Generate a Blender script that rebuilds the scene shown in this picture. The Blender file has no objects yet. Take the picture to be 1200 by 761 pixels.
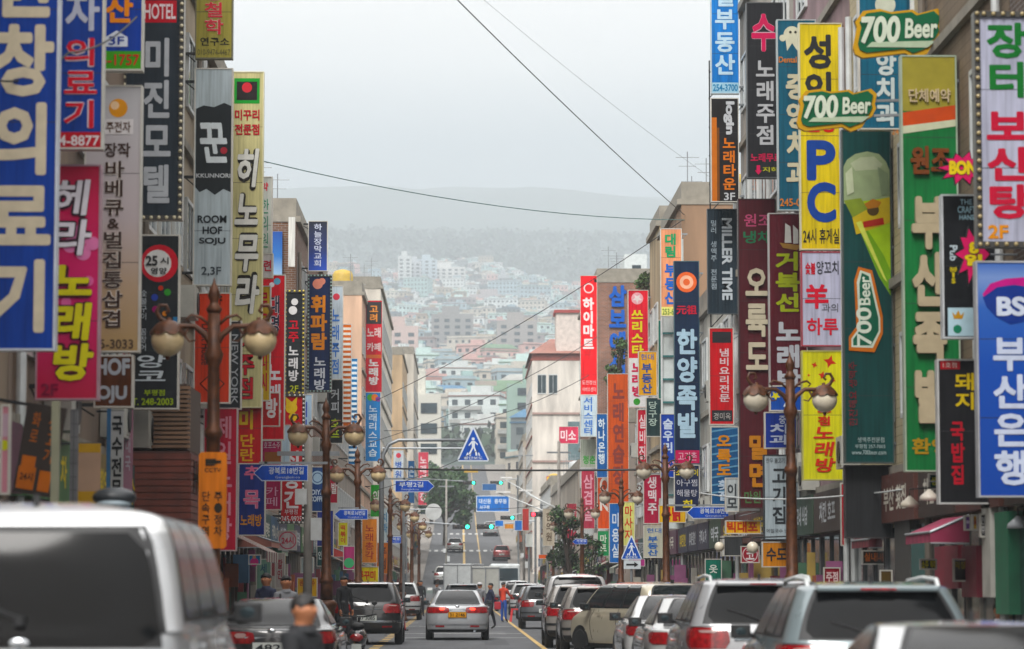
import bpy, bmesh, math, random
from mathutils import Vector, Matrix, noise as mnoise
random.seed(7)
R = math.radians
SC = bpy.context.scene
COL = SC.collection

# ------------------------------------------------------------------ camera
CAM = Vector((0, 0, 1.6)); FPX = 3400.0; IW, IH = 1200.0, 761.0
PITCH = math.atan(305.5 / FPX); YAW = math.atan(60 / FPX)
cd = bpy.data.cameras.new('camera'); cam = bpy.data.objects.new('camera', cd); COL.objects.link(cam)
cam.location = CAM; cam.rotation_euler = (R(90) + PITCH, 0, -YAW)
cd.sensor_width = 36; cd.lens = 36 * FPX / IW; cd.clip_start = .5; cd.clip_end = 12000
cd.dof.use_dof = True; cd.dof.focus_distance = 88; cd.dof.aperture_fstop = 2.3
SC.camera = cam
CR = cam.rotation_euler.to_matrix()

def ray(px, py):
    return CR @ Vector(((px - IW / 2) / FPX, (IH / 2 - py) / FPX, -1))
def W(px, py, Y):
    """world point seen at photo pixel px,py on the vertical plane y = Y"""
    d = ray(px, py); return CAM + d * (Y / d.y)
def FX(px, py, X):
    """world point seen at px,py on the vertical plane x = X"""
    d = ray(px, py); return CAM + d * (X / d.x)
def sc(Y): return FPX / Y
def YS(s): return FPX / s

# ------------------------------------------------------------------ render / light
SC.view_settings.view_transform = 'Standard'; SC.view_settings.look = 'None'
SC.view_settings.exposure = 0.64; SC.view_settings.gamma = 1
SC.cycles.use_denoising = True
SC.cycles.max_bounces = 6; SC.cycles.diffuse_bounces = 3; SC.cycles.glossy_bounces = 3
SC.cycles.transparent_max_bounces = 8; SC.cycles.volume_bounces = 1
SC.cycles.caustics_reflective = False; SC.cycles.caustics_refractive = False
SUN_EL, SUN_AZ = R(48), R(196)       # high, behind the camera, a little to the left
sd = bpy.data.lights.new('sun', 'SUN'); sun = bpy.data.objects.new('sun', sd); COL.objects.link(sun)
sd.energy = 2.0; sd.angle = R(22); sd.color = (1, .97, .93)
sv = Vector((math.sin(SUN_AZ) * math.cos(SUN_EL), math.cos(SUN_AZ) * math.cos(SUN_EL), math.sin(SUN_EL)))
sun.rotation_euler = (-sv).to_track_quat('-Z', 'Y').to_euler()
world = bpy.data.worlds.new('World'); SC.world = world; world.use_nodes = True
wn = world.node_tree.nodes; wl = world.node_tree.links; wn.clear()
wo = wn.new('ShaderNodeOutputWorld'); mixs = wn.new('ShaderNodeMixShader')
sky = wn.new('ShaderNodeTexSky'); sky.sky_type = 'NISHITA'; sky.sun_disc = False
sky.sun_elevation = SUN_EL; sky.sun_rotation = SUN_AZ; sky.dust_density = 3
b1 = wn.new('ShaderNodeBackground'); b1.inputs[1].default_value = .1; wl.new(sky.outputs[0], b1.inputs[0])
b2 = wn.new('ShaderNodeBackground'); b2.inputs[1].default_value = 1.0
tc = wn.new('ShaderNodeTexCoord'); sep = wn.new('ShaderNodeSeparateXYZ'); wl.new(tc.outputs['Generated'], sep.inputs[0])
# overcast sky: brighter towards the zenith, softly mottled cloud deck
ramp = wn.new('ShaderNodeValToRGB'); wl.new(sep.outputs[2], ramp.inputs[0])
cr = ramp.color_ramp; cr.elements[0].position = 0.0; cr.elements[0].color = (.30, .35, .385, 1)
cr.elements[1].position = 1.0; cr.elements[1].color = (1.95, 1.92, 1.90, 1)
for p_, c_ in ((.125, (.30, .35, .385, 1)), (.152, (.42, .455, .47, 1)), (.178, (.94, .90, .85, 1)), (.21, (1.16, 1.07, .99, 1)), (.35, (1.2, 1.14, 1.08, 1))):
    e_ = cr.elements.new(p_); e_.color = c_
mpn = wn.new('ShaderNodeMapping'); mpn.inputs['Scale'].default_value = (3, 3, 9); wl.new(tc.outputs['Generated'], mpn.inputs[0])
nz = wn.new('ShaderNodeTexNoise'); nz.inputs['Scale'].default_value = 1.6; nz.inputs['Detail'].default_value = 5; wl.new(mpn.outputs[0], nz.inputs[0])
mr = wn.new('ShaderNodeMapRange'); mr.inputs[1].default_value = .3; mr.inputs[2].default_value = .7
mr.inputs[3].default_value = .93; mr.inputs[4].default_value = 1.06; wl.new(nz.outputs[0], mr.inputs[0])
vm = wn.new('ShaderNodeVectorMath'); vm.operation = 'SCALE'; wl.new(ramp.outputs[0], vm.inputs[0]); wl.new(mr.outputs[0], vm.inputs['Scale'])
wl.new(vm.outputs[0], b2.inputs[0])
mixs.inputs[0].default_value = .93; wl.new(b1.outputs[0], mixs.inputs[1]); wl.new(b2.outputs[0], mixs.inputs[2]); wl.new(mixs.outputs[0], wo.inputs[0])

# ------------------------------------------------------------------ materials
def lin(h):
    if not isinstance(h, str): return tuple(h)
    v = [int(h[i:i + 2], 16) / 255 for i in (0, 2, 4)]
    return tuple(c / 12.92 if c <= .04045 else ((c + .055) / 1.055) ** 2.4 for c in v)
MC = {}
def mat(h, rough=.5, metal=0, var=.12, scale=3.0, bump=0.0, kind='', coat=0.0, spec=.5):
    key = (h, rough, metal, var, scale, bump, kind, coat, spec)
    if key in MC: return MC[key]
    m = bpy.data.materials.new('mat_%s' % (h if isinstance(h, str) else 'c')); m.use_nodes = True
    n = m.node_tree.nodes; l = m.node_tree.links; p = n['Principled BSDF']
    c = lin(h); p.inputs['Specular IOR Level'].default_value = spec
    p.inputs['Roughness'].default_value = rough; p.inputs['Metallic'].default_value = metal
    if coat: p.inputs['Coat Weight'].default_value = coat; p.inputs['Coat Roughness'].default_value = .06
    tcn = n.new('ShaderNodeTexCoord')
    nt = n.new('ShaderNodeTexNoise'); nt.inputs['Scale'].default_value = scale; nt.inputs['Detail'].default_value = 6
    mp = n.new('ShaderNodeMapping'); l.new(tcn.outputs['Object'], mp.inputs[0]); l.new(mp.outputs[0], nt.inputs[0])
    if kind in ('streak', 'wall'): mp.inputs['Scale'].default_value = (1.6, 1.6, .35)
    mx = n.new('ShaderNodeMix'); mx.data_type = 'RGBA'
    mx.inputs[6].default_value = tuple(x * (1 - var * 1.6) for x in c) + (1,)
    mx.inputs[7].default_value = tuple(min(1, x * (1 + var)) for x in c) + (1,)
    rp = n.new('ShaderNodeMapRange'); rp.inputs[1].default_value = .3; rp.inputs[2].default_value = .7
    l.new(nt.outputs[0], rp.inputs[0]); l.new(rp.outputs[0], mx.inputs[0]); out = mx.outputs[2]
    if kind == 'streak':
        n2 = n.new('ShaderNodeTexNoise'); n2.inputs['Scale'].default_value = 9; n2.inputs['Detail'].default_value = 4; mp2 = n.new('ShaderNodeMapping'); mp2.inputs['Scale'].default_value = (2.2, 2.2, .12)
        l.new(tcn.outputs['Object'], mp2.inputs[0]); l.new(mp2.outputs[0], n2.inputs[0]); r2 = n.new('ShaderNodeMapRange'); r2.inputs[1].default_value = .42; r2.inputs[2].default_value = .7; r2.inputs[3].default_value = 1.0; r2.inputs[4].default_value = .72
        l.new(n2.outputs[0], r2.inputs[0]); v2 = n.new('ShaderNodeVectorMath'); v2.operation = 'SCALE'; l.new(out, v2.inputs[0]); l.new(r2.outputs[0], v2.inputs['Scale']); out = v2.outputs[0]
    if kind == 'brick':
        bt = n.new('ShaderNodeTexBrick'); bt.inputs['Scale'].default_value = 1
        bt.inputs['Brick Width'].default_value = .21; bt.inputs['Row Height'].default_value = .07; bt.inputs['Mortar Size'].default_value = .007
        bt.inputs['Mortar'].default_value = (.3, .28, .26, 1)
        bt.inputs['Color1'].default_value = tuple(x * .8 for x in c) + (1,); bt.inputs['Color2'].default_value = tuple(x * 1.2 for x in c) + (1,)
        cx = n.new('ShaderNodeSeparateXYZ'); l.new(tcn.outputs['Object'], cx.inputs[0])
        ad = n.new('ShaderNodeMath'); l.new(cx.outputs[0], ad.inputs[0]); l.new(cx.outputs[1], ad.inputs[1])
        cb = n.new('ShaderNodeCombineXYZ'); l.new(ad.outputs[0], cb.inputs[0]); l.new(cx.outputs[2], cb.inputs[1]); l.new(cb.outputs[0], bt.inputs[0])
        m2 = n.new('ShaderNodeMix'); m2.data_type = 'RGBA'; m2.blend_type = 'MULTIPLY'; m2.inputs[0].default_value = .5
        l.new(bt.outputs[0], m2.inputs[6]); l.new(rp.outputs[0], m2.inputs[7]); out = m2.outputs[2]
    if kind == 'tile':
        bt = n.new('ShaderNodeTexBrick'); bt.offset = 0; bt.inputs['Scale'].default_value = 1
        bt.inputs['Brick Width'].default_value = .3; bt.inputs['Row Height'].default_value = .15; bt.inputs['Mortar Size'].default_value = .006
        bt.inputs['Mortar'].default_value = tuple(x * .5 for x in c) + (1,)
        bt.inputs['Color1'].default_value = tuple(x * .93 for x in c) + (1,); bt.inputs['Color2'].default_value = tuple(min(1, x * 1.05) for x in c) + (1,)
        cx = n.new('ShaderNodeSeparateXYZ'); l.new(tcn.outputs['Object'], cx.inputs[0])
        ad = n.new('ShaderNodeMath'); l.new(cx.outputs[0], ad.inputs[0]); l.new(cx.outputs[1], ad.inputs[1])
        cb = n.new('ShaderNodeCombineXYZ'); l.new(ad.outputs[0], cb.inputs[0]); l.new(cx.outputs[2], cb.inputs[1]); l.new(cb.outputs[0], bt.inputs[0])
        m2 = n.new('ShaderNodeMix'); m2.data_type = 'RGBA'; m2.blend_type = 'MULTIPLY'; m2.inputs[0].default_value = .35
        l.new(bt.outputs[0], m2.inputs[6]); l.new(rp.outputs[0], m2.inputs[7]); out = m2.outputs[2]
    l.new(out, p.inputs['Base Color'])
    rr = n.new('ShaderNodeMapRange'); rr.inputs[3].default_value = max(.03, rough - .1); rr.inputs[4].default_value = min(1, rough + .12)
    l.new(nt.outputs[0], rr.inputs[0]); l.new(rr.outputs[0], p.inputs['Roughness'])
    if bump:
        bp = n.new('ShaderNodeBump'); bp.inputs['Strength'].default_value = bump; bp.inputs['Distance'].default_value = .02
        l.new(nt.outputs[0], bp.inputs['Height']); l.new(bp.outputs[0], p.inputs['Normal'])
    MC[key] = m; return m
def ramp_mat(name, stops, axis=2, rough=.45, lo=0, hi=1):
    """printed colour gradient along a local axis (a print that is a gradient)"""
    m = bpy.data.materials.new(name); m.use_nodes = True
    n = m.node_tree.nodes; l = m.node_tree.links; p = n['Principled BSDF']; p.inputs['Roughness'].default_value = rough; p.inputs['Specular IOR Level'].default_value = .22
    t = n.new('ShaderNodeTexCoord'); s = n.new('ShaderNodeSeparateXYZ'); l.new(t.outputs['Object'], s.inputs[0])
    r = n.new('ShaderNodeMapRange'); r.inputs[1].default_value = lo; r.inputs[2].default_value = hi; l.new(s.outputs[axis], r.inputs[0])
    c = n.new('ShaderNodeValToRGB'); l.new(r.outputs[0], c.inputs[0])
    c.color_ramp.elements[0].position = stops[0][0]; c.color_ramp.elements[0].color = lin(stops[0][1]) + (1,)
    c.color_ramp.elements[1].position = stops[-1][0]; c.color_ramp.elements[1].color = lin(stops[-1][1]) + (1,)
    for q, h in stops[1:-1]:
        e = c.color_ramp.elements.new(q); e.color = lin(h) + (1,)
    l.new(c.outputs[0], p.inputs['Base Color']); return m
def emis(h, st, name='lit'):
    m = bpy.data.materials.new(name); m.use_nodes = True; p = m.node_tree.nodes['Principled BSDF']
    p.inputs['Base Color'].default_value = lin(h) + (1,); p.inputs['Emission Color'].default_value = lin(h) + (1,); p.inputs['Emission Strength'].default_value = st
    return m
def vivid(h, k=1.22):
    c = lin(h); g = .2126 * c[0] + .7152 * c[1] + .0722 * c[2]; return tuple(round(max(.002, min(.92, g + (x - g) * k)), 4) for x in c)
def sgn(h): return mat(vivid(h), .5, var=.15, scale=1.7, kind='streak', spec=.14)
def let(h): return mat(vivid(h, 1.15), .5, var=.07, scale=6, spec=.14)
def paint(h): return mat(h, .3, .25, var=.04, scale=4, coat=1.0)
GLASS = mat('080a0c', .1, 0, var=.6, scale=1.1, spec=.2, bump=.12)
PANE = mat('2a3a40', .08, 0, var=.35, scale=.7, coat=.5)
PANE2 = mat('5d7377', .12, 0, var=.3, scale=.6)
RUBBER = mat('0c0c0d', .85); PLASTIC = mat('17181a', .55); CHROME = mat('c8ccd0', .15, 1.0)
STEEL = mat('8f9498', .45, .6, bump=.1); STEELW = mat('c4c8c8', .5, .2); DARKM = mat('26292b', .5, .3); BRONZE = mat('542e12', .5, .3, var=.35, scale=9, bump=.35)
TAIL = mat('8a0a12', .12, coat=.6, var=.35, scale=14); TAILON = emis('ff3a20', 1.6, 'brake_lit'); WHITE = mat('dcdcda', .5)
GLOBE = mat('cdb78c', .22, var=.18, scale=4, coat=.3); GLOBE2 = mat('cfc6b2', .22, var=.12, scale=4, coat=.3)

# ------------------------------------------------------------------ mesh helpers
class MB:
    def __init__(s): s.v = []; s.f = []; s.m = []; s.cur = 0
    def add(s, vs, fs):
        b = len(s.v); s.v += [tuple(x) for x in vs]; s.f += [tuple(i + b for i in f) for f in fs]; s.m += [s.cur] * len(fs); return s
    def box(s, x0, y0, z0, x1, y1, z1, bev=0):
        if x0 > x1: x0, x1 = x1, x0
        if y0 > y1: y0, y1 = y1, y0
        if z0 > z1: z0, z1 = z1, z0
        return s.add([(x0, y0, z0), (x1, y0, z0), (x1, y1, z0), (x0, y1, z0), (x0, y0, z1), (x1, y0, z1), (x1, y1, z1), (x0, y1, z1)],
                     [(0, 3, 2, 1), (4, 5, 6, 7), (0, 1, 5, 4), (1, 2, 6, 5), (2, 3, 7, 6), (3, 0, 4, 7)])
    def lathe(s, c, prof, n=16, caps=True, flute=0):
        vs = []; fs = []
        for r, z in prof:
            for k in range(n):
                a = 2 * math.pi * k / n; rr = r * (1 - (flute if k % 2 else 0))
                vs.append((c[0] + rr * math.cos(a), c[1] + rr * math.sin(a), c[2] + z))
        for j in range(len(prof) - 1):
            for k in range(n):
                k2 = (k + 1) % n; fs.append((j * n + k, j * n + k2, (j + 1) * n + k2, (j + 1) * n + k))
        if caps:
            fs.append(tuple(range(n - 1, -1, -1))); fs.append(tuple(range((len(prof) - 1) * n, len(prof) * n)))
        return s.add(vs, fs)
    def tube(s, pts, r, n=6, caps=True):
        pts = [Vector(p) for p in pts]; rs = r if isinstance(r, (list, tuple)) else [r] * len(pts)
        vs = []; fs = []; up = None
        for i, p in enumerate(pts):
            d = (pts[min(i + 1, len(pts) - 1)] - pts[max(i - 1, 0)]).normalized()
            if up is None:
                up = Vector((0, 0, 1)) if abs(d.z) < .9 else Vector((1, 0, 0))
            a = d.cross(up)
            if a.length < 1e-5: a = d.orthogonal()
            a.normalize(); b = a.cross(d).normalized(); up = b
            for k in range(n):
                t = 2 * math.pi * k / n; vs.append(p + (a * math.cos(t) + b * math.sin(t)) * rs[i])
        for j in range(len(pts) - 1):
            for k in range(n):
                k2 = (k + 1) % n; fs.append((j * n + k, (j + 1) * n + k, (j + 1) * n + k2, j * n + k2))
        if caps:
            fs.append(tuple(range(n))); fs.append(tuple(range(len(pts) * n - 1, (len(pts) - 1) * n - 1, -1)))
        return s.add(vs, fs)
    def sphere(s, c, r, n=12, m=8, sq=(1, 1, 1)):
        prof = []
        vs = []; fs = []
        for j in range(1, m):
            t = math.pi * j / m
            for k in range(n):
                a = 2 * math.pi * k / n
                vs.append((c[0] + r * sq[0] * math.sin(t) * math.cos(a), c[1] + r * sq[1] * math.sin(t) * math.sin(a), c[2] - r * sq[2] * math.cos(t)))
        b = len(vs); vs += [(c[0], c[1], c[2] - r * sq[2]), (c[0], c[1], c[2] + r * sq[2])]
        for j in range(m - 2):
            for k in range(n):
                k2 = (k + 1) % n; fs.append((j * n + k, j * n + k2, (j + 1) * n + k2, (j + 1) * n + k))
        for k in range(n):
            k2 = (k + 1) % n; fs.append((b, k2, k)); fs.append((b + 1, (m - 2) * n + k, (m - 2) * n + k2))
        return s.add(vs, fs)
    def poly(s, pts2, y0, y1):
        """extrude a polygon in the XZ plane from y0 to y1 (front at y0)"""
        n = len(pts2); vs = [(x, y0, z) for x, z in pts2] + [(x, y1, z) for x, z in pts2]
        fs = [tuple(range(n)), tuple(range(2 * n - 1, n - 1, -1))] + [(i, i + n, (i + 1) % n + n, (i + 1) % n) for i in range(n)]
        return s.add(vs, fs)
    def mesh(s, name, mats, smooth=False):
        me = bpy.data.meshes.new(name); me.from_pydata(s.v, [], s.f)
        mats = mats if isinstance(mats, (list, tuple)) else [mats]
        for q in mats: me.materials.append(q)
        if len(mats) > 1: me.polygons.foreach_set('material_index', s.m)
        if smooth: me.polygons.foreach_set('use_smooth', [True] * len(me.polygons))
        me.update(); return me
    def build(s, name, mats, parent=None, smooth=False, loc=None):
        return link(name, s.mesh(name, mats, smooth), parent, loc)
def link(name, me, parent=None, loc=None, rz=0):
    o = bpy.data.objects.new(name, me); COL.objects.link(o)
    if parent: o.parent = parent
    if loc is not None: o.location = loc
    if rz: o.rotation_euler = (0, 0, rz)
    return o
def autosmooth(o, ang=40):
    me = o.data; bm = bmesh.new(); bm.from_mesh(me); bmesh.ops.recalc_face_normals(bm, faces=bm.faces)
    for e in bm.edges:
        if len(e.link_faces) == 2 and e.calc_face_angle(0) > R(ang): e.smooth = False
    for f in bm.faces: f.smooth = True
    bm.to_mesh(me); bm.free(); return o
def tag(o, label=None, cat=None, group=None, kind=None):
    if label: o['label'] = label
    if cat: o['category'] = cat
    if group: o['group'] = group
    if kind: o['kind'] = kind
    return o
def empty(name, loc, label=None, cat=None, group=None, rz=0):
    o = bpy.data.objects.new(name, None); COL.objects.link(o); o.location = loc; o.rotation_euler = (0, 0, rz); o.empty_display_size = .2
    return tag(o, label, cat, group)
def copy_tree(o, parent=None):
    c = o.copy(); COL.objects.link(c); c.parent = parent
    for ch in list(o.children): copy_tree(ch, c)
    return c

# ------------------------------------------------------------------ lettering
GC = {}
_tc = bpy.data.curves.new('glyph', 'FONT'); _to = bpy.data.objects.new('glyph', _tc); COL.objects.link(_to)
def glyph(text, off):
    k = (text, off)
    if k not in GC:
        _tc.body = text; _tc.offset = off; _tc.resolution_u = 2 if ord(text[0]) > 0x2e80 else 5; _tc.space_character = 1.0
        me = _to.to_mesh()
        vs = [(v.co.x, v.co.y) for v in me.vertices]; fs = [tuple(p.vertices) for p in me.polygons]
        _to.to_mesh_clear()
        if not vs: vs = [(0, 0), (1, 0), (0, 1)]; fs = []
        xs = [v[0] for v in vs]; ys = [v[1] for v in vs]
        GC[k] = (vs, fs, (min(xs), min(ys), max(xs), max(ys)))
    return GC[k]
def is_h(ch): return ord(ch) > 0x2e80
def text_on(items_out, text, mode, x0, z0, x1, z1, yfront, off, shear=0):
    base = min(off, .012); sm = (off - base) * .62
    if sm < .004: return _text_on(items_out, text, mode, x0, z0, x1, z1, yfront, off, shear)
    # heavy rounded strokes: the stroke is swept round a small circle (never self-intersecting)
    if mode == 'v':
        n_ = len(text); eh = (z1 - z0) / n_ * .9; ew = (x1 - x0)
    else:
        bb = glyph(text, base)[2]; W_, H_ = bb[2] - bb[0], bb[3] - bb[1]
        eh = (z1 - z0) / H_ if mode == 'h' else (x1 - x0) / H_; ew = (x1 - x0) / W_ if mode == 'h' else (z1 - z0) / W_
        if mode != 'h': eh, ew = ew, eh
    dx, dz = sm * ew, sm * eh; L = []
    _text_on(L, text, mode, x0 + dx, z0 + dz, x1 - dx, z1 - dz, yfront, base, shear)
    nd = 8 if sm < .06 else 12
    for k in range(nd + 1):
        ax, az = (0, 0) if k == nd else (dx * math.cos(2 * math.pi * k / nd), dz * math.sin(2 * math.pi * k / nd))
        for vs, fs in L: items_out.append(([(x + ax, y - .00022 * k, z + az) for x, y, z in vs], fs))
def _text_on(items_out, text, mode, x0, z0, x1, z1, yfront, off, shear=0):
    """append (verts, faces) of a text filling rect x0..x1, z0(bottom)..z1(top) at depth yfront"""
    w = x1 - x0; h = z1 - z0
    if mode == 'v':
        n = len(text)
        for i, ch in enumerate(text):
            if ch == ' ': continue
            c1 = z1 - h * i / n; c0 = z1 - h * (i + 1) / n; g = (c1 - c0) * .06; c1 -= g; c0 += g
            vs, fs, bb = glyph(ch, off)
            if is_h(ch): bx = (.05 - off, -.08 - off, .88 + off, .83 + off)
            else:
                bx = bb
            W_, H_ = bx[2] - bx[0], bx[3] - bx[1]
            if is_h(ch): sx, sz = w / W_, (c1 - c0) / H_; ox = x0
            else:
                sz = (c1 - c0) / H_; sx = min(sz * 1.15, w / W_); ox = x0 + (w - W_ * sx) / 2
            items_out.append(([(ox + (a - bx[0]) * sx + shear * (b - .4) * sz, yfront, c0 + (b - bx[1]) * sz) for a, b in vs], fs))
    else:
        vs, fs, bb = glyph(text, off); W_, H_ = bb[2] - bb[0], bb[3] - bb[1]
        if mode == 'h':
            q = [(x0 + (a - bb[0]) / W_ * w + shear * (b - bb[1]) / H_ * h, yfront, z0 + (b - bb[1]) / H_ * h) for a, b in vs]
        elif mode == 'r':
            q = [(x0 + (b - bb[1]) / H_ * w, yfront, z1 - (a - bb[0]) / W_ * h) for a, b in vs]
        else:
            q = [(x1 - (b - bb[1]) / H_ * w, yfront, z0 + (a - bb[0]) / W_ * h) for a, b in vs]
        items_out.append((q, fs))
def lettering(parent, text, mode, rect, y, col, off=.03, outline=None, ow=.045, depth=.012, shear=0, name='lettering', mt=None):
    x0, z0, x1, z1 = rect
    def mk(o_, yy, m_, nm):
        L = []; text_on(L, text, mode, x0, z0, x1, z1, yy, o_, shear)
        b = MB()
        for vs, fs in L:
            b.add(vs, fs)
        if depth > .02:      # raised channel letters: add the side walls
            bm = bmesh.new(); me = b.mesh(nm, m_); bm.from_mesh(me)
            r = bmesh.ops.extrude_face_region(bm, geom=bm.faces[:])
            for v in [e for e in r['geom'] if isinstance(e, bmesh.types.BMVert)]: v.co.y -= depth
            bmesh.ops.recalc_face_normals(bm, faces=bm.faces)
            bm.to_mesh(me); bm.free(); return link(nm, me, parent)
        return b.build(nm, m_, parent)
    if outline: mk(off + ow, y - .004, let(outline), 'letter_outline')
    return mk(off, y - (.009 if outline else .004), mt or let(col), name)

# ------------------------------------------------------------------ signs
SX = {'L': -4.2, 'R': 6.3}; FXW = {'L': -5.15, 'R': 7.2}
def disc_pts(cx, cz, rx, rz=None, n=20, a0=0):
    rz = rz or rx; return [(cx + rx * math.cos(a0 + 2 * math.pi * k / n), cz + rz * math.sin(a0 + 2 * math.pi * k / n)) for k in range(n)]
def sign(side, px, items, bg, label, th=.18, frame='c9c6bd', Y=None, bulbs=None, slats=None, bg_mat=None, shapes=(), brackets=True, name='projecting_sign',
         cat='sign', group='vertical projecting shop signs', dY=0, fw=.022):
    x0, x1, y0, y1 = px; ym = (y0 + y1) / 2; xm = (x0 + x1) / 2
    if Y is None:
        Y = YS((540 - x1) / 4.2) if side == 'L' else YS((x0 - 540) / 6.3)
    Y += dY
    X0, X1 = W(x0, ym, Y).x, W(x1, ym, Y).x; Z1, Z0 = W(xm, y0, Y).z, W(xm, y1, Y).z
    cx = (X0 + X1) / 2; root = empty(name, (cx, Y, Z0), label, cat, group)
    w, h = X1 - X0, Z1 - Z0
    lx = lambda p: -w / 2 + (p - x0) / (x1 - x0) * w
    lz = lambda p: h - (p - y0) / (y1 - y0) * h
    b = MB(); b.box(-w / 2 + fw, 0, fw, w / 2 - fw, th, h - fw)
    if slats:
        nn = slats
        for k in range(nn):
            a = -w / 2 + fw + (w - 2 * fw) * (k + .15) / nn; c = -w / 2 + fw + (w - 2 * fw) * (k + .75) / nn
            b.box(a, -.02, fw, c, 0.002, h - fw)
    b.build('panel', bg_mat(h) if bg_mat else sgn(bg), root)
    f = MB(); p = .012 + (.02 if slats else 0)
    f.box(-w / 2, -p, 0, w / 2, th + .01, fw).box(-w / 2, -p, h - fw, w / 2, th + .01, h).box(-w / 2, -p, fw, -w / 2 + fw, th + .01, h - fw).box(w / 2 - fw, -p, fw, w / 2, th + .01, h - fw)
    f.build('frame', mat(frame, .45, .3), root)
    if brackets:
        br = MB(); wall = FXW[side] - cx; e = -w / 2 if side == 'L' else w / 2
        nb = max(2, int(h / 1.6) + 1)
        for k in range(nb):
            z = h * (.06 + .88 * k / (nb - 1))
            if abs(wall) > abs(e) + .01:
                br.box(min(wall, e), th * .3, z - .025, max(wall, e), th * .3 + .05, z + .025)
                br.tube([(e, th * .5, z - .15), (wall, th * .5, z + .02)], .012, 4)
        if br.v: br.build('bracket', DARKM if side == 'L' else STEEL, root)
    yf = -.022 if slats else 0
    if h > 1.6 and not slats:
        nj = int(h / 1.25)
        for k in range(1, nj + 1):
            if k / (nj + 1) * h < h - .1: MB().box(-w / 2 + fw, -.0012, h * k / (nj + 1), w / 2 - fw, .001, h * k / (nj + 1) + .008).build('panel_joint', DARKM, root)
    if bulbs:
        bb = MB(); stp = .115; hous = MB()
        hous.box(-w / 2, -.03, h - .07, w / 2, -p - .001, h).box(-w / 2, -.03, 0, w / 2, -p - .001, .07).box(-w / 2, -.03, .07, -w / 2 + .07, -p - .001, h - .07).box(w / 2 - .07, -.03, .07, w / 2, -p - .001, h - .07)
        hous.build('bulb_channel', mat('3c3a36', .5), root)
        n1 = int(h / stp); n2 = int(w / stp)
        for k in range(n1 + 1):
            for sx in (-1, 1): bb.sphere((sx * (w / 2 - .035), -.045, .03 + (h - .06) * k / n1), .03, 6, 4)
        for k in range(1, n2):
            for zz in (.035, h - .035): bb.sphere((-w / 2 + w * k / n2, -.045, zz), .03, 6, 4)
        tag(bb.build('bulb', mat(bulbs, .25, coat=.3), root, True), kind='stuff')
    for q, it in enumerate(shapes):
        kind, col = it[0], it[1]; yy = yf - .0015 * (q + 1) - .001
        s = MB()
        if kind == 'rect':
            _, _, a, c, d, e = it; s.add([(lx(a), yy, lz(e)), (lx(d), yy, lz(e)), (lx(d), yy, lz(c)), (lx(a), yy, lz(c))], [(0, 1, 2, 3)])
        elif kind == 'disc':
            _, _, a, c, rr = it; pts = disc_pts(lx(a), lz(c), rr / (x1 - x0) * w, rr / (y1 - y0) * h, 24); s.add([(u, yy, v) for u, v in pts], [tuple(range(24))])
        elif kind == 'poly':
            pts = it[2]; s.add([(lx(a), yy, lz(c)) for a, c in pts], [tuple(range(len(pts)))])
        elif kind == 'ring':
            _, _, a, c, rr, tk = it; pts = disc_pts(lx(a), lz(c), rr / (x1 - x0) * w, rr / (y1 - y0) * h, 24); pt2 = disc_pts(lx(a), lz(c), (rr - tk) / (x1 - x0) * w, (rr - tk) / (y1 - y0) * h, 24)
            s.add([(u, yy, v) for u, v in pts + pt2], [(i, (i + 1) % 24, 24 + (i + 1) % 24, 24 + i) for i in range(24)])
        elif kind == 'star':
            _, _, a, c, rr, n = it; pts = []
            for k in range(2 * n):
                t = math.pi * k / n + .3; q_ = rr if k % 2 == 0 else rr * .42; pts.append((lx(a + q_ * math.cos(t)), lz(c + q_ * math.sin(t))))
            pts.append((lx(a), lz(c))); s.add([(u, yy, v) for u, v in pts], [(i, (i + 1) % (2 * n), 2 * n) for i in range(2 * n)])
        s.build(it[-1] if isinstance(it[-1], str) and it[-1].startswith('p_') else 'print', let(col), root)
    yl = yf - .0015 * (len(shapes) + 1) - .001
    for it in items:
        t, m, a, c, d, e, col = it[:7]; kw = it[7] if len(it) > 7 else {}
        lettering(root, t, m, (lx(a), lz(e), lx(d), lz(c)), yl, col, **kw)
    return root

# ------------------------------------------------------------------ sign tables
O = lambda c, w=.05, **k: dict(outline=c, ow=w, **k)
B = dict(off=.045)
CREAM = 'cfc4ae'
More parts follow.
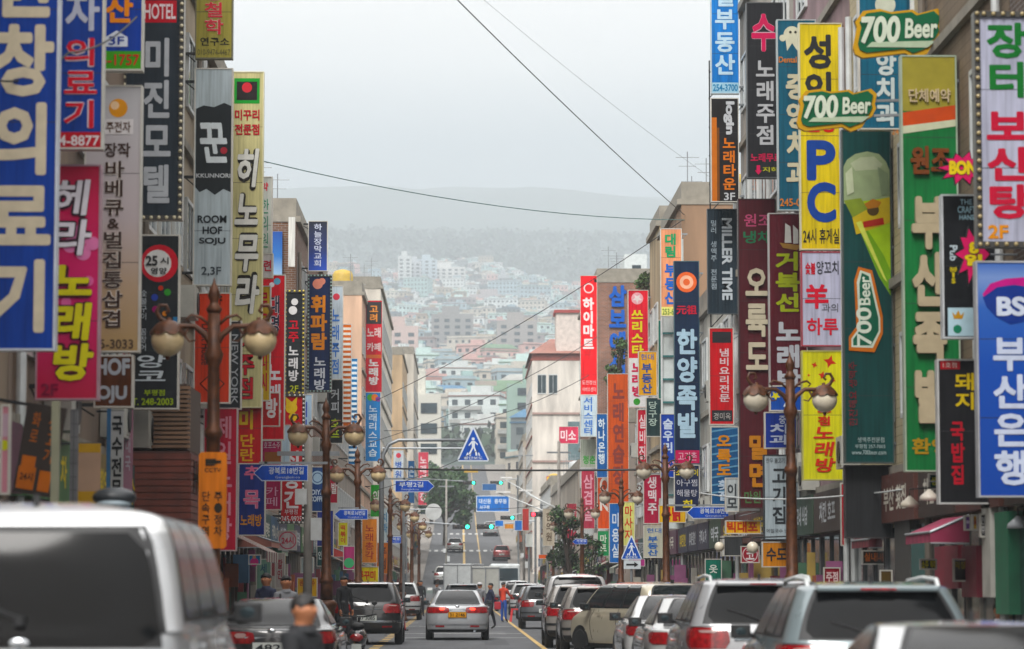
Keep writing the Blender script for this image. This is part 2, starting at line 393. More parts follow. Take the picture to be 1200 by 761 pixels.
# ---- left side, nearest first
sign('L', (-20, 68, -120, 411), [('원창의료기', 'v', -9, -67, 62, 396, CREAM, dict(off=.06))], '153f94', 'tall blue sign with thick cream letters at the far left edge', frame='c9cfdb')
s_ = sign('L', (36, 122, -90, 175), [('전자', 'v', 77, -62, 116, 40, 'b9bccb', B), ('의료기', 'v', 76, 43, 115, 153, 'c41a34', O('d6cbd6')), ('644-8877', 'h', 55, 159, 118, 171, 'e3d9da', dict(off=.02))], '1d3d8d',
     'blue sign with red letters above a dark red phone band', shapes=[('rect', 'b0122c', 38, 155, 121, 174)])
sign('L', (43, 117, 193, 469), [('헤라', 'v', 60, 208, 106, 303, 'e7e2ea', O('3a2330', .08, shear=.12)), ('노래방', 'v', 62, 305, 110, 450, 'd8cf12', O('4a1c20', .08, shear=.1, off=.06)), ('2F', 'h', 50, 450, 70, 464, '7c1238')],
     'cf0f5c', 'magenta karaoke sign with yellow and white brush letters and pale flowers', frame='b28a98', bg_mat=lambda h: ramp_mat('magenta_print', [(0, 'b80f3c'), (.45, 'd4106a'), (1, 'c81040')], 2, .4, 0, h), dY=.8,
     shapes=[('disc', 'dd7fae', 95, 278, 9), ('disc', 'dd7fae', 82, 288, 9), ('disc', 'dd7fae', 97, 297, 9), ('disc', 'dd7fae', 108, 286, 8), ('disc', 'dd7fae', 86, 272, 8), ('disc', 'e9b6ce', 94, 286, 5), ('disc', 'd9679e', 104, 330, 6), ('disc', 'd9679e', 78, 355, 6)])
sign('L', (96, 168, -60, 83), [('산', 'v', 124, -8, 156, 30, 'e08a1c', dict(off=.06)), ('부동', 'v', 124, -56, 156, -10, 'e08a1c', dict(off=.06)), ('3F', 'h', 128, 43, 146, 53, '233a8a', dict(off=.02)), ('245-1757', 'h', 103, 64, 164, 77, 'b8321c', dict(off=.02))], '173d96',
     'blue sign with an orange letter and a green phone band', shapes=[('rect', '4c9a28', 98, 60, 167, 82), ('poly', 'd6dbe6', [(124, 55), (150, 55), (150, 44), (137, 36), (124, 44)])])
sign('L', (98, 165, 100, 413), [('주전자', 'h', 123, 143, 152, 156, '5a4234', dict(off=.02)), ('장작', 'h', 121, 168, 152, 185, '40302a', dict(off=.03)), ('바베큐', 'v', 122, 188, 145, 255, '40302a', O('e6ded6')), ('&', 'h', 126, 257, 140, 269, '40302a'),
     ('벌집통삼겹', 'v', 121, 271, 145, 386, '40302a', O('e6ded6')), ('245-3033', 'h', 104, 398, 158, 409, '5a4a3c', dict(off=.02))], 'bdb4b4', 'pale grey to tan barbecue sign with a small kettle drawing',
     bg_mat=lambda h: ramp_mat('tan_print', [(0, 'b0905c'), (.25, 'b79c80'), (.5, 'bdb0b2'), (1, 'b9b9bc')], 2, .42, 0, h), bulbs=None, shapes=[('disc', 'd8952a', 137, 127, 11), ('disc', 'e9c9a4', 133, 124, 5), ('rect', 'd8d4d4', 121, 140, 155, 158)], dY=.5)
sign('L', (143, 215, -40, 258), [('HOTEL', 'h', 168, 5, 205, 23, 'e8d8dc', dict(off=.02)), ('미진모텔', 'v', 168, 42, 201, 242, 'b4b8bd', dict(off=.05))], '2c343c', 'dark motel sign with silver letters framed by light bulbs', bulbs='cfc6a6', shapes=[('rect', 'b3102e', 152, 1, 206, 27)])
sign('L', (229, 273, -40, 69), [('양철학', 'v', 240, -18, 262, 42, 'c23a44', O('e0c6b8', .03)), ('연구소', 'h', 235, 44, 269, 54, '26241c', dict(off=.02)), ('010-9474-4467', 'h', 232, 58, 270, 65, '55553a', dict(off=.0))], 'a39b5a', 'olive sign with red letters hanging highest on the left', frame='6d6a50')
sign('L', (227, 272, 80, 335), [('꾼', 'v', 234, 138, 266, 196, 'd4dce0', dict(off=.05, shear=-.15)), ('KKUNNORI', 'h', 230, 204, 270, 209, 'c8ccd0', dict(off=.02)), ('ROOM', 'h', 232, 253, 266, 262, '23282c', B), ('HOF', 'h', 238, 266, 261, 275, '23282c', B), ('SOJU', 'h', 234, 279, 265, 288, '23282c', B), ('2,3F', 'h', 237, 313, 260, 324, '3a4248', dict(off=.02))],
     'b6c1c6', 'pale blue pub sign with a black brush patch and ROOM HOF SOJU', shapes=[('poly', '23282b', [(229, 128), (238, 124), (250, 126), (262, 121), (271, 125), (271, 226), (262, 222), (252, 229), (242, 222), (234, 226), (229, 220)]), ('disc', 'a6303c', 262, 177, 4)])
sign('L', (270, 308, 84, 478), [('미꾸리', 'h', 274, 129, 303, 142, 'a51c2a', B), ('전문점', 'h', 274, 146, 303, 159, 'a51c2a', B), ('히노무라', 'v', 276, 172, 304, 372, 'd2d2cc', O('25221c', .09, shear=.1, off=.05)), ('이주점', 'v', 278, 385, 300, 470, 'b01c2a', O('2a2018'))],
     'c3bd92', 'cream sign with white black-edged brush letters and a green framed picture on top', frame='d4cfa8', shapes=[('rect', '2f8a3a', 273, 92, 303, 122), ('rect', '201c1c', 276, 96, 300, 118), ('disc', 'b8303a', 288, 103, 6)])
sign('L', (152, 210, 275, 480), [('25', 'h', 170, 300, 184, 312, '2a2a2c', B), ('시', 'h', 187, 302, 197, 310, '2a2a2c'), ('영양', 'h', 176, 314, 195, 322, '2a2a2c'), ('앙코', 'v', 160, 415, 196, 450, 'c4cbd0', dict(off=.02, shear=.15)), ('부평점', 'h', 170, 457, 194, 464, '9fb52a', dict(off=.02)), ('T. 248-2003', 'h', 156, 467, 204, 475, '9fb52a', dict(off=.02)), ('숯불구이 꼼장어', 'v', 165, 340, 172, 412, 'b9bfc4', dict(off=.0))],
     '25282b', 'charcoal grill sign with a round red and white badge', shapes=[('disc', 'b91c30', 186, 309, 22), ('disc', 'd5d5d3', 184, 309, 16), ('disc', '8e1c5c', 182, 363, 4), ('disc', '3f8f3c', 196, 343, 4), ('disc', '2a3f9a', 181, 349, 4), ('disc', 'b23a2a', 188, 338, 3), ('disc', 'c47a20', 193, 368, 3), ('rect', '2f6f9c', 203, 372, 208, 400)], dY=.4)
sign('L', (110, 156, 416, 478), [('HOF', 'h', 112, 420, 152, 440, 'a8adb4', dict(off=.06)), ('SOJU', 'h', 104, 452, 149, 473, 'a8adb4', dict(off=.06))], '55301c', 'small brown louvred sign with grey letters OF and OJ', dY=1.4, slats=None)
sign('L', (227, 270, 343, 473), [('Draft House', 'r', 236, 380, 246, 428, '3a1a10', dict(off=.01)), ('7F', 'h', 253, 347, 260, 358, '3a1a10')], 'c14420', 'orange red sign with Draft House written down it', shapes=[('poly', '3a1a10', [(249, 436), (264, 450), (249, 465), (234, 450)]), ('poly', 'c14420', [(249, 438), (262, 450), (249, 463), (236, 450)])], dY=.3)
sign('L', (250, 283, 376, 480), [('NEW YORK', 'r', 271, 392, 279, 474, 'a9aeb2', dict(off=.01))], '2b3034', 'narrow black sign reading NEW YORK beside the orange one', dY=.8)
sign('L', (238, 278, 478, 646), [('제일노래방', 'v', 252, 486, 272, 636, 'cf8d9c', dict(off=.03))], 'b1163c', 'crimson sign hanging low behind the nearest lamp post', frame='b9a7a8')
sign('L', (268, 307, 455, 597), [('미', 'v', 279, 479, 298, 505, 'd8b818', dict(off=.05)), ('단란주점', 'v', 281, 508, 298, 576, 'd8a818', dict(off=.03))], 'b51428', 'red sign with yellow letters above the blue arrow street sign', dY=.5)
sign('L', (278, 317, 335, 470), [('로그인피씨', 'v', 304, 340, 314, 460, 'b02030')], 'c8a81c', 'yellow strip sign half hidden by the cream sign', dY=1.5)
sign('L', (302, 319, 207, 322), [('약', 'h', 306, 214, 314, 224, 'b8283a'), ('한의원', 'v', 306, 232, 315, 292, '2b7a5a', dict(off=.0))], 'b9bcb6', 'slim grey clinic sign beside the cream sign', dY=0)
sign('L', (304, 320, 297, 326), [('련', 'h', 309, 305, 318, 318, 'b02038')], 'd0cccc', 'tiny white square sign with one red letter', dY=-1)
sign('L', (303, 334, 322, 516), [('대명', 'v', 315, 345, 328, 392, '24283a', O('cfc6cc')), ('노래방', 'v', 314, 424, 330, 500, 'd2ccd2', dict(off=.05)), ], 'b81430', 'bright red sign with dark and white letters and a blue flourish', shapes=[('disc', '5f9ab4', 324, 330, 4), ('disc', 'd2ccd2', 318, 334, 3)])
sign('L', (306, 328, 460, 500), [('방', 'v', 311, 465, 325, 492, 'd9d4d8', dict(off=.06))], 'b6142a', 'small red sign bearing a single white letter', dY=-.5)
sign('L', (306, 330, 516, 598), [('호프소주', 'h', 309, 518, 328, 526, 'd2c0cc', dict(off=0)), ('카페', 'v', 312, 570, 326, 594, 'c8a0b8', dict(off=0))], '9c1c50', 'plum coloured sign with small food pictures', shapes=[('rect', '8c5a30', 310, 530, 328, 544), ('rect', '8b2038', 310, 548, 328, 562)], dY=.3)
sign('L', (327, 357, 462, 614), [('야', 'v', 331, 500, 350, 524, 'dcc81c', dict(off=.06)), ('식공간', 'v', 333, 527, 352, 598, 'd4ccce', dict(off=.05)), ('부평점', 'h', 334, 597, 349, 603, 'd4ccce', dict(off=0)), ('245-9925', 'h', 330, 605, 354, 612, 'd4ccce', dict(off=.01))],
     'b5142c', 'red sign with a yellow cartoon cat and white dotted edge', bulbs='d8d4d0', shapes=[('disc', 'd9b81c', 341, 478, 7), ('disc', 'd9b81c', 343, 489, 5), ('poly', 'd9b81c', [(335, 474), (334, 465), (341, 471)]), ('poly', 'd9b81c', [(342, 471), (348, 465), (347, 474)])])
sign('L', (333, 357, 340, 462), [('고주', 'v', 338, 374, 350, 402, 'b0202e', B), ('노래방', 'v', 338, 404, 350, 448, 'c8c8ca', B), ('2F', 'h', 340, 452, 350, 459, 'a8b030', dict(off=.01))], '24272a', 'black karaoke sign bordered by yellow bulbs', bulbs='c8b43a', shapes=[('disc', 'c8c8c8', 345, 354, 4), ('disc', 'c8c8c8', 343, 364, 5)])
sign('L', (361, 384, 259, 318), [('하늘장막교회', 'v', 368, 262, 377, 313, 'c0c6d8', dict(off=.02))], '1c2a6a', 'small church sign fading from black to blue on top', bg_mat=lambda h: ramp_mat('blue_fade', [(0, '1f49b0'), (.4, '20306a'), (1, '22262e')], 2, .4, 0, h))
sign('L', (360, 389, 322, 460), [('휘파람', 'v', 364, 345, 383, 412, 'd88a24', dict(off=.06)), ('노래방', 'v', 368, 417, 382, 458, 'c8ccd4', B)], '14264e', 'navy karaoke sign with orange letters and a pink pig', bulbs='9ab8b0', shapes=[('disc', 'd88c78', 372, 333, 6), ('disc', 'd88c78', 377, 330, 4)])
sign('L', (386, 402, 335, 445), [('노래주점', 'v', 389, 360, 398, 440, '3a6ab0', dict(off=.03))], 'b9c4cc', 'pale sign with blue letters behind the navy sign', shapes=[('disc', 'b83a4a', 394, 348, 4)])
sign('L', (384, 402, 445, 520), [('커피', 'v', 388, 455, 398, 485, 'b8bcc0'), ('호프', 'v', 388, 490, 398, 515, 'a8b838')], '1e2226', 'black sign with green letters behind the second lamp', dY=1)
sign('L', (398, 412, 380, 500), [], 'c46a3a', 'slim orange ladder striped sign', slats=None, shapes=[('rect', 'd8d4cc', 399, 384 + 6 * k, 411, 387 + 6 * k) for k in range(19)], dY=2)
sign('L', (408, 419, 420, 545), [], '2f6a9c', 'slim blue ladder striped sign', shapes=[('rect', 'c8d0d4', 409, 424 + 6 * k, 418, 427 + 6 * k) for k in range(20)], dY=4)
sign('L', (428, 448, 352, 460), [('고려', 'v', 433, 357, 443, 378, 'd8904a', B), ('노래', 'h', 430, 384, 446, 396, 'e0c8c8', B), ('카페', 'h', 430, 402, 446, 412, 'e0c8c8', B), ('노래방', 'v', 432, 420, 444, 452, 'e4e0e0', dict(off=.07))], 'c82c3a', 'faded red and black karaoke sign on the white tower corner', shapes=[('rect', '2c2c2e', 429, 354, 447, 380), ('rect', 'c86a34', 429, 416, 447, 420)])
sign('L', (428, 446, 460, 541), [('노래리스교습', 'v', 432, 474, 442, 536, 'c8d8e4', dict(off=.02))], '2a7ab8', 'sky blue sign topped with a cluster of fruit', shapes=[('disc', '4a9a3c', 434, 466, 4), ('disc', 'd0742c', 439, 466, 4), ('disc', '7a3a8a', 443, 468, 3)], dY=.6)
sign('L', (279, 311, 543, 628), [('추', 'v', 286, 545, 304, 563, 'cc6c8c', B), ('목', 'v', 285, 572, 305, 598, 'cc6c8c', O('d8c8d4', .03)), ('노래방', 'h', 282, 603, 307, 617, 'c88a2c', dict(off=.03))], '1f2f74', 'navy blue sign with pink letters below the arrow street sign', dY=-.6)
sign('L', (371, 391, 598, 652), [('대학약국', 'v', 377, 602, 386, 648, 'a8b0cc', dict(off=.03))], '232f7a', 'dark blue pharmacy sign between two lamp posts')
sign('L', (362, 383, 547, 600), [('DIYA', 'h', 365, 574, 380, 580, 'b8c4d0', dict(off=.03)), ('COFFEE', 'h', 363, 582, 382, 588, 'b8c4d0', dict(off=.03))], '1f3d70', 'coffee shop sign with a pale round emblem', shapes=[('disc', '9ab2c4', 372, 560, 8), ('ring', '1f3d70', 372, 560, 6, 1)], dY=-.8)
sign('L', (424, 442, 608, 660), [('노래총각', 'v', 428, 614, 438, 656, '9a2a1c', dict(off=.02))], 'd2861c', 'orange yellow banner sign over the yellow menu boards', dY=0)
sign('L', (441, 456, 636, 673), [('주점', 'v', 444, 640, 453, 668, '5a2a10', dict(off=.02))], 'cf7a14', 'small orange sign low beside the gantry pole')
sign('L', (434, 448, 568, 606), [('약', 'v', 437, 574, 445, 590, 'e0e4dc')], '3fa040', 'bright green pharmacy sign far down the street', dY=1)
sign('L', (461, 473, 528, 575), [('병원', 'v', 463, 540, 471, 562, '2c5aa8')], 'c8d0d6', 'hazy white hospital sign left of the triangle sign', shapes=[('disc', 'c04050', 467, 534, 3)])
sign('L', (490, 502, 530, 592), [('노래연습장', 'v', 492, 534, 500, 588, 'd8c8ca')], 'b8384a', 'distant faded red sign beside the green tree')
sign('L', (386, 396, 545, 590), [('족발', 'v', 388, 550, 395, 580, 'd8d4d0')], 'a82a3c', 'narrow red sign behind the lamp globes', dY=1)
sign('L', (312, 340, 498, 560), [('소주방', 'v', 318, 505, 330, 550, '2c6aa0')], 'b6c8d4', 'white and blue sign behind the red signs', dY=5)
sign('L', (344, 366, 462, 545), [('피부과', 'v', 350, 470, 361, 530, '3a4a9a', dict(off=.04))], '9fb4c6', 'grey blue clinic sign behind the dotted red sign', dY=2.5)
# ---- right side, nearest first
sign('R', (1145, 1222, 306, 583), [('BS', 'h', 1169, 348, 1203, 371, 'c8d0e0', dict(off=.06)), ('부산은행', 'v', 1164, 392, 1204, 572, 'bfc8dc', dict(off=.05))], '0f47a0', 'big blue bank sign with a navy shield and magenta swoosh',
     bg_mat=lambda h: ramp_mat('bank_print', [(0, '0d3f98'), (.55, '0f47a4'), (.8, '2a5cb0'), (.93, '6f8cc4'), (1, '2a5cb0')], 2, .35, 0, h), frame='a9abb0',
     shapes=[('poly', 'b01c78', [(1153, 345), (1162, 333), (1180, 327), (1205, 325), (1215, 330), (1215, 350), (1180, 338), (1155, 352)]), ('poly', '13307c', [(1153, 349), (1170, 337), (1190, 334), (1215, 338), (1215, 365), (1200, 378), (1185, 381), (1168, 372), (1157, 360)])])
sign('R', (1143, 1222, 14, 290), [('장터', 'v', 1158, 24, 1205, 118, '1c6a30', dict(off=.05)), ('보신탕', 'v', 1156, 126, 1206, 260, 'b01238', dict(off=.06)), ('2F', 'h', 1156, 264, 1180, 280, 'cf8a2c', B)], 'b4b6c8', 'white lilac restaurant sign ringed by brass bulbs at the top right', bulbs='a59468', frame='6a6a62')
sign('R', (1104, 1168, 228, 397), [('Pub', 'r', 1113, 288, 1122, 306, 'b9c6cc', dict(off=.03)), ("봉's", 'v', 1112, 313, 1122, 333, 'c8b828', dict(off=.02)), ('THE', 'h', 1126, 234, 1140, 240, '9fc0cc', dict(off=0)), ('CRAFT', 'h', 1123, 242, 1144, 250, '9fc0cc', dict(off=.02)), ('HANS', 'h', 1125, 252, 1142, 258, '9fc0cc', dict(off=.01))],
     '17191c', 'black craft pub sign with a pale blue sticker at its foot', frame='c8ccce', dY=0, shapes=[('rect', 'b2ccd6', 1110, 361, 1164, 394), ('disc', '2c7a5c', 1121, 386, 5), ('poly', 'b98a2a', [(1115, 366), (1119, 370), (1122, 364), (1125, 370), (1129, 366), (1127, 374), (1117, 374)])])
sign('R', (1099, 1163, 421, 591), [('돼지', 'v', 1120, 436, 1144, 482, 'c8b020', O('3a2a10', .03)), ('국밥집', 'v', 1114, 492, 1130, 570, 'a01c2a', B), ('1호점', 'h', 1106, 425, 1122, 431, 'd0c0b8', dict(off=0))], '1a1a1d', 'black sign with yellow and red letters under the pub sign', frame='c0c0be', shapes=[('rect', '9a1624', 1103, 422, 1126, 433)])
sign('R', (1058, 1124, 65, 553), [('단체예약', 'h', 1067, 105, 1116, 121, 'b9a98c', dict(off=.02, depth=.03)), ('원조', 'h', 1068, 173, 1115, 206, '6a3a1c', dict(off=.05, depth=.05)),
     ('부산족발', 'v', 1068, 226, 1108, 502, 'a89c84', dict(off=.08, depth=.09)), ('환영', 'h', 1066, 514, 1108, 533, '9a7c20', dict(off=.04))],
     '13693c', 'tall green sign with rusty raised letters and an olive top', frame='9fae9a', shapes=[('rect', '8f8640', 1060, 67, 1122, 131), ('poly', 'b04818', [(1060, 133), (1122, 124), (1122, 141), (1060, 149)]), ('poly', 'b9bda4', [(1060, 149), (1122, 141), (1122, 149), (1060, 158)])])
sign('R', (988, 1046, 152, 543), [('한잔해요 생맥주', 'l', 993, 425, 1003, 500, '6e1a24', dict(off=0)), ('생맥주전문점', 'h', 1003, 513, 1034, 519, '9fb0b0', dict(off=0)), ('부평점 257-7003', 'h', 1000, 521, 1035, 526, '9fb0b0', dict(off=0)), ('www.700beer.com', 'h', 996, 528, 1036, 533, '9fb0b0', dict(off=0))], '163f3e',
     'dark green beer sign picturing a foaming glass', frame='3e4c4a',
     shapes=[('poly', '6f9a1c', [(990, 226), (1044, 222), (1044, 348), (1030, 325)]), ('poly', '9cbc24', [(996, 236), (1044, 230), (1044, 318), (1036, 300)]), ('poly', '8c9a78', [(990, 196), (994, 188), (1004, 181), (1018, 178), (1032, 181), (1040, 190), (1044, 200), (1044, 232), (990, 240)]),
             ('poly', 'a3ab90', [(998, 192), (1010, 185), (1026, 184), (1036, 193), (1032, 199), (1004, 201)]), ('poly', 'b9a414', [(997, 243), (1044, 232), (1044, 262), (1004, 276)]), ('poly', '7a8a3c', [(990, 236), (1010, 233), (1018, 246), (1000, 256)]), ('poly', 'c4cc6a', [(1004, 262), (1010, 260), (1040, 332), (1036, 328)]), ('disc', '4a3a1c', 1024, 247, 7), ('poly', '9a2a1c', [(1012, 261), (1036, 256), (1037, 264), (1013, 268)]), ('poly', 'a8702c', [(1014, 240), (1024, 234), (1034, 238), (1030, 244), (1018, 246)]), ('poly', 'b4bca0', [(992, 204), (1000, 196), (1002, 226), (994, 230)]), ('poly', '77866a', [(1030, 196), (1042, 204), (1043, 228), (1034, 230)]),
             ('poly', 'b86a1c', [(994, 412), (994, 396), (1003, 384), (1001, 330), (1006, 314), (1022, 318), (1024, 326), (1034, 372), (1034, 392), (1024, 414)]), ('poly', 'c8d2c4', [(997, 408), (997, 398), (1006, 386), (1004, 332), (1008, 318), (1020, 322), (1031, 374), (1031, 390), (1022, 409)]), ('poly', '0f5a44', [(999, 406), (999, 399), (1008, 387), (1007, 334), (1010, 321), (1018, 325), (1029, 375), (1029, 389), (1020, 406)])])
for it, rc, c_ in (('700', (1003, 360, 1021, 406), 'd4dcd0'),  ('Beer', (1006, 324, 1020, 358), 'd4dcd0')):
    o_ = [o for o in bpy.data.objects if o.get('label', '').startswith('dark green beer sign')][0]; w_ = None
    Yq = o_.location.y; X0, X1 = W(rc[0], 350, Yq).x - o_.location.x, W(rc[2], 350, Yq).x - o_.location.x; Z1, Z0 = W(1017, rc[1], Yq).z - o_.location.z, W(1017, rc[3], Yq).z - o_.location.z
    lettering(o_, it, 'l', (X0, Z0, X1, Z1), -.018, c_, off=.05)
sign('R', (937, 988, 27, 293), [('성인', 'v', 943, 38, 978, 128, '26282a', dict(off=.06)), ('전용', 'h', 944, 134, 980, 156, 'c02c28', dict(off=.05)), ('PC', 'v', 945, 162, 979, 264, '123c86', dict(off=.08)), ('24시 휴게실', 'h', 940, 268, 982, 286, '2a2a20', dict(off=.02))], 'd2be1a', 'bright yellow PC room sign with blue letters P and C', frame='cfcaa8')
sign('R', (939, 988, 295, 406), [('숯불', 'h', 944, 308, 956, 322, 'b02030', B), ('양꼬치', 'h', 957, 306, 983, 322, '33333a', dict(off=.02)), ('羊', 'v', 943, 332, 969, 364, 'b81c34', dict(off=.05)), ('과의', 'h', 963, 356, 982, 366, '55555c', dict(off=.01)), ('하루', 'h', 945, 373, 982, 393, 'b81c34', dict(off=.03))], 'b2b3c6', 'pale lilac lamb skewer sign with red and black letters', frame='a83848')
sign('R', (940, 988, 411, 563), [('가요주점', 'v', 958, 452, 974, 500, 'b03018', dict(off=.06)), ('노래방', 'v', 954, 498, 978, 555, 'b03018', dict(off=.04, shear=.2))], 'cbc81c', 'lime yellow sign scattered with red stars', frame='b8b45a', shapes=[('star', 'b03018', 973, 424, 8, 4), ('star', 'b03018', 964, 440, 5, 4), ('star', 'b03018', 955, 428, 4, 4), ('star', 'b03018', 948, 440, 2, 4), ('star', 'b03018', 977, 446, 3, 4)])
sign('R', (990, 1046, 545, 631), [], '2a2b2d', 'blank charcoal sign box under the beer sign', frame='3a3436', dY=.5)
sign('R', (1006, 1066, -40, 152), [('앙치과', 'v', 1026, 60, 1050, 150, 'b9c4c4', dict(off=.06)), ('2456', 'h', 1044, 151, 1060, 158, 'b9702a', dict(off=0))], '0f5c74', 'teal dental clinic sign with white letters behind the beer logo', shapes=[('disc', 'c0c4b4', 1038, 6, 12), ('poly', 'c0c4b4', [(1028, 8), (1030, 24), (1036, 14), (1042, 24), (1050, 8)])])
sign('R', (911, 957, 23, 247), [('Dental', 'h', 913, 67, 934, 74, 'b9743a', dict(off=.02)), ('중앙치과', 'v', 921, 84, 948, 222, 'b9b49c', dict(off=.06)), ('245-0456', 'h', 913, 233, 953, 242, 'b9743a', dict(off=.02))], '0f5468', 'teal dental sign with a cartoon tooth and cream letters', frame='a9b4b6',
     shapes=[('disc', 'c4c4ae', 929, 41, 10), ('poly', 'c4c4ae', [(921, 44), (923, 60), (929, 51), (935, 60), (938, 44)]), ('disc', 'c4c4ae', 918, 45, 4), ('disc', '2a2a28', 927, 38, 1.5), ('disc', '2a2a28', 933, 38, 1.5)])
sign('R', (901, 946, 250, 470), [('거북선', 'v', 909, 294, 938, 368, '8f9a20', dict(off=.06)), ('노래방', 'v', 909, 374, 938, 462, 'a5a8ae', dict(off=.07))], '551c26', 'maroon ridged sign with a sailing ship picture on top', slats=26, frame='a9a4a2', shapes=[('poly', 'b9b9b4', [(920, 285), (921, 262), (927, 266), (928, 285)]), ('poly', 'b9b9b4', [(930, 286), (930, 264), (936, 270), (936, 286)]), ('poly', '8a6a3a', [(914, 285), (940, 288), (934, 294), (918, 291)])])
sign('R', (902, 940, 452, 482), [('2F', 'h', 918, 462, 930, 477, 'c8d0d8', B)], '1a4a9a', 'small blue 2F sign with a yellow star behind the lamp', shapes=[('star', 'c8c01c', 909, 464, 6, 5)], dY=-.4)
sign('R', (896, 934, 483, 526), [('중앙', 'h', 913, 487, 930, 497, 'b0b8cc', dict(off=.02)), ('치과', 'v', 902, 496, 926, 522, 'b0b8cc', B)], '1c3488', 'dark blue dental sign low behind the lamp pole', dY=.8)
sign('R', (895, 938, 533, 633), [('고기집', 'v', 905, 546, 922, 616, '2c3034', dict(off=.04)), ('한우 불고기 전문', 'h', 898, 537, 930, 543, '2c3034', dict(off=0)), ('메밀국수 냉면', 'h', 898, 620, 928, 625, '2c3034', dict(off=0))], 'a5b0b6', 'white meat restaurant sign with black letters', frame='2a3036')
sign('R', (893, 954, 635, 665), [('수도', 'h', 898, 642, 922, 658, '2c2a30', B), ('주점', 'h', 926, 642, 950, 656, '9a2c1c', B)], 'c8861a', 'orange low sign behind the nearest right lamp pole', dY=3)
sign('R', (875, 918, 3, 209), [('수', 'v', 881, 12, 910, 64, 'b81c50', O('c9a8b4', .03, off=.05)), ('노래주점', 'v', 886, 68, 908, 172, 'a9abae', dict(off=.04)), ('노래무료', 'h', 879, 180, 915, 190, 'a81c44', B), ('지하', 'h', 893, 196, 912, 202, 'a8a840', dict(off=.02))], '232427', 'charcoal karaoke sign with one large pink brush letter', frame='55585a', shapes=[('poly', 'b81c50', [(886, 194), (890, 194), (890, 200), (892, 200), (888, 205), (884, 200), (886, 200)])])
sign('R', (866, 910, 233, 596), [('원조', 'h', 873, 251, 905, 266, 'a84a6a', dict(off=.02)), ('냉채', 'h', 872, 271, 905, 286, '2a6a4a', dict(off=.03)), ('오륙도', 'v', 874, 310, 900, 442, 'b4ac98', dict(off=.05, depth=.06)), ('밀면', 'v', 876, 508, 900, 574, 'a8701c', dict(off=.06, depth=.04)), ('만원', 'h', 871, 576, 890, 590, '4a6a44', dict(off=.03))], '47181f', 'tall maroon sign with raised cream letters and orange ones below', frame='3a2426')
sign('R', (833, 866, -30, 110), [('일부동산', 'v', 838, -18, 861, 90, 'b4cede', dict(off=.05)), ('254-3700', 'h', 835, 99, 864, 107, '2a7aa8', dict(off=.03))], '1378c0', 'sky blue estate agent sign at the top of the right side', shapes=[('rect', '9fc4d6', 834, 97, 865, 109)], frame='b4c4cc')
sign('R', (833, 866, 115, 237), [('login', 'r', 848, 119, 861, 158, 'b9bcc0', dict(off=.07)), ('노래타운', 'v', 847, 160, 862, 224, 'c47020', dict(off=.04)), ('3F', 'h', 848, 226, 861, 235, 'b9bcc0', dict(off=.02))], '1f1d1e', 'black sign with an orange fading left edge and login lettering', shapes=[('rect', 'b86a1c', 834, 138, 840, 236), ('rect', '6a4018', 840, 150, 843, 236)])
sign('R', (829, 864, 245, 368), [('MILLER TIME', 'r', 846, 256, 858, 352, 'b4bcc2', dict(off=.05)), ('밀러 생맥주 전문점', 'v', 833, 258, 840, 340, '9aa6ae', dict(off=.01))], '27333c', 'dark slatted bar sign reading MILLER TIME', slats=8, frame='3a454c')
sign('R', (831, 860, 384, 498), [('냄비요리전문', 'v', 843, 408, 855, 472, 'ccb4b8', dict(off=.03)), ('경미옥', 'h', 836, 484, 856, 492, 'a8a4a0', dict(off=0))], 'b40f2c', 'red hot pot sign with black labels top and bottom', shapes=[('rect', '26262a', 835, 389, 857, 402), ('rect', '26262a', 834, 481, 858, 494)])
sign('R', (833, 866, 500, 592), [('오륙도', 'v', 840, 508, 857, 560, 'b87a1c', dict(off=.06)), ('횟집', 'v', 841, 562, 856, 588, 'a8b8c8', B)], '24507a', 'blue wave striped sign with orange letters', dY=-.2, shapes=[('poly', '5a86a4', [(834, 505 + 9 * k), (865, 500 + 9 * k), (865, 502 + 9 * k), (834, 507 + 9 * k)]) for k in range(9)])
sign('R', (850, 866, 560, 600), [('이모', 'v', 852, 566, 864, 598, '3a3e42', B)], 'b0b6b8', 'off white noodle shop sign beside the blue wave sign', dY=-1.5)
sign('R', (790, 820, 306, 544), [('元祖', 'h', 793, 358, 817, 369, 'a81c34', dict(off=.04)), ('한양족발', 'v', 793, 384, 817, 516, '9fb8c8', dict(off=.06)), ('고기촌', 'h', 794, 530, 816, 540, 'd0a8b8', dict(off=0))], '12243c', 'navy pork restaurant sign with an orange round emblem', shapes=[('rect', 'a81c4c', 791, 528, 819, 543), ('disc', 'c8603a', 805, 331, 12), ('disc', 'd8a890', 805, 331, 8), ('disc', 'c8603a', 805, 331, 4)], bulbs=None, frame='3a5a66')
sign('R', (790, 820, 545, 600), [('소금구이', 'h', 792, 550, 818, 558, 'c8b83a', dict(off=.02)), ('아구찜', 'h', 793, 562, 817, 570, 'b8b8c0', dict(off=.0)), ('해물탕', 'h', 793, 574, 817, 582, 'b8b8c0', dict(off=.0)), ('회', 'h', 800, 586, 811, 597, 'c8b83a')], '1c2440', 'dark menu sign with yellow lines under the navy sign', dY=-.3)
sign('R', (774, 799, 268, 371), [('대림', 'v', 779, 273, 793, 303, '1c8a5c', dict(off=.06)), ('부동산', 'v', 779, 308, 793, 358, '2058a8', dict(off=.06)), ('253-6488', 'h', 776, 362, 798, 369, '3a6a3a', dict(off=.01))], 'd29474', 'salmon estate agent sign with green and blue letters', shapes=[('rect', 'd0cc7c', 775, 360, 798, 370)])
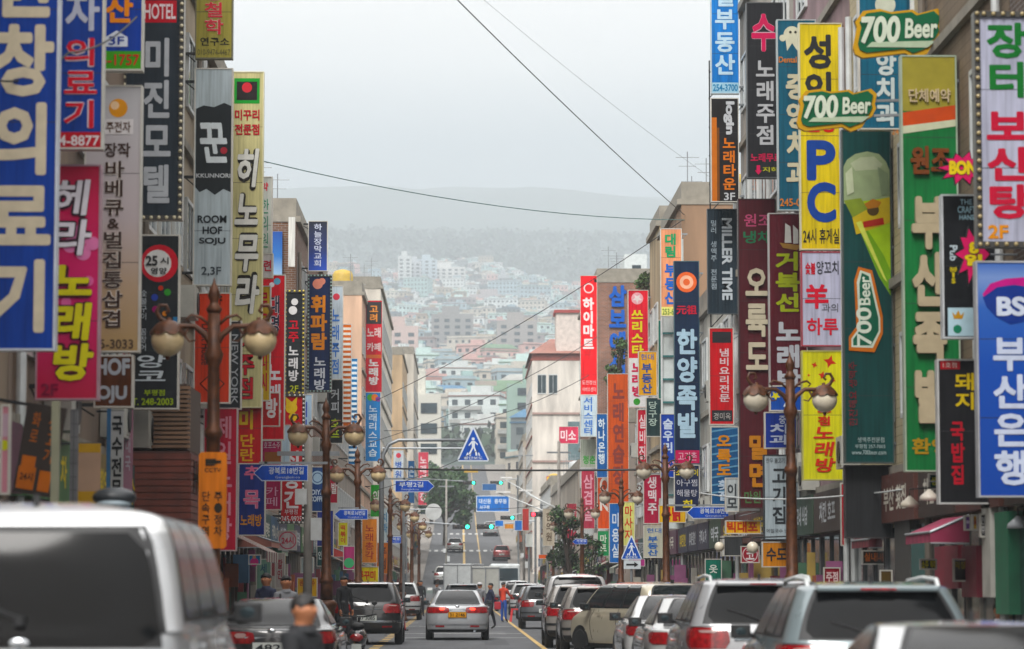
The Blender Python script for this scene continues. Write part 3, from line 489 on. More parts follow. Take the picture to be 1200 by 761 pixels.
sign('R', (771, 796, 375, 468), [('신안', 'h', 774, 377, 793, 390, 'b8c49c', dict(off=.02)), ('전당포', 'v', 775, 394, 791, 464, 'c0b87c', dict(off=.05))], '14665c', 'teal pawnshop sign with cream letters', dY=.4)
sign('R', (774, 799, 485, 560), [('술우리', 'v', 777, 490, 789, 532, 'b8c4d8', dict(off=.05)), ('호프', 'h', 777, 540, 796, 552, 'c88a9a')], '1c3c94', 'royal blue bar sign below the teal one', dY=.6)
sign('R', (754, 778, 556, 614), [('생맥주', 'v', 759, 558, 770, 604, 'd0c0c4', dict(off=.04))], 'a01c40', 'crimson draught beer sign behind the second right lamp')
sign('R', (736, 760, 340, 478), [('쓰리스타', 'v', 740, 362, 754, 418, 'd4c81c', dict(off=.06)), ('노래방', 'v', 740, 424, 754, 466, 'b81c4c', dict(off=.06))], 'c8303c', 'red over white karaoke sign with a star badge', shapes=[('rect', 'd0d0d0', 737, 420, 759, 477), ('disc', 'd8a0a8', 747, 350, 7), ('star', 'd8d0d0', 747, 350, 6, 5), ('disc', '3f8a3a', 746, 471, 4)])
sign('R', (748, 770, 412, 464), [('현대', 'h', 751, 415, 766, 422, '2c5a9a', dict(off=.01)), ('부동산', 'v', 752, 425, 764, 462, '2c4a8a', dict(off=.05))], 'd8a41c', 'small orange yellow estate agent sign', dY=-2)
sign('R', (757, 776, 466, 512), [('당구장', 'v', 760, 470, 770, 500, '9fb0a8')], '24383a', 'dark green billiard sign squeezed behind the navy sign')
sign('R', (747, 758, 480, 560), [('실비집', 'v', 749, 485, 757, 540, 'd8c4c8')], 'b8243c', 'slender red sign right of the brick building', dY=1)
sign('R', (712, 737, 438, 600), [('노래연습장', 'v', 718, 446, 732, 570, '7a3a34', dict(off=.06))], 'b8552c', 'faded orange sign with dull red letters on the brick building')
sign('R', (680, 700, 323, 463), [('하이마트', 'v', 683, 348, 696, 412, 'e4d4d4', dict(off=.07)), ('도전정신', 'h', 682, 446, 698, 451, 'e0c0c0', dict(off=0)), ('서비스센터', 'h', 682, 454, 698, 459, 'e0c0c0', dict(off=0))], 'dc2c38', 'tall plain red electronics sign standing against the sky', shapes=[('ring', 'e4c4c4', 690, 338, 6, 1.5)])
sign('R', (680, 700, 463, 512), [('서비스센터', 'v', 684, 465, 695, 510, '3a6ab0', dict(off=.04))], 'bccad2', 'white service centre sign directly under the red one', dY=0)
sign('R', (699, 712, 485, 560), [('하나은행', 'v', 701, 490, 709, 545, 'c8d4dc', B)], '1f5c9a', 'blue bank sign left of the orange brick sign', dY=-1)
sign('R', (680, 700, 515, 548), [('청춘', 'h', 683, 534, 698, 544, '4a9a4a', B)], 'a9b0a4', 'grey green sign with a small photo', dY=1)
sign('R', (681, 697, 550, 620), [('삼겹살', 'v', 684, 555, 695, 612, 'd09aa8')], 'a63a4c', 'faded wine red sign near the far lamps', dY=1.5)
sign('R', (700, 716, 553, 620), [('OK', 'v', 703, 558, 714, 600, 'e4dcd4', dict(off=.05))], 'd05a28', 'orange red OK sign by the third right lamp', dY=1)
sign('R', (729, 744, 588, 640), [('마사지', 'v', 732, 592, 741, 634, 'b8402c', dict(off=.03))], 'cfcf8a', 'pale yellow massage sign above the triangle sign', dY=-2)
sign('R', (714, 729, 590, 660), [('미용실', 'v', 717, 600, 726, 655, 'c0ccd8', dict(off=.03))], '1f62a8', 'blue hairdresser sign beside the pale yellow one', dY=-1)
sign('R', (754, 779, 616, 654), [('현대', 'h', 758, 619, 775, 625, '2f5c9a', dict(off=.01)), ('부동산', 'v', 759, 628, 771, 652, '2f5c9a', dict(off=.05))], 'b8b8a8', 'off white estate agent sign with blue letters', dY=-3)
sign('R', (772, 804, 592, 613), [('통닭', 'h', 775, 594, 799, 611, 'b02c20', dict(off=.06))], 'd8b018', 'yellow fried chicken sign with red letters', dY=-4)
sign('R', (850, 892, 610, 626), [('빅대포', 'h', 852, 611, 888, 624, 'a83a1c', dict(off=.05))], 'd8a81c', 'yellow tavern strip sign with red letters', dY=-3)
sign('R', (664, 676, 590, 640), [('약국', 'v', 666, 596, 674, 625, 'd8d8d8')], 'b04050', 'little red sign in front of the far tree')
sign('R', (655, 678, 500, 520), [('미소', 'h', 657, 504, 675, 517, 'e4d0d4', dict(off=.04))], 'c4405a', 'pink red sign by the pale cream building with the faded roof', dY=20)
sign('R', (640, 652, 558, 592), [('치킨', 'v', 642, 572, 650, 590, 'd8c0c0')], 'bc3a50', 'distant red sign with a yellow cap', shapes=[('rect', 'd8b838', 641, 559, 651, 570)], dY=30)

# ------------------------------------------------------------------ beer logos, starbursts (shaped boards of their own)
def logo_board(px, Y, label):
    x0, y0, x1, y1 = px; ym = (y0 + y1) / 2
    X0, X1 = W(x0, ym, Y).x, W(x1, ym, Y).x; Z1, Z0 = W((x0 + x1) / 2, y0, Y).z, W((x0 + x1) / 2, y1, Y).z
    w, h = X1 - X0, Z1 - Z0
    root = empty('logo_sign', ((X0 + X1) / 2, Y, Z0), label, 'sign', 'shaped beer logo boards')
    P = [(0, .2), (.05, .62), (.03, .74), (.12, .96), (.3, 1), (.42, .93), (.66, .97), (.72, .88), (.93, .98), (1, .84), (.97, .6), (.985, .5), (.93, .3), (.86, .22), (.8, .04), (.66, -.06), (.56, .06), (.1, -.02), (.02, .06)]
    root.rotation_euler = (0, R(-1.5), 0)
    def ins(k, dz=0): return [((x - .5) * w * k, h * (.5 + (z - .5) * (1 - (1 - k) * 1.6) + dz)) for x, z in P]
    MB().poly(ins(1), 0, .1).build('board', let('b9901c'), root)
    MB().poly(ins(.9, .02), -.02, -.002).build('logo_edge', let('0f5a3c'), root)
    MB().poly([(-w * .36, h * .2), (w * .3, h * .16), (w * .4, h * .3), (-w * .3, h * .3)], -.03, -.021).build('logo_swash', let('a9b8a0'), root)
    lettering(root, '700', 'h', (-w * .43, h * .27, w * .0, h * .84), -.022, 'c8d0c0', off=.05, shear=.14 * h, outline='0a4a30', ow=.1)
    lettering(root, 'Beer', 'h', (w * .06, h * .36, w * .41, h * .78), -.022, 'c8d0c0', off=.04, shear=.1 * h, outline='0a4a30', ow=.1)
    br = MB(); br.box(w * .4, .03, h * .3, FXW['R'] - (X0 + X1) / 2, .07, h * .36).box(w * .4, .03, h * .66, FXW['R'] - (X0 + X1) / 2, .07, h * .72).build('bracket', STEEL, root)
logo_board((1000, 10, 1108, 66), YS(79), 'upper green and yellow beer logo board')
logo_board((934, 104, 1029, 152), YS(76), 'lower green and yellow beer logo board overlapping the yellow PC sign')
def burst(cx, cy, rx, ry, Y, label, txt, mode):
    c = W(cx, cy, Y); k = Y / FPX; root = empty('starburst_sign', c, label, 'sign', 'pink starburst boards')
    pts = []; rr = random.Random(3)
    for i in range(20):
        t = 2 * math.pi * i / 20; q = (1 if i % 2 == 0 else .62) * rr.uniform(.88, 1.1); pts.append((rx * k * q * math.cos(t), ry * k * q * math.sin(t)))
    def scl(f): return [(x * f, z * f) for x, z in pts]
    MB().poly(scl(1.1), 0, .05).build('board', let('1c1c1e'), root); MB().poly(scl(1.0), -.012, -.001).build('burst', let('c41c5c'), root)
    lettering(root, txt, mode, (-rx * k * .6, -ry * k * .42, rx * k * .6, ry * k * .42), -.014, 'd8c01c', off=.09, outline='2a1c1c', ow=.06)
    MB().tube([(0, .03, 0), (FXW['R'] - c.x, .05, 0)], .015).build('bracket', STEEL, root)
burst(1128, 197, 27, 20, YS(90.5), 'pink starburst board with yellow letters above the pub sign', 'BON', 'h')
burst(1141, 298, 20, 36, YS(91.5), 'pink starburst board with stacked yellow letters beside the pub sign', '8일', 'v')

# ------------------------------------------------------------------ terrain, road
ZP = [(-200, 0), (200, 0), (255, .7), (310, 4.2), (380, 8.4), (450, 13.5), (600, 31), (800, 58), (1000, 84), (1300, 128), (1700, 190), (2000, 246), (2300, 312), (2500, 348), (2700, 366)]
def far(y): return y if y <= 450 else 450 + (y - 450) * 2.0
ZP = [(far(y), z if y <= 450 else 1.6 + (z - 1.6) * far(y) / y) for y, z in ZP]
def base_z(Y):
    for (a, za), (b, zb) in zip(ZP, ZP[1:]):
        if a <= Y <= b:
            t = (Y - a) / (b - a); return za + (zb - za) * t
    return ZP[0][1] if Y < ZP[0][0] else ZP[-1][1]
def terr(X, Y):
    z = base_z(Y)
    amp = max(0, min(1, (Y - 420) / 2000))
    off = max(0, abs(X - .3) - 14)
    n = mnoise.noise(Vector((X / 800, Y / 800, 3.1))) * 100 + mnoise.noise(Vector((X / 240, Y / 240, 1.7))) * 24
    ridge = -.00002 * (X + 400) ** 2 * max(0, (Y - 2600) / 2000)
    n *= .5 if Y > 2600 else 1
    return min(742, z + amp * n * min(1, off / 90) + ridge)
ys = [-120, 0, 100, 200] + list(range(220, 620, 15)) + list(range(630, 5000, 70)); xs = [-1900, -1500, -1100, -800, -600, -450, -350, -280, -220, -170, -130, -100, -75, -50, -35, -25, -14, -5, 5, 14, 25, 35, 50, 75, 100, 130, 170, 220, 280, 350, 450, 600, 800, 1100, 1500, 1900]
g = MB(); nx = len(xs)
vs = [(x, y, terr(x, y) - (.05 if y < 1000 else 0)) for y in ys for x in xs]
g.add(vs, [(j * nx + i, j * nx + i + 1, (j + 1) * nx + i + 1, (j + 1) * nx + i) for j in range(len(ys) - 1) for i in range(nx - 1)])
gm = mat('3c4c46', .9, var=.3, scale=.05, bump=.3)
tag(g.build('ground', gm, smooth=True), kind='structure')
asph = mat('4c4e51', .8, var=.28, scale=1.2, bump=.3)
ry = [-60, 0, 50, 100, 150, 200] + list(range(210, 620, 10))
def strip(name, xa, xb, dz, m, ys_=ry, z0=0, kind='structure'):
    b = MB(); vs = []
    for y in ys_:
        z = base_z(y) + dz; vs += [(xa, y, z), (xb, y, z)]
    b.add(vs, [(2 * i, 2 * i + 1, 2 * i + 3, 2 * i + 2) for i in range(len(ys_) - 1)]); return tag(b.build(name, m), kind=kind)
strip('road', -5.0, 6.2, .004, asph)
def pave(name, xa, xb):
    b = MB(); vs = []
    for y in ry:
        z = base_z(y); vs += [(xa, y, z), (xa, y, z + .14), (xb, y, z + .14), (xb, y, z)]
    fs = []
    for i in range(len(ry) - 1):
        for k in range(3): fs.append((4 * i + k, 4 * (i + 1) + k, 4 * (i + 1) + k + 1, 4 * i + k + 1))
    b.add(vs, fs); tag(b.build(name, mat('8d8780', .85, var=.15, scale=1.5, bump=.2, kind='tile')), kind='structure')
pave('pavement', -6.6, -3.6); pave('pavement', 5.0, 9.2)
for i_ in range(26):
    y_ = random.uniform(60, 250); x_ = random.uniform(-3.3, 3.5); l_ = random.uniform(1.5, 9); w_ = random.uniform(.4, 1.6); z_ = .0048 + i_ * .00018
    zz_ = base_z(y_); zy = base_z(y_ + l_)
    tag(MB().add([(x_, y_, zz_ + z_), (x_ + w_, y_, zz_ + z_), (x_ + w_, y_ + l_, zy + z_), (x_, y_ + l_, zy + z_)], [(0, 1, 2, 3)]).build('road_patch', mat(random.choice(['414346', '4b4d50', '606264']), .85, var=.2, scale=3, bump=.3)), kind='structure')
yel = mat('b99a5a', .7, var=.3, scale=5); whi = mat('b9b9b6', .7, var=.25, scale=5)
b = MB()
for y in range(8, 300, 1):
    if y % 3 == 0: continue
    z = base_z(y) + .010; z2 = base_z(y + .8) + .010; b.add([(-2.3, y, z), (-2.05, y, z), (-2.05, y + .8, z2), (-2.3, y + .8, z2)], [(0, 1, 2, 3)])
tag(b.build('road_marking', yel), kind='structure')
strip('road_marking', 2.05, 2.18, .010, yel); strip('road_marking', .25, .5, .012, yel, [y for y in ry if y >= 260])
def xwalk(Y, n=13, d=3.5, lab=None):
    b = MB()
    for k in range(n):
        x = -4.6 + k * .8; b.add([(x, Y, base_z(Y) + .014), (x + .42, Y, base_z(Y) + .014), (x + .42, Y + d, base_z(Y + d) + .014), (x, Y + d, base_z(Y + d) + .014)], [(0, 1, 2, 3)])
    tag(b.build('crosswalk', whi), kind='structure')
xwalk(262); xwalk(330); xwalk(375)
for Y in (88, 96, 112): 
    MBx = MB(); MBx.add([(-2, Y, .016), (2, Y, .016), (2, Y + .35, .016), (-2, Y + .35, .016)], [(0, 1, 2, 3)]); tag(MBx.build('stop_line', whi), kind='structure')

# ------------------------------------------------------------------ street buildings
_wf = MB(); _wf.box(0, 0, 0, .06, 1.6, .07).box(0, 0, 1.33, .06, 1.6, 1.4).box(0, 0, .07, .06, .07, 1.33).box(0, 1.53, .07, .06, 1.6, 1.33).box(0, .77, .07, .05, .83, 1.33)
WF = _wf.mesh('window', STEELW); WFD = _wf.mesh('window', mat('4a4038', .6))
_wp = MB(); _wp.box(.008, .03, .03, .03, 1.57, 1.37); WPN = _wp.mesh('pane', PANE)
_ac = MB(); _ac.box(0, 0, 0, .35, .85, .6).lathe((0, 0, 0), [(.01, 0)], 4)
def ac_unit(parent, x, y, z, rz=0):
    b = MB(); b.box(0, 0, 0, .34, .8, .58); b.box(-.01, .05, .05, 0, .5, .53); o = b.build('air_conditioner', mat('a9a9a2', .5, var=.1), parent, loc=(x, y, z)); o.rotation_euler = (0, 0, rz)
    f = MB(); f.lathe((0, 0, 0), [(.2, 0), (.2, .02)], 16); q = f.build('fan_grille', PLASTIC, o, loc=(-.012, .28, .29)); q.rotation_euler = (0, R(-90), 0)
def building(side, y0, y1, h, wall, label, front_x=None, depth=9, winf=True, brick='', floors_from=3.6, fh=3.1, winframe=None, roof='8a857a', front_windows=False, step=2.4, base=None, gf=True):
    X = front_x if front_x is not None else FXW[side]; sgn_ = -1 if side == 'L' else 1
    z0 = base_z((y0 + y1) / 2) if base is None else base
    root = empty('building', (X, y0, z0), label, 'building', 'shop buildings lining the street'); L_ = y1 - y0
    b = MB(); b.box(0, 0.03, -1.5, sgn_ * depth, L_ - .03, h); wm = mat(wall, .8, var=.24, scale=.6, bump=.15, kind=brick or 'wall'); b.build('wall', wm, root)
    c = MB(); c.box(-sgn_ * .14, -.0, h, sgn_ * (depth + .05), L_, h + .18); c.box(sgn_ * .003, .06, h + .18, sgn_ * .2, L_ - .06, h + .75).box(sgn_ * .2, .06, h + .18, sgn_ * depth, .25, h + .75); c.build('parapet', mat(roof, .8, var=.15, bump=.1), root)
    nfl = int((h - floors_from) / fh + .3); nb = max(1, int(L_ / step))
    for f in range(nfl):
        z = floors_from + f * fh + .7
        if z + 1.5 > h: break
        ld = MB(); ld.box(-sgn_ * .1, .1, z - .9, 0, L_ - .1, z - .75); ld.build('ledge', mat(roof, .8, var=.15, bump=.1), root)
        for k in range(nb):
            yy = .4 + (L_ - .8) * (k + .5) / nb - .8
            o = link('window', winframe or WF, root, (-sgn_ * .001, yy + (1.6 if sgn_ > 0 else 0), z)); 
            if sgn_ > 0: o.rotation_euler = (0, 0, R(180))
            link('pane', WPN, o)
        if front_windows:
            for k in range(int(depth / 2.6)):
                o = link('window', winframe or WF, root, (sgn_ * (1.2 + k * 2.4) + (0 if sgn_ > 0 else 1.6) - .2, -.0 + .02, z), R(-90) if True else 0)
                o.rotation_euler = (0, 0, R(-90)); o.location = (sgn_ * (1.0 + k * 2.4) - (0 if sgn_ > 0 else 1.6), .03, z)
                link('pane', WPN, o)
    rk = random.Random(int(y0 * 3 + h * 10))
    for k in range(1 + int(L_ / 9)):
        ty = 1.0 + rk.random() * max(.5, L_ - 3); tx = sgn_ * rk.uniform(.9, min(3, depth - .8))
        if rk.random() < .55: MB().lathe((tx, ty, h + .18), [(.5, 0), (.55, .1), (.55, 1.3), (.45, 1.5), (.1, 1.6)], 14).build('water_tank', mat(rk.choice(['b89a3a', '3a6a9a', 'b4b8b8']), .5), root, True)
        MB().tube([(tx * .6, ty + .7, h + .18), (tx * .6, ty + .7, h + 2.4)], .02).tube([(tx * .6 - .4, ty + .7, h + 2.2), (tx * .6 + .4, ty + .7, h + 2.2)], .012).tube([(tx * .6 - .3, ty + .7, h + 1.9), (tx * .6 + .3, ty + .7, h + 1.9)], .012).build('antenna', STEEL, root)
    # ground floor: shop bays
    if gf:
        nb = max(1, int(L_ / 3.4)); rr = random.Random(int(y0 * 7 + (3 if side == 'R' else 0)))
        cols = ['8c2233', '2a5a7a', '3a6a3a', '8a7434', '4a2a20', '8c887e', '5a3048', '2a2f4a', '8a4a2c', '24504e']
        for k in range(nb):
            a = .15 + (L_ - .3) * k / nb; e = .15 + (L_ - .3) * (k + 1) / nb - .12
            s = MB(); s.box(-sgn_ * .02, a, .15, -sgn_ * .05, e, 2.55); s.build('shop_window', PANE, root)
            m_ = MB()
            for t in (0, .33, .66, 1): m_.box(-sgn_ * .05, a + (e - a - .06) * t, .15, -sgn_ * .09, a + (e - a - .06) * t + .06, 2.55)
            m_.box(-sgn_ * .05, a, .0, -sgn_ * .12, e, .15); m_.build('mullion', mat(rr.choice(['4a3424', '5c6064', '2c2c2e', '6a665e']), .5), root)
            fs_ = MB(); fs_.box(-sgn_ * .003, a, 2.62, -sgn_ * .22, e, 3.4); fc = rr.choice(cols if not (side == 'R' and y0 < 76) else ['4c2a22', '3a2a22', '26402c', '5a3026', '2a2a40']); fa_ = fs_.build('fascia', mat(fc, .55, var=.25, kind='streak'), root)
            L_2 = []; text_on(L_2, rr.choice(['김밥천국 분식', '부산 횟집', '돼지국밥', '노래연습장', '약국', '안경 콘택트', '커피 & 차', '이모네 식당', '헤어샵', '휴대폰 할인', '옷수선', '치킨 호프']), 'h', 0, 2.8, min(2.4, (e - a) * .7), 3.2, 0, .035); lb_ = MB(); ym_ = (a + e) / 2 + sgn_ * min(2.4, (e - a) * .7) / 2
            for vs_, fs2 in L_2: lb_.add([(-sgn_ * (.222 - q_[1]), ym_ - sgn_ * q_[0], q_[2]) for q_ in vs_], fs2)
            lb_.build('lettering', let(rr.choice(['d8d4c8', 'd8c04a', 'c8ccd0'])), fa_)
            for q_ in range(0 if y0 < 46 else 3):
                pc = rr.choice(['7a2a30', '2a506f', '9a8038', '3a6248', '7a4066', '9a968c', '9a4e2a']); pa = a + .2 + rr.random() * max(.2, e - a - 1.2); pz = rr.uniform(.9, 1.7)
                MB().box(-sgn_ * .09, pa, pz, -sgn_ * rr.uniform(.12, .5), pa + .08 + .3 * (q_ == 0), pz + rr.uniform(.4, .8)).build('poster_board', mat(pc, .6), root)
            if rr.random() < .3 and not (side == 'R' and y0 < 76) and not (side == 'L' and y0 < 50):
                aw = MB(); c1 = rr.choice(['6c2a33', '2a4a3a', '7a4a3a', '8a847a', '3a4260']); x0_, x1_ = -sgn_ * .22, -sgn_ * 1.15
                nn = 10; aw.cur = 0
                for q in range(nn):
                    aw.cur = q % 2; ya = a + (e - a) * q / nn; yb = a + (e - a) * (q + 1) / nn
                    aw.add([(x0_, ya, 2.75), (x0_, yb, 2.75), (x1_, yb, 2.3), (x1_, ya, 2.3), (x1_, yb, 2.08), (x1_, ya, 2.08)], [(0, 1, 2, 3), (3, 2, 4, 5)])
                aw.build('awning', [mat(c1, .8), mat('a8a498', .8)], root)
    return root
building('L', 20, 33, 13.5, '8a7a68', 'tan walled shop building nearest on the left')
b2 = building('L', 33, 46, 15, '7b6a5c', 'brown rendered building behind the magenta sign')
b3 = building('L', 46, 56, 15.5, '9a8c76', 'beige building behind the motel sign')
building('L', 56, 72, 12.2, '7d7468', 'grey brown building behind the pale blue pub sign')
building('L', 72, 90, 8.5, '8b6f5a', 'low brick shop building behind the cream sign', brick='brick')
building('L', 90, 111.5, 12.9, '70482c', 'brown walled building with a blue billboard on its blank end', brick='brick', front_windows=False)
building('L', 112, 150, 9, '857b70', 'low grey building beyond the brown one')
building('L', 150, 170, 16.6, 'c9a68c', 'salmon coloured tower block with a narrow end wall', depth=2.2, front_windows=False)
building('L', 176, 205, 19.6, 'cfc8bc', 'white tower building carrying the faded karaoke sign', front_x=-4.9, depth=3.2)
building('L', 206, 250, 7.5, '8e8a84', 'low grey building down the left side')
building('L', 262, 285, 20.5, 'b59a78', 'tan building with heavy cornices left of the green tree', front_x=-5.3, depth=8)
building('L', 300, 330, 21, 'bdb6aa', 'off white apartment block beyond the tan building', front_x=-4.9, depth=14, front_windows=True)
# right
building('R', 24, 37.5, 13, '5c4638', 'dark brick building nearest on the right', brick='brick')
building('R', 37.5, 44.5, 15, '7c6a55', 'brown tiled building behind the pub sign', brick='tile')
building('R', 44.5, 53, 16.5, 'c3b592', 'cream tiled building behind the tall green sign', brick='tile')
building('R', 53, 62, 17, '8d7478', 'mauve rendered building behind the beer sign')
building('R', 62, 74, 16.2, '9a948c', 'grey building with downpipes behind the yellow PC sign')
building('R', 74, 93.5, 9.5, 'a9a79e', 'low pale building behind the maroon sign')
building('R', 94, 104, 14.0, '8c7058', 'brown rendered building with a sloping top wall', front_windows=False)
building('R', 104.5, 110, 14.6, 'a08c6c', 'tan building behind the salmon estate agent sign', front_windows=False, depth=5)
building('R', 119, 131, 12.4, '8a7c6a', 'set back tan building with pines on its roof', front_x=7.9, front_windows=False, depth=5)
building('R', 110.5, 118.5, 9, '8f857c', 'short grey building under the teal pawnshop sign')
building('R', 132, 152, 9, '8f857c', 'low grey building before the brick one')
building('R', 153, 175, 17.6, '8b5a42', 'red brick building with large blue letters on its end wall', brick='brick', front_windows=False)
building('R', 178, 230, 8.5, 'a59c90', 'low cream building far down the right side')
building('R', 232, 262, 9, 'a8a298', 'grey rendered low building near the crossing')
pk = building('R', 284, 310, 20.2, 'd6cfc6', 'pale cream building with a faded red brown roof', front_x=7.0, depth=12, front_windows=False, roof='8a4a40', gf=True)
MB().add([(-.3, -.3, 20.9), (12.3, -.3, 20.9), (12.3, 20, 20.9), (-.3, 20, 20.9), (2, 8, 23), (10.5, 8, 23)], [(0, 1, 5, 4), (1, 2, 5), (2, 3, 4, 5), (3, 0, 4)]).build('roof', mat('99695c', .8, var=.2), pk)
MB().box(2.4, 1, 20.2, 6.5, 5, 25.0).build('stair_tower', mat('cfc4bc', .8), pk); MB().box(2.2, .8, 25.0, 6.7, 5.2, 25.3).build('tower_eave', mat('9c3a34', .7), pk)
for wx, wz in ((.5, 16.9), (1.6, 16.9)):
    o_ = link('window', WF, pk, (wx, .03, wz), 0); o_.rotation_euler = (0, 0, R(-90)); o_.scale = (1, .55, 1.4); link('pane', WPN, o_)
MB().box(0, -.12, 14.9, 12, 0, 15.1).box(0, -.12, 10.2, 12, 0, 10.4).build('string_course', mat('a88c84', .8), pk); MB().box(3.5, -.1, 9.2, 11.5, .05, 14.2).build('front_glazing', PANE2, pk)
building('R', 318, 340, 12, 'b0a494', 'cream house beyond the pink building', front_x=6.8)
# blue letters on brick wall + rooftop tower etc.
def on_wall(root, txt, Y, px, col, mode='v', **kw):
    x0, y0, x1, y1 = px; L0 = root.location; a, c = W(x0, y1, Y), W(x1, y0, Y)
    return lettering(root, txt, mode, (a.x - L0.x, a.z - L0.z, c.x - L0.x, c.z - L0.z), Y - L0.y, col, **kw)
br_ = [o for o in bpy.data.objects if o.get('label', '').startswith('red brick building')][0]
on_wall(br_, '삼보예식장', 153.0, (714, 333, 734, 470), '1f55a8', off=.07, depth=.08)
bb_ = [o for o in bpy.data.objects if o.get('label', '').startswith('brown walled building')][0]
a, c = W(316, 330, 89.9), W(331, 272, 89.9)
MB().box(a.x, 89.8, a.z, c.x, 89.98, c.z).build('p', ramp_mat('sky_poster', [(0, '9ab8cc'), (.5, '2a6ab0'), (1, '1c4a98')], 2, .4, a.z, c.z)).name = 'billboard'
tag(bpy.data.objects['billboard'], 'blue sky picture billboard on the brown wall', 'billboard')
a, c = W(338, 313, 89.5), W(346, 255, 89.5)
b = MB(); b.box(a.x, 89.4, a.z, c.x, 89.6, c.z); tag(b.build('roof_sign', sgn('d4d4d0')), 'blank white vertical board at the corner of the brown building', 'sign')
for px_, Yq, s_, e_ in ((732, 300, 757, 298),):
    a, c = W(732, 345, 260), W(758, 298, 260); b = MB(); b.box(a.x, 260, 0, c.x, 268, c.z); root = empty('building', (0, 0, 0), 'plain white stair tower above the brick building', 'building'); b.build('wall', mat('ccd2d2', .8, var=.06), root)
    b2_ = MB(); q = W(746, 316, 259.9); b2_.box(q.x - .4, 259.9, q.z - .4, q.x + .4, 260, q.z + .4); b2_.build('window', PANE, root)
rnd = random.Random(11)
for side, ylist in (('L', ((40, 5.2), (52, 6.4), (60, 4.4), (66, 7.6), (98, 6.0))), ('R', ((41, 3.6), (48, 6.9), (58, 3.5), (66, 3.6), (70, 6.9), (100, 4), (52, 3.7)))):
    for y, z in list(ylist) + [(rnd.uniform(34, 150), rnd.choice([3.7, 5.0, 6.7, 8.1, 3.5])) for _ in range(16)]:
        roots = [o for o in bpy.data.objects if o.name.startswith('building') and o.parent is None and o.location.y <= y and (o.location.x < 0) == (side == 'L')]
        rt = max(roots, key=lambda o: o.location.y)
        ac_unit(rt, (-.36 if side == 'R' else .36), y - rt.location.y + (.8 if side == 'L' else 0), z, 0 if side == 'R' else R(180))
# downpipes
for side, ys_ in (('L', (33.4, 46.3, 55.4, 56.5, 71, 90.6)), ('R', (38, 44.1, 52.5, 53.5, 61.5, 62.5, 74.6, 93))):
    for y in ys_:
        roots = [o for o in bpy.data.objects if o.name.startswith('building') and o.parent is None and o.location.y <= y and (o.location.x < 0) == (side == 'L')]
        rt = max(roots, key=lambda o: o.location.y); b = MB(); q = .09 * (1 if side == 'L' else -1)
        b.tube([(q, y - rt.location.y, .3), (q, y - rt.location.y, 12)], .06, 8); b.build('downpipe', rnd.choice([STEELW, mat('6a6258', .6)]), rt)
# white lattice frame on the low pale building (right)
lf = empty('sign_scaffold', (6.75, 92.6, 3.4), 'white and teal ladder frame standing between the bar signs', 'scaffold')
b = MB(); c = MB()
for x in (-.32, .32): b.box(x - .03, -.03, 0, x + .03, .03, 9.5)
for k in range(13): c.box(-.29, -.02, .3 + k * .74, .29, .02, .36 + k * .74)
b.build('upright', STEELW, lf); c.build('rung', mat('2a6a6a', .5), lf)
MB().box(-.32, .06, 0, .40, .12, 9.3).build('backing', mat('c4cccb', .7), lf)

# low level wall features seen close on the right and left
def wall_panel(side, px0, px1, py0, py1, col, nm, parent, proud=.05, m=None, pyr=None):
    X = FXW[side]; P0, P1 = FX(px0, (py0 + py1) / 2, X), FX(px1, (py0 + py1) / 2, X); Ym = (P0.y + P1.y) / 2
    top, bot = FX((px0 + px1) / 2, py0, X).z, FX((px0 + px1) / 2, py1, X).z
    s = -1 if side == 'R' else 1; b = MB(); L0 = parent.location
    b.box(X - L0.x + s * .003, min(P0.y, P1.y) - L0.y, bot - L0.z, X - L0.x + s * proud, max(P0.y, P1.y) - L0.y, top - L0.z); return b.build(nm, m or mat(col, .6, var=.15), parent)
def bld(lbl): return [o for o in bpy.data.objects if o.get('label', '').startswith(lbl)][0]
bt = bld('brown tiled building'); dk = bld('dark brick building nearest'); ct = bld('cream tiled building')
wall_panel('R', 1108, 1136, 640, 690, '8a1c34', 'red_door', bt, .16); wall_panel('R', 1140, 1158, 640, 700, '7a1c30', 'red_door', bt, .16)
wall_panel('R', 1080, 1095, 620, 690, '2f5c58', 'glass_door', ct, .16); wall_panel('R', 1060, 1078, 600, 690, '3a3a38', 'shutter', ct, .16)
wall_panel('R', 1170, 1180, 590, 700, 'a9a8a0', 'door_jamb', bt, .22); wall_panel('R', 1184, 1200, 600, 720, '1c6a4a', 'green_door', bt, .2)

def awning(px0, px1, py0, py1, Y, side, label, c1, c2, dep=.9, ln=2.2):
    a, c = W(px0, py0, Y), W(px1, py1, Y); root = empty('awning', (0, 0, 0), label, 'awning'); b = MB(); n = 12
    Y2 = Y + ln; w0, w1 = (a.x, c.x)
    inner = w1 if side == 'R' else w0; outer = w0 if side == 'R' else w1; zt, zb = a.z, c.z + .12
    for q in range(n):
        b.cur = q % 2; ya = Y + ln * q / n; yb = Y + ln * (q + 1) / n
        b.add([(inner, ya, zt), (inner, yb, zt), (outer, yb, zb), (outer, ya, zb), (outer, yb, zb - .14), (outer, ya, zb - .14)], [(0, 1, 2, 3), (3, 2, 4, 5)])
    b.cur = 0; b.add([(inner, Y, zt), (outer, Y, zb), (outer, Y, zb - .14), (inner, Y, zb - .14)], [(0, 1, 2, 3)])
    b.build('canopy', [mat(c1, .75), mat(c2, .75)], root); f = MB(); f.tube([(inner, Y, zt), (outer, Y, zb)], .02).tube([(outer, Y, zb), (outer, Y2, zb)], .02).tube([(inner, Y + .01, zb - .16), (outer, Y + .01, zb - .15)], .015); f.build('frame', STEEL, root)
awning(1090, 1136, 604, 634, 39.5, 'R', 'faded magenta awning over the red door at right', '8c1f45', '9c2a50')
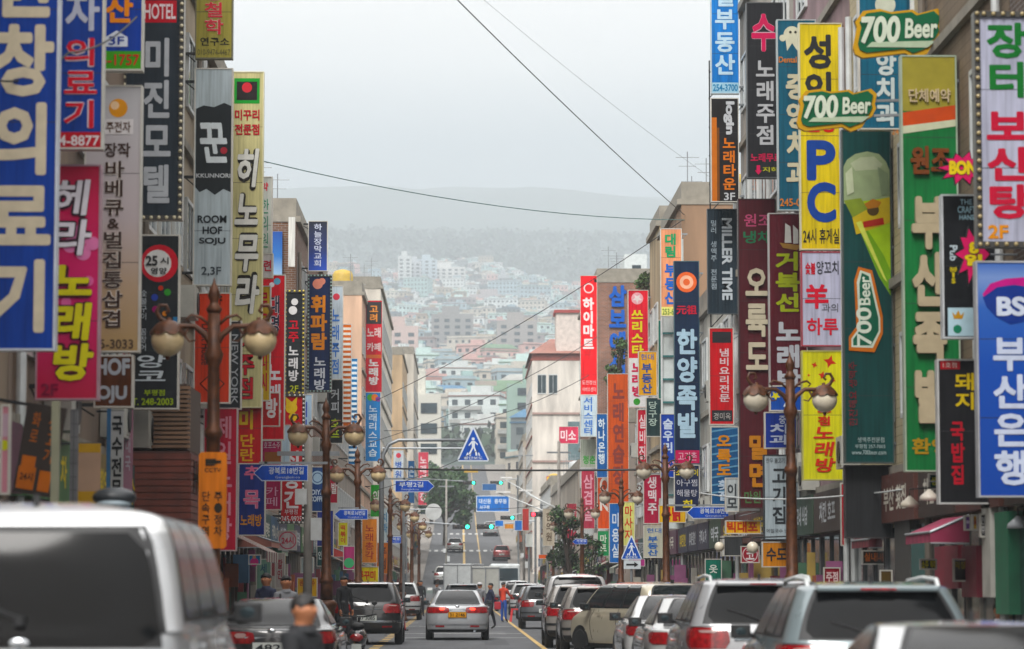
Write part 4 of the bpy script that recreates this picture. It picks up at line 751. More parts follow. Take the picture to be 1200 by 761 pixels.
awning(1018, 1040, 612, 640, 50, 'R', 'dark red awning below the blank charcoal box', '6a1c28', '7a2430')
awning(278, 318, 620, 640, 66, 'L', 'pink canvas awning below the navy karaoke sign', 'a86a5c', 'b07868', ln=3)
awning(300, 330, 630, 650, 80, 'L', 'green edged awning further down the left shops', '3a7a5a', 'a8a498', ln=3)
awning(386, 406, 640, 652, 110, 'L', 'coral red awning beyond the second lamp', 'c03a3a', 'b03030', ln=3)

# ------------------------------------------------------------------ street lamps
def lamp_proto():
    root = empty('street_lamp', (0, 0, 0), 'x', 'street lamp', 'bronze twin globe street lamps')
    b = MB(); b.lathe((0, 0, 0), [(.27, 0), (.27, .12), (.22, .16), (.23, .3), (.2, .36), (.19, .5), (.17, .56), (.165, 1.1), (.2, 1.16), (.21, 1.24), (.15, 1.3)], 20, flute=.05); b.build('base', BRONZE, root, True)
    b = MB(); b.lathe((0, 0, 0), [(.13, 1.3), (.12, 1.6), (.115, 1.62), (.14, 1.66), (.14, 1.72), (.1, 1.78), (.085, 3.4), (.11, 3.44), (.11, 3.5), (.08, 3.55), (.072, 4.3), (.1, 4.36), (.12, 4.44), (.085, 4.52), (.075, 4.95)], 16, flute=.06); b.build('pole', BRONZE, root, True)
    b = MB(); b.lathe((0, 0, 0), [(.075, 4.95), (.1, 5.0), (.06, 5.06), (.05, 5.1), (.08, 5.17), (.06, 5.25), (.02, 5.33), (.005, 5.4)], 12); b.build('finial', BRONZE, root, True)
    for s in (-1, 1):
        a = MB()
        pts = [(0, 0, 4.5), (s * .1, 0, 4.68), (s * .24, 0, 4.79), (s * .4, 0, 4.79), (s * .54, 0, 4.81), (s * .66, 0, 4.88), (s * .71, 0, 4.97), (s * .67, 0, 5.05), (s * .59, 0, 5.05), (s * .56, 0, 4.98), (s * .6, 0, 4.95)]
        a.tube(pts, [.04, .04, .035, .035, .035, .03, .027, .025, .022, .02, .02], 8)
        a.tube([(s * .05, 0, 4.8), (s * .16, 0, 4.9), (s * .28, 0, 4.93), (s * .34, 0, 4.88), (s * .3, 0, 4.84)], [.02, .022, .02, .016, .012], 6)
        a.tube([(s * .3, 0, 4.8), (s * .36, 0, 4.68), (s * .3, 0, 4.6), (s * .22, 0, 4.62)], [.02, .018, .014, .01], 6)
        a.tube([(s * .55, 0, 4.9), (s * .57, 0, 4.8)], .03, 6); a.build('arm', BRONZE, root, True)
        c = MB(); n = 24; vs = []; prof = [(.03, 4.87), (.10, 4.85), (.155, 4.80), (.195, 4.745), (.222, 4.69)]
        for j, (r, z) in enumerate(prof):
            for k in range(n):
                t = 2 * math.pi * k / n; w = .028 * math.cos(8 * t) * (j / 4) ** 2; vs.append((s * .57 + r * math.cos(t), r * math.sin(t), z + w))
        c.add(vs, [(j * n + k, j * n + (k + 1) % n, (j + 1) * n + (k + 1) % n, (j + 1) * n + k) for j in range(4) for k in range(n)]); c.build('globe_cap', BRONZE, root, True)
        g_ = MB(); g_.sphere((s * .57, 0, 4.62), .205, 24, 14); g_.build('globe', GLOBE, root, True)
        g_ = MB(); g_.sphere((s * .57, 0, 4.40), .03, 8, 6); g_.build('globe_tip', BRONZE, root, True)
    return root
LP = lamp_proto()
lamps = [(250, 95, 'L', 'nearest twin globe lamp on the left, with the orange CCTV board'), (384, 57.7, 'L', 'second twin globe lamp on the left, in front of the black SUV'), (421, 42.5, 'L', 'third lamp on the left, behind the black SUV'),
         (457, 30.5, 'L', 'fourth lamp on the left, just right of the gantry pole'), (471, 26, 'L', 'fifth lamp on the left, small, behind the white SUV'), (483, 22.5, 'L', 'sixth small lamp on the left'), (491, 19.5, 'L', 'seventh and farthest small lamp on the left'),
         (928, 72, 'R', 'nearest twin globe lamp on the right, before the lime sign'), (781, 44, 'R', 'second lamp on the right with the blue arrow sign'), (727, 33.6, 'R', 'third lamp on the right beside the triangle sign'), (682, 27.5, 'R', 'fourth lamp on the right near the tree'), (662, 22.5, 'R', 'fifth small lamp on the right'), (648, 19, 'R', 'farthest small lamp on the right')]
LPOS = {}
for i, (px, s, sd_, lb) in enumerate(lamps):
    o = LP if i == 0 else copy_tree(LP); Y = YS(s); o.location = (W(px, 600, Y).x, Y, 0.0); o.rotation_euler = (R(random.uniform(-.7, .7)), R(random.uniform(-.8, .8)), R(random.uniform(-5, 5))); o['label'] = lb; LPOS[i] = o.location.copy()
    if sd_ == 'R':
        for ch in o.children:
            if ch.name.startswith('globe') and ch.data.materials[0] == GLOBE: ch.data = ch.data.copy(); ch.data.materials[0] = GLOBE2
# CCTV board on the first lamp
L1 = LPOS[0]; Y = L1.y - .17; a, c = W(232, 643, Y), W(266, 530, Y); w, h = c.x - a.x, c.z - a.z
root = empty('warning_board', ((a.x + c.x) / 2, Y, a.z), 'orange CCTV parking enforcement board on the nearest left lamp', 'sign')
b = MB(); b.poly([(-w / 2 + .03, 0), (w / 2 - .03, 0), (w / 2, .03), (w / 2, h - .03), (w / 2 - .03, h), (-w / 2 + .03, h), (-w / 2, h - .03), (-w / 2, .03)], 0, .04); b.build('board', sgn('c8780c'), root)
MB().box(-w * .5 + .015, .04, .1, w * .5 - .015, .06, .16).box(-.12, .06, .11, .12, .12, .15).box(-.12, .06, h - .2, .12, .12, h - .16).build('strap', DARKM, root)
b = MB(); b.box(-.09, -.012, h * .875, .04, -.003, h * .93).box(.04, -.012, h * .885, .1, -.003, h * .915).box(-.09, -.012, h * .86, .02, -.003, h * .872); b.build('camera_symbol', let('2a2218'), root)
for t, m, r in (('CCTV', 'h', (-.1, h * .79, .1, h * .835)), ('주·정차', 'v', (.02, h * .12, .12, h * .6)), ('단속구역', 'v', (-.13, h * .12, -.03, h * .6))): lettering(root, t, m, r, 0, '2a2218', off=.02)
# blue arrow street-name signs
def arrow_sign(px, Y, txt, label, left=True, host=None, sub='Gwangbok-ro'):
    x0, y0, x1, y1 = px; a, c = W(x0, y1, Y), W(x1, y0, Y); w, h = c.x - a.x, c.z - a.z; root = empty('street_name_sign', (a.x, Y, a.z), label, 'street sign', 'blue arrow street name signs')
    t = h * .5
    P = [(0, h / 2), (t, 0), (w, 0), (w, h), (t, h)] if left else [(0, 0), (w - t, 0), (w, h / 2), (w - t, h), (0, h)]
    cxm, czm = w / 2, h / 2
    MB().poly(P, 0, .03).build('board', let('c4ccd8'), root); MB().poly([(cxm + (x - cxm) * .975, czm + (z - czm) * .88) for x, z in P], -.004, -.0005).build('face', sgn('1549a6'), root)
    lettering(root, txt, 'h', (w * .28 if left else w * .1, h * .42, w * .92 if left else w * .72, h * .86), -.005, 'c4ccd8', off=.02); lettering(root, sub, 'h', (w * .4 if left else w * .15, h * .12, w * .85 if left else w * .6, h * .32), -.005, 'b4bccc', off=0)
    if host is not None:
        b = MB(); dx = host.x - a.x; e0, e1 = (w * .1, dx) if dx > w / 2 else (dx, w * .9)
        b.box(e0, .03, h * 1.05, e1, .09, h * 1.2); b.box(min(w * .2, w * .8), .03, h * .9, w * .25, .05, h * 1.2); b.build('arm', STEEL, root)
arrow_sign((297, 545, 361, 564), LPOS[1].y - .25, '광복로18번길', 'blue street name arrow on the second left lamp', host=LPOS[1])
arrow_sign((392, 597, 431, 609), LPOS[2].y - .2, '광복로16번길', 'blue street name arrow on the third left lamp', host=LPOS[2])
arrow_sign((463, 563, 509, 577), YS(33) - .1, '부평2길', 'blue street name arrow pointing right beside the gantry pole', False, host=Vector((W(447, 600, YS(33)).x, 0, 0)))
arrow_sign((805, 594, 859, 608), LPOS[8].y - .25, '광복로18번길', 'blue street name arrow on the second right lamp', host=LPOS[8])
arrow_sign((671, 632, 688, 638), LPOS[10].y - .2, '부평길', 'tiny blue street name sign by the far right lamp', host=LPOS[10])
arrow_sign((451, 629, 470, 637), LPOS[4].y - .2, '광복로', 'tiny blue street name sign by the fifth left lamp', host=LPOS[4])
# gantry with pedestrian triangle
Y = YS(33); base = W(447, 600, Y); root = empty('sign_gantry', (base.x, Y, .14), 'grey curved gantry pole carrying the crosswalk triangle', 'gantry')
def GZ(py, px=500): return W(px, py, Y).z - .14
X2 = W(537, 520, Y).x - base.x; zt = GZ(516); zs = GZ(524)
b = MB(); b.tube([(0, 0, 0), (0, 0, zt - 1.0), (.06, 0, zt - .5), (.25, 0, zt - .15), (.6, 0, zt), (X2 + .4, 0, zt)], [.1, .09, .08, .07, .06, .05], 10).build('pole', STEEL, root, True)
MB().tube([(.02, 0, zs - .05), (X2 + .3, 0, zs - .05)], .035, 8).build('arm', STEEL, root)
def tri_sign(px, Y, label, post=None, txt='횡단보도'):
    x0, y0, x1, y1 = px; a, c = W(x0, y1, Y), W(x1, y0, Y); w, h = c.x - a.x, c.z - a.z; r = empty('crosswalk_sign', ((a.x + c.x) / 2, Y, a.z), label, 'traffic sign', 'blue triangle crosswalk signs')
    MB().poly([(-w / 2, h * .06), (-w / 2 + .03, 0), (w / 2 - .03, 0), (w / 2, h * .06), (w * .04, h), (-w * .04, h)], 0, .03).build('board', let('c9d0d8'), r)
    MB().poly([(-w * .46, h * .04), (w * .46, h * .04), (0, h * .95)], -.005, -.0005).build('face', sgn('1450a8'), r)
    f = MB(); k = w
    f.poly(disc_pts(0, h * .66, k * .05), -.010, -.006)
    f.poly([(-.05 * k, h * .6), (.06 * k, h * .6), (.05 * k, h * .42), (-.04 * k, h * .42)], -.010, -.006)
    for P in ([(-.03, .43), (.03, .43), (-.1, .2), (-.16, .2)], [(0, .43), (.05, .43), (.14, .2), (.09, .2)], [(-.05, .6), (-.03, .55), (-.13, .45), (-.15, .48)], [(.05, .6), (.06, .55), (.14, .47), (.15, .51)]):
        f.poly([(x * k, z * h) for x, z in P], -.0105, -.006)
    f.build('walking_figure', let('d0d6de'), r)
    s = MB()
    for q in range(-2, 3):
        if q == 0: continue
        s.poly([((q * .1 - .03) * k, h * .17), ((q * .1 + .03) * k, h * .17), ((q * .085 + .02) * k, h * .26), ((q * .085 - .02) * k, h * .26)], -.009, -.006)
    s.build('crossing_stripes', let('d0d6de'), r)
    lettering(r, txt, 'h', (-w * .3, h * .055, w * .3, h * .15), -.005, 'c8d0dc', off=.02)
    if post is not None: MB().tube([(0, .06, post - a.z), (0, .06, h * .5)], .04, 8).build('post', STEEL, r)
tri_sign((536, 501, 573, 541), Y - .12, 'blue triangle crosswalk sign hanging from the gantry over the road')
tri_sign((728, 628, 752, 656), YS(36), 'blue triangle crosswalk sign on a post beside the right lamp', post=.14)
a = W(731, 667, YS(36)); b = MB(); b.box(a.x, YS(36) - .02, a.z, a.x + .55, YS(36), a.z + .28); r_ = b.build('direction_plate', let('b9c0c4')); tag(r_, 'white plate with a black arrow below the post triangle', 'traffic sign'); 
MB().poly([(a.x + .08, a.z + .11), (a.x + .34, a.z + .11), (a.x + .34, a.z + .05), (a.x + .47, a.z + .14), (a.x + .34, a.z + .23), (a.x + .34, a.z + .17), (a.x + .08, a.z + .17)], YS(36) - .026, YS(36) - .021).build('arrow', let('1c1c1e'), r_)

# traffic lights, far road signs
def traffic_light(px, py, Y, lit, label, colr, side_x):
    p = W(px, py, Y); g0 = base_z(Y); r = empty('traffic_light', p, label, 'traffic light', 'traffic lights at the far crossings')
    MB().box(-.75, 0, -.2, .75, .25, .2).build('housing', PLASTIC, r)
    for k in range(3):
        on = k == lit; m_ = emis(colr, 6.0, 'signal_' + colr) if on else mat('2a1c14', .4)
        q = MB(); q.lathe((0, 0, 0), [(.15, 0), (.13, .05), (.05, .08)], 14); o = q.build('lens', m_, r, True, (-.48 + k * .48, -.0, 0)); o.rotation_euler = (R(90), 0, 0)
    q = MB(); q.tube([(0, .3, .15), (side_x - p.x, .3, .5), (side_x - p.x, .3, .5)], .06, 6).tube([(side_x - p.x, .3, .9), (side_x - p.x, .3, g0 - p.z)], .1, 8); q.build('mast', STEEL, r)
traffic_light(541, 617.5, 240, 2, 'left green traffic light of the near pair', '20e0a0', -4.5)
traffic_light(569, 617.5, 241, 2, 'middle green traffic light of the near pair', '20e0a0', 6.2)
traffic_light(632, 603, 238, 0, 'red traffic light over the right lane', 'ff2030', 6.6)
traffic_light(550, 566, 330, 2, 'upper left distant green traffic light', '20e0a0', -5)
traffic_light(582, 566, 331, 2, 'upper right distant green traffic light', '20e0a0', 6.5)
traffic_light(595, 607, 300, 2, 'small green traffic light right of the blue road sign', '20e0a0', 6.5)
p = W(552, 552, 329); tag(MB().box(p.x - .8, 329, p.z - .2, p.x + .8, 329.2, p.z + .2).build('amber_beacon', mat('c8a02a', .4)), 'yellow beacon box over the distant crossing', 'beacon')
def flat_sign(px, Y, cols, label, name='road_sign', txts=(), post=None):
    x0, y0, x1, y1 = px; a, c = W(x0, y1, Y), W(x1, y0, Y); r = empty(name, (a.x, Y, a.z), label, 'road sign'); w, h = c.x - a.x, c.z - a.z
    MB().box(0, 0, 0, w, .08, h).build('board', sgn(cols), r); e = min(w, h) * .05
    MB().box(0, -.012, 0, w, 0, e).box(0, -.012, h - e, w, 0, h).box(0, -.012, e, e, 0, h - e).box(w - e, -.012, e, w, 0, h - e).build('border', let('c4ccd4'), r)
    for t, (u0, v0, u1, v1), cl in txts: lettering(r, t, 'h', (w * u0, h * v0, w * u1, h * v1), 0, cl, off=.03)
    if post is not None: MB().tube([(post * w, .15, -(a.z - base_z(Y))), (post * w, .15, h)], .07, 8).build('post', STEEL, r)
    return r
flat_sign((558, 581, 597, 600), 235, '2a6cb8', 'wide blue direction sign over the road', txts=(('대신동', (.08, .5, .45, .8), 'c8d4e0'), ('충무동', (.55, .5, .92, .8), 'c8d4e0'), ('서구청', (.1, .15, .4, .4), 'c8d4e0')))
flat_sign((580, 610, 590, 617), 238, '2a6cb8', 'small blue lane sign above the traffic lights'); flat_sign((591, 614, 602, 620), 238, 'c8882a', 'small orange lane sign beside the blue one')
flat_sign((603, 610, 612, 622), 239, '2a62a8', 'small square blue sign at the crossing', post=.5)
flat_sign((565, 567, 582, 575), 330, '3a6ca8', 'hazy round topped blue sign up the hill')
flat_sign((616, 627, 624, 634), 190, '2a6cb0', 'blue cycle route sign near the pavement', post=.5); flat_sign((631, 650, 643, 655), 180, 'd0622a', 'orange strip sign beside the far pavement', post=.9)
flat_sign((616, 626, 624, 641), 185, 'c0c4c0', 'white notice sign with a small blue triangle', post=.5)
Yr = 120; p = W(508, 600, Yr); r = empty('round_mirror_sign', (p.x, Yr, p.z), 'pale round disc sign seen from behind on the left', 'sign')
q = MB().lathe((0, 0, 0), [(.34, 0), (.34, .04), (.05, .05)], 24).build('disc', mat('c4c8c8', .6), r); q.rotation_euler = (R(90), 0, 0)
MB().tube([(0, .08, .1), (W(473, 600, Yr).x - p.x, .08, .1)], .03).tube([(W(473, 600, Yr).x - p.x, .08, .5), (W(473, 600, Yr).x - p.x, .08, -p.z)], .06).build('pole', STEEL, r)
# road signs arm across right side: cobra-head lights
for i, (pa, pb, Y, lb) in enumerate((((610, 575), (644, 592), 215, 'lower white cobra head road light'), ((588, 560), (640, 590), 255, 'middle thin cobra head road light'), ((583, 577), (640, 600), 200, 'upper white cobra head road light'))):
    a, c = W(*pa, Y), W(*pb, Y); r = empty('road_light', (c.x, Y, base_z(Y)), lb, 'street light', 'white arched road lights on the right'); z0 = base_z(Y)
    MB().tube([(.6, 0, 0), (.6, 0, c.z - z0 - .6), (.3, 0, c.z - z0 - .1), (0, 0, c.z - z0), (a.x - c.x, 0, a.z - z0)], [.09, .07, .06, .05, .04], 8).build('pole', STEELW, r, True)
    MB().box(a.x - c.x - .1, -.12, a.z - z0 - .05, a.x - c.x + .9, .12, a.z - z0 + .06).build('lamp_head', WHITE, r)
# utility poles
for i, (px, s, h_, lb) in enumerate(((361, 52, 5.2, 'concrete utility pole behind the second left lamp'), (614, 15, 12, 'far utility pole left of the pink building'), (655, 20, 10, 'utility pole at the right of the far crossing'), (523, 13, 10, 'slender utility pole beyond the left lamps'))):
    Y = YS(s); x = W(px, 600, Y).x; r = empty('utility_pole', (x, Y, base_z(Y)), lb, 'utility pole')
    MB().tube([(0, 0, 0), (0, 0, h_)], [.11, .09], 10).build('pole', mat('8a8680', .8, bump=.1), r, True); MB().box(-.7, -.05, h_ - .7, .7, .05, h_ - .6).build('crossarm', STEEL, r)
    MB().box(.08, -.35, 2.6, .32, -.15, 3.1).build('meter_box', STEELW, r); MB().box(-.28, -.3, 3.4, -.02, -.12, 3.75).build('junction_box', STEELW, r)
# wires
def wire(pts, r, label, sag=.3, col=None):
    P = [W(px, py, Y) for px, py, Y in pts]; out = []
    for a, c in zip(P, P[1:]):
        for k in range(13):
            t = k / 12; q = a.lerp(c, t); q.z -= sag * 4 * t * (1 - t); out.append(q)
    b = MB(); b.tube(out, r, 5); tag(b.build('cable', col or mat('2a2c2c', .6)), label, 'cable')
wire([(530, -6, 60), (802, 252, 94)], .013, 'thin cable falling from the top centre to the brown building', .1)
wire([(308, 189, 72), (802, 258, 94)], .014, 'thin cable crossing the sky from the cream sign', .35, mat('4a6a68', .6))
wire([(440, 470, 112), (800, 258, 94)], .013, 'cable rising steeply across the hazy hillside', .3)
wire([(450, 549, 100), (790, 550, 77)], .03, 'thick dark cable stretched level over the road', .05)
wire([(430, 520, 150), (700, 395, 152)], .018, 'faint cable sloping across the hillside', .5)
wire([(450, 505, 152), (690, 440, 152)], .018, 'lower faint cable across the hillside', .8)
wire([(560, -6, 60), (835, 210, 74)], .004, 'hair thin upper cable at the right of the sky', .1, mat('8a9090', .6))
wire([(0, 95, 30), (80, 62, 31), (160, 20, 34)], .012, 'cable passing in front of the blue signs', .1)
wire([(820, 578, 60), (1000, 580, 50), (1200, 535, 38)], .014, 'pale cable looping low in front of the right signs', .1, STEELW)
wire([(455, 590, 100), (640, 592, 140)], .012, 'thin cable behind the gantry', .2)
wire([(440, 575, 100), (560, 528, 102)], .012, 'slanting stay cable near the gantry', .1)
# lattice brackets against the sky (right, x 866-875)
r = empty('steel_lattice', (6.45, 74.5, 8.2), 'dark zigzag bracket frame left of the charcoal karaoke sign', 'bracket'); b = MB()
for k in range(9): b.tube([(-.02, 0, k * .75), (.32, 0, k * .75 + .37)], .015).tube([(.32, 0, k * .75 + .37), (-.02, 0, k * .75 + .75)], .015)
b.tube([(0, 0, 0), (0, 0, 7)], .02).build('zigzag', DARKM, r)

# ------------------------------------------------------------------ cars
def catmull(vals, t):
    n = len(vals) - 1; i = min(int(t), n - 1); f = t - i
    p0 = vals[max(i - 1, 0)]; p1 = vals[i]; p2 = vals[i + 1]; p3 = vals[min(i + 2, n)]
    m1 = (p2 - p0) / 2; m2 = (p3 - p1) / 2; d = p2 - p1
    if d * m1 <= 0: m1 = 0
    if d * m2 <= 0: m2 = 0
    if d: 
        lim = 2.5 * abs(d); m1 = max(-lim, min(lim, m1)); m2 = max(-lim, min(lim, m2))
    return (2 * f**3 - 3 * f**2 + 1) * p1 + (f**3 - 2 * f**2 + f) * m1 + (-2 * f**3 + 3 * f**2) * p2 + (f**3 - f**2) * m2
CT = {  # levels: z, rear y, front y, half width, corner radius ; L ; belt / roof level indices
    'sedan': dict(lv=[(.24, .14, 4.66, .82, .2), (.32, .03, 4.76, .90, .3), (.55, 0, 4.82, .93, .34), (.78, .02, 4.74, .925, .34), (.93, .05, 4.35, .90, .34), (1.0, .10, 3.9, .865, .3), (1.035, .75, 3.45, .80, .24), (1.22, 1.1, 3.0, .71, .2), (1.38, 1.5, 2.6, .62, .2), (1.44, 1.75, 2.45, .56, .22), (1.455, 2.0, 2.3, .35, .12)], belt=6, roof=9, L=4.82, tail=(3.05, 4.35), tailu=(.12, .40), plate=.74, wy=(.95, 3.85), wr=.33),
    'suv': dict(lv=[(.30, .14, 4.45, .84, .2), (.40, .03, 4.55, .92, .28), (.62, 0, 4.6, .945, .3), (.85, .02, 4.55, .94, .28), (1.02, .05, 4.2, .915, .26), (1.08, .07, 3.75, .895, .24), (1.14, .10, 3.4, .87, .22), (1.36, .24, 2.95, .80, .2), (1.56, .40, 2.6, .72, .2), (1.65, .52, 2.4, .66, .22), (1.69, .9, 2.1, .45, .15)], belt=6, roof=9, L=4.6, tail=(3.0, 5.4), tailu=(.2, .42), plate=.72, wy=(.85, 3.6), wr=.36),
    'van': dict(lv=[(.30, .12, 4.95, .86, .15), (.42, .03, 5.05, .93, .22), (.7, 0, 5.1, .96, .24), (1.0, .02, 5.0, .955, .24), (1.12, .04, 4.7, .94, .22), (1.2, .05, 4.45, .93, .2), (1.26, .07, 4.3, .915, .2), (1.52, .13, 3.95, .875, .2), (1.76, .22, 3.6, .81, .2), (1.865, .36, 3.4, .69, .24), (1.93, .9, 3.0, .3, .12)], belt=6, roof=9, L=5.1, tail=(3.0, 5.6), tailu=(.26, .42), plate=.62, wy=(.95, 4.1), wr=.34),
}
class Shape:
    def __init__(s, k, hs=1.0, ls=1.0): s.d = CT[k]; s.lv = s.d['lv']; s.cols = list(zip(*s.lv)); s.cols[2] = tuple(q * ls for q in s.cols[2]); s.hs = hs; s.ls = ls
    def lvl(s, t): 
        v = [catmull(c, t) for c in s.cols]; v[0] = .24 + (v[0] - .24) * s.hs; return v
    def pt(s, t, u, side=1):
        z, yr, yf, hw, r = s.lvl(t); r = min(r, hw * .9, (yf - yr) * .45); bow = .10
        if u <= .3: x = (hw - r) * u / .3; y = yr
        elif u <= .45: a = (u - .3) / .15 * math.pi / 2; x = hw - r + r * math.sin(a); y = yr + r * (1 - math.cos(a))
        elif u <= .75: q = (u - .45) / .3; x = hw; y = yr + r + (yf - yr - 2 * r) * q
        elif u <= .9: a = (u - .75) / .15 * math.pi / 2; x = hw - r + r * math.cos(a); y = yf - r + r * math.sin(a)
        else: x = (hw - r) * (1 - (u - .9) / .1); y = yf
        c = (x / .95) ** 2 * bow; k = (y - yr) / max(.1, yf - yr); y += c * (1 - k) - c * k
        if t <= 5.5: x *= 1 - .05 * abs(2 * k - 1) ** 3
        return Vector((side * x, y, z))
    def u_of_y(s, t, y):
        z, yr, yf, hw, r = s.lvl(t); r = min(r, hw * .9, (yf - yr) * .45); return .45 + .3 * (y - yr - r) / (yf - yr - 2 * r)
    def nrm(s, t, u, side):
        e = 1e-2; a = s.pt(min(t + e, 9.99), u, side) - s.pt(max(t - e, 0), u, side); b = s.pt(t, min(u + e, 1), side) - s.pt(t, max(u - e, 0), side)
        n = b.cross(a) * side
        if n.length < 1e-9: return Vector((0, -1, 0))
        return n.normalized()
    def patch(s, corners, off, nt=6, nu=8, side=1, mirror=False, rnd=0.0):
        """corners: ((t0,u0a,u0b),(t1,u1a,u1b))"""
        (t0, a0, b0), (t1, a1, b1) = corners; vs = []; fs = []
        for i in range(nt + 1):
            f = i / nt; t = t0 + (t1 - t0) * f; a = a0 + (a1 - a0) * f; b_ = b0 + (b1 - b0) * f
            q = rnd * (1 - math.sqrt(max(0, 1 - (2 * f - 1) ** 6))); a, b_ = a + (b_ - a) * q, b_ - (b_ - a) * q
            for j in range(nu + 1):
                u = a + (b_ - a) * j / nu; sd = side
                if u < 0: u = -u; sd = -side
                vs.append(s.pt(t, u, sd) + s.nrm(t, u, sd) * off)
        for i in range(nt):
            for j in range(nu):
                k = i * (nu + 1) + j; f_ = (k, k + 1, k + nu + 2, k + nu + 1); fs.append(f_ if side > 0 else f_[::-1])
        return vs, fs
def wheel(parent, x, y, r, s):
    b = MB(); b.lathe((0, 0, 0), [(r * .6, -.1), (r * .92, -.105), (r, -.07), (r, .07), (r * .92, .105), (r * .6, .1)], 24); o = b.build('wheel', RUBBER, parent, True, (x, y, r)); o.rotation_euler = (0, R(90), 0)
    c = MB(); c.lathe((0, 0, 0), [(r * .62, -.06), (r * .62, .085)], 20)
    for k in range(5):
        a = 2 * math.pi * k / 5; d = Vector((math.cos(a), math.sin(a), 0)); n = Vector((-d.y, d.x, 0)) * .035
        c.add([d * .03 + n + Vector((0, 0, .1)), d * .03 - n + Vector((0, 0, .1)), d * r * .58 - n + Vector((0, 0, .1)), d * r * .58 + n + Vector((0, 0, .1))], [(0, 3, 2, 1)])
    q = c.build('rim', mat('8c9094', .3, .8), o); 
    if s < 0: q.rotation_euler = (R(180), 0, 0)
def car(kind, col, loc, label, rz=0, hs=1.0, lights=False, plate='4821', plate_col='c8ccc8', rails=False, taxi=False, tint=None, cat='car', name='parked_car', group='cars parked and driving in the street', tails=None, two_tone=None, spoiler=True, metallic=True, groupon=True, ls=1.0, wtop=.4, wu=.325, wbot=.14, tail=None, roof_skycol=None):
    S = Shape(kind, hs, ls); d = S.d; root = empty(name, loc, label, cat, group if groupon else None, rz); pm = paint(col)
    vs = []; fs = []; T = [i * .25 for i in range(int((len(S.lv) - 1) * 4) + 1)]; U = [0, .08, .16, .23, .3, .33, .36, .39, .42, .45] + [.45 + .3 * k / 10 for k in range(1, 11)] + [.78, .81, .84, .87, .9, .95, 1.0]
    ring = [(u, 1) for u in U] + [(u, -1) for u in U[-2:0:-1]]; n = len(ring)
    for t in T:
        for u, sd_ in ring: vs.append(S.pt(t, u, sd_))
    for i in range(len(T) - 1):
        for j in range(n): fs.append((i * n + j, i * n + (j + 1) % n, (i + 1) * n + (j + 1) % n, (i + 1) * n + j))
    top = [(len(T) - 1) * n + j for j in range(n)]
    b = MB(); b.add(vs, fs); c0 = len(b.v); zt = S.lvl(len(S.lv) - 1)[0]; ym = sum(v.y for v in vs[-n:]) / n; b.v.append((0, ym, zt + .012)); b.f += [(top[j], top[(j + 1) % n], c0) for j in range(n)]; b.m += [0] * n
    b.f.append(tuple(range(n - 1, -1, -1))); b.m.append(0)
    if roof_skycol:  # top faces take a paler colour: sky reflection painted into the roof
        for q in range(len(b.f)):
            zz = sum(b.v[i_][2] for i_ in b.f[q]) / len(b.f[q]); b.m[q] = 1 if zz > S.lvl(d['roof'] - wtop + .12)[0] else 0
    autosmooth(b.build('body', [pm, paint(roof_skycol)] if roof_skycol else pm, root), 50)
    if tail: d = dict(d, tail=tail)
    be, rf = d['belt'], d['roof']; gl = tint or GLASS
    def pat(nm, corners, m_, off=.006, nt=6, nu=10, side=1, rnd=0, parent=root):
        b = MB(); v, f = S.patch(corners, off, nt, nu, side, rnd=rnd); b.add(v, f); return b.build(nm, m_, parent, True)
    # rear window with black seal
    pat('window_seal', ((be + wbot - .12, -wu - .02, wu + .02), (rf + .25 - wtop, -wu - .01, wu + .01)), PLASTIC, .004, 8, 20)
    pat('rear_window', ((be + wbot, -wu, wu), (rf - wtop, -wu + .01, wu - .01)), gl, .010, 8, 20, rnd=.06)
    pat('windscreen', ((be + .05, .79, 1.0), (rf - .3, .80, 1.0)), gl, .008, 6, 8); pat('windscreen', ((be + .05, .79, 1.0), (rf - .3, .80, 1.0)), gl, .008, 6, 8, -1)
    yr, yf = S.lvl(be)[1], S.lvl(be)[2]; yr2, yf2 = S.lvl(rf)[1], S.lvl(rf)[2]
    for sd_ in (1, -1):
        cuts = {'sedan': [(.18, .3, .34, .40), (.32, .62, .42, .68), (.64, .93, .70, .97)], 'suv': [(.10, .3, .06, .27), (.33, .60, .30, .58), (.62, .93, .60, .95)], 'van': [(.07, .33, .05, .32), (.36, .64, .35, .63), (.67, .95, .66, .96)]}[kind]
        pat('side_seal', ((be + .1, .455, .748), (rf - .15, .455, .748)), PLASTIC, .003, 6, 16, sd_)
        for c_ in cuts[:3]:
            ta, tb = be + .2, rf - .35; f = lambda t, q: S.u_of_y(t, S.lvl(t)[1] + .12 + (S.lvl(t)[2] - S.lvl(t)[1] - .24) * q)
            pat('side_window', ((ta, max(.452, f(ta, c_[0])), min(.75, f(ta, c_[1]))), (tb, max(.452, f(tb, c_[2])), min(.75, f(tb, c_[3])))), gl, .007, 6, 6, sd_, rnd=.05)
        tl = pat('tail_light', ((d['tail'][0], d['tailu'][0], d['tailu'][1] + .04), (d['tail'][1], d['tailu'][0] + .03, d['tailu'][1] + .07)), tails or TAIL, .012, 6, 10, sd_, rnd=.12)
        b = MB(); tm = (d['tail'][0] * .4 + d['tail'][1] * .6); v, f = S.patch(((tm - .3, d['tailu'][0] + .08, d['tailu'][0] + .17), (tm + .25, d['tailu'][0] + .08, d['tailu'][0] + .17)), .017, 3, 3, sd_, rnd=.2); b.add(v, f); b.build('lamp_lens', TAILON if lights else mat('a88884', .15, coat=.6), tl, True)
